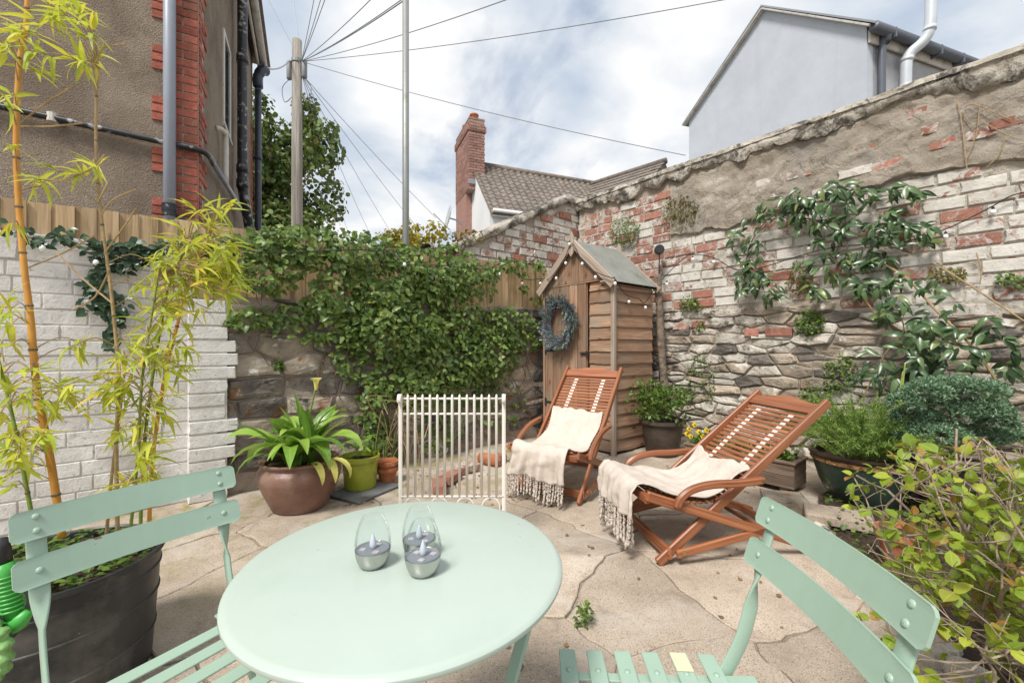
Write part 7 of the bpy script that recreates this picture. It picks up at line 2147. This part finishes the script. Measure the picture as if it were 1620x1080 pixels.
    mb = MB(); mb.lathe([(0.001, 0), (0.19, 0), (0.20, 0.01), (0.26, 0.13), (0.29, 0.24), (0.30, 0.272)], 56); smooth_by_angle(mb.build('pot', M['green_glaze'], g), 50)
    mb = MB(); mb.lathe([(0.300, 0.272), (0.308, 0.277), (0.308, 0.303), (0.302, 0.308)], 56); bd = mb.build('moulded_band', M['rim_band'], g)
    for k in range(40):
        a = k * 2 * math.pi / 40; mb = MB(); c = Vector((0.309 * math.cos(a), 0.309 * math.sin(a), 0.29)); nrm = Vector((math.cos(a), math.sin(a), 0)); s1 = Vector((-math.sin(a), math.cos(a), 0))
        mb.tube([c + s1 * (0.011 * math.cos(q)) + Vector((0, 0, 0.010 * math.sin(q))) for q in [i * 2 * math.pi / 8 for i in range(8)]], 0.0035, 5, closed=True, up=nrm); mb.build('bead', M['rim_band'], bd)
    mb = MB(); mb.lathe([(0.302, 0.308), (0.322, 0.318), (0.326, 0.335), (0.312, 0.345), (0.285, 0.34), (0.275, 0.30), (0.001, 0.31)], 56); smooth_by_angle(mb.build('rim', M['dark_rim'], g), 50)
    mats = []; tw = MB(3)
    for k in range(330):
        a = rng.uniform(0, 6.283); spread = rng.uniform(0.05, 0.50); L = rng.uniform(0.22, 0.46)
        b0 = Vector((0.2 * math.cos(a) * rng.random(), 0.2 * math.sin(a) * rng.random(), 0.31))
        tip = b0 + Vector((math.cos(a) * spread, math.sin(a) * spread, L * (1.1 - spread * 1.2)))
        mid = b0.lerp(tip, 0.55) + Vector((0, 0, 0.06)); P = arc_pts([b0, mid, tip], 5)
        tw.tube(P, 0.0016, 3)
        for i in range(2, len(P) - 1):
            for j in range(7):
                q = P[i].lerp(P[i + 1], rng.random()); t = (P[i + 1] - P[i]).normalized()
                d = t * 0.7 + rvec(rng, 0.9); mats.append(mk(q + Vector(o), d, rvec(rng) + Vector((0, 0, 0.8)), rng.uniform(0.022, 0.038)))
    tw.build('twigs', M['stem_green'], g)['kind'] = 'stuff'
    foliage(g, 'needles', T_NEE, mats, M['rosemary'], 0)
    # blue-green juniper
    o = W(2.80, 2.66, 0.045)
    j = thing('potted_juniper', 'blue-green cloud-shaped juniper on a bare stem in a dark pot', 'plant', o)
    mb = MB(); mb.lathe([(0.001, 0), (0.14, 0), (0.15, 0.01), (0.19, 0.24), (0.21, 0.245), (0.21, 0.28), (0.19, 0.28), (0.18, 0.235), (0.001, 0.24)], 36); smooth_by_angle(mb.build('pot', M['dark_pot'], j), 45)
    pads = [(1430, 640, 22, 15), (1465, 625, 30, 18), (1500, 612, 40, 14), (1545, 622, 34, 18), (1450, 665, 34, 18), (1500, 655, 44, 24), (1555, 655, 34, 20), (1480, 690, 40, 18), (1540, 690, 40, 16), (1435, 690, 18, 12), (1600, 700, 26, 20), (1580, 675, 24, 16)]
    mats = []; tw = MB(5); top = Vector((0, 0, 0.42))
    mb = MB(2); mb.tube(arc_pts([(0, 0, 0.22), (0.02, 0.01, 0.34), (0.0, 0.0, 0.44), (-0.02, 0.02, 0.6)], 4), 0.018, 8); mb.build('trunk', M['stem_tan'], j)
    for (px, py, rx, ry) in pads:
        zz = 2.62 + rng.uniform(-0.14, 0.12); pc = atz(px, py, zz); a_, b_ = rx * zz / FPX, ry * zz / FPX
        for k in range(int(rx * ry * 0.55)):
            v = rvec(rng).normalized()
            if v.z < -0.25: v.z = -v.z
            c = pc + Vector((v.x * a_, v.y * a_, v.z * b_ * 1.1)) * rng.uniform(0.75, 1.05)
            out = Vector((v.x, v.y, v.z + 0.5)).normalized()
            for q in range(9):
                d = out * 0.9 + rvec(rng, 0.8); mats.append(mk(c, d, rvec(rng) + Vector((0, 0, 0.5)), rng.uniform(0.018, 0.032), 1.9))
        c = atz(px, py + ry * 0.4, 2.66) - o; tw.tube(arc_pts([top, top.lerp(c, 0.6) + Vector((0, 0, -0.03)), c], 4), 0.005, 5)
    tw.build('branches', M['stem_brown'], j)['kind'] = 'stuff'
    foliage(j, 'needles', T_NEE, mats, M['juniper'], 0)
    # tall green flower stalks between rosemary and juniper
    fs = thing('upright_stalks', 'bunch of thin upright green stalks between the two potted bushes', 'plant', W(2.66, 2.95, 0.045))
    for (a, b) in (((1405, 735), (1428, 590)), ((1412, 735), (1432, 575)), ((1400, 735), (1420, 620))):
        q0, q1 = atz(a[0], a[1], 2.95) - fs.location, atz(b[0], b[1], 3.0) - fs.location
        mb = MB(); mb.tube([(q0.x, q0.y, 0.0), q0, q0.lerp(q1, 0.5) + Vector((0.01, 0, 0)), q1], 0.008, 6, [1, 1, .9, .6]); mb.build('stalk', M['stem_green'], fs, smooth=True)
right_pots()

def front_shrub():
    rng = random.Random(18)
    o = W(1.66, 1.22, 0.045)
    s = thing('twiggy_shrub', 'twiggy yellow-green deciduous shrub close beside the chair', 'shrub', o)
    mats = []; nodes = []
    tws = MB(2)
    def inside(p):
        """the shrub's own outline: a low dome clipped back from the chair"""
        xc = CY * p.x - SY * p.y; z = SY * p.x + CY * p.y
        if z < 0.35: return False
        px = 810 + FPX * xc / z; py = 545 - FPX * (p.z - CAM_H) / z
        lim = 700 + max(0, 1420 - px) * 0.75 + 12 * math.sin(px * 0.06)
        return px > 1352 + 20 * math.sin(py * 0.03) and py > lim and p.z > 0.03
    def grow(p, d, L, r, depth):
        n = 5; pts = [p.copy()]
        for i in range(n):
            d = (d + rvec(rng, 0.26) + Vector((0, 0, 0.02))).normalized()
            q = pts[-1] + d * (L / n)
            if depth and not inside(q): break
            pts.append(q)
        if len(pts) < 3: return
        if depth == 0:
            mb = MB(rng.randrange(999)); P = arc_pts([q - o for q in pts], 2); mb.tube(P, r, 6, [1 - 0.5 * i / len(P) for i in range(len(P))]); mb.build('branch', M['stem_grey'], s)
        else: tws.tube([q - o for q in pts], r, 4)
        for i in range(1, len(pts)):
            if depth < 2:
                for q in range(2):
                    if rng.random() < 0.62:
                        grow(pts[i], (d + rvec(rng, 1.1) + Vector((0, 0, 0.05))).normalized(), L * rng.uniform(0.28, 0.5), r * 0.42, depth + 1)
            if depth: nodes.append((pts[i], d))
    mains = [(1400, 765, 1.34), (1450, 745, 1.40), (1520, 712, 1.45), (1590, 705, 1.35), (1410, 860, 1.2), (1440, 905, 1.08), (1480, 820, 1.2), (1560, 800, 1.15), (1610, 770, 1.2), (1500, 960, 1.0), (1560, 920, 0.98), (1430, 1000, 1.05), (1372, 985, 1.15), (1600, 1010, 0.9), (1520, 1040, 0.9), (1375, 740, 1.4), (1390, 830, 1.25), (1430, 780, 1.3), (1500, 740, 1.38), (1560, 740, 1.3), (1610, 720, 1.35), (1540, 860, 1.05), (1600, 870, 1.0), (1385, 930, 1.15)]
    for (px, py, z) in mains:
        t = atz(px, py, z); b = o + rvec(rng, 0.12); b.z = 0.05 + rng.uniform(0, 0.15)
        d = t - b; L = d.length
        grow(b, d.normalized(), L, rng.uniform(0.0045, 0.0075), 0)
    tws.build('twigs', M['stem_grey'], s)['kind'] = 'stuff'
    rng.shuffle(nodes)
    for (p, d) in nodes:
        if not inside(p) or len(mats) > 2600: continue
        for q in range(rng.choice((1, 2, 2, 3))):
            dd = d * 0.6 + rvec(rng, 0.9); mats.append(mk(p, dd, Vector((0, 0, 1)) + rvec(rng, 0.6), rng.uniform(0.020, 0.042)))
    foliage(s, 'leaf', T_SHR, mats, M['shrub'], 300, 'leaves')
front_shrub()

# ------------------------------------------------------------------ trees beyond the walls
def tree(name, label, base, crown, rad, n, mat, leaf, seed, trunk_r=0.22, lumps=60):
    rng = random.Random(seed)
    t = thing(name, label, 'tree', base)
    c = Vector(crown); b = Vector(base)
    mb = MB(1); mb.tube(arc_pts([(0, 0, -0.1), (0.05, 0.05, (c.z) * 0.4), tuple(c - b - Vector((0, 0, rad[2] * 0.3))), tuple(c - b + Vector((0, 0, rad[2] * 0.4)))], 5), trunk_r, 8, None); tr = mb.build('trunk', M['stem_brown'], t, smooth=True)
    mats = []; L = []
    for k in range(lumps):
        v = rvec(rng).normalized() * (rng.random() ** 0.4) * 0.86
        L.append((c + Vector((v.x * rad[0], v.y * rad[1], v.z * rad[2])), rng.uniform(0.16, 0.30)))
    mbr = MB(2)
    for (q, r) in L[::2]:
        st = c + Vector((0, 0, -rad[2] * rng.uniform(0.0, 0.5))); mbr.tube([st - b, st.lerp(q, 0.5) - b + rvec(rng, 0.1), q - b], trunk_r * 0.16, 5, [1, .7, .3])
    mbr.build('limb', M['stem_brown'], tr)
    for k in range(n):
        q, r = rng.choice(L); v = rvec(rng).normalized()
        p = q + Vector((v.x * rad[0], v.y * rad[1], v.z * rad[2])) * r * rng.uniform(0.35, 1.0) ** 0.6
        mats.append(mk(p, rvec(rng) + Vector((0, 0, -0.3)), v + Vector((0, 0, 0.6)) + rvec(rng, 0.5), leaf * rng.uniform(0.6, 1.4)))
    foliage(t, 'crown', T_SHR, mats, M[mat], 0)
b0 = W(-10.6, 18.5)
tree('broadleaf_tree', 'tall dark green broadleaf tree behind the telegraph pole', b0, W(-10.6, 18.5, 7.6), (3.4, 3.4, 5.4), 20000, 'tree_leaf', 0.21, 1, lumps=75)
b1 = W(-1.85, 8.2)
tree('autumn_tree', 'small yellowing tree top showing above the ivy by the steel pole', b1, W(-1.85, 8.2, 2.95), (0.85, 0.85, 0.72), 3000, 'tree_yellow', 0.075, 2, trunk_r=0.05, lumps=26)
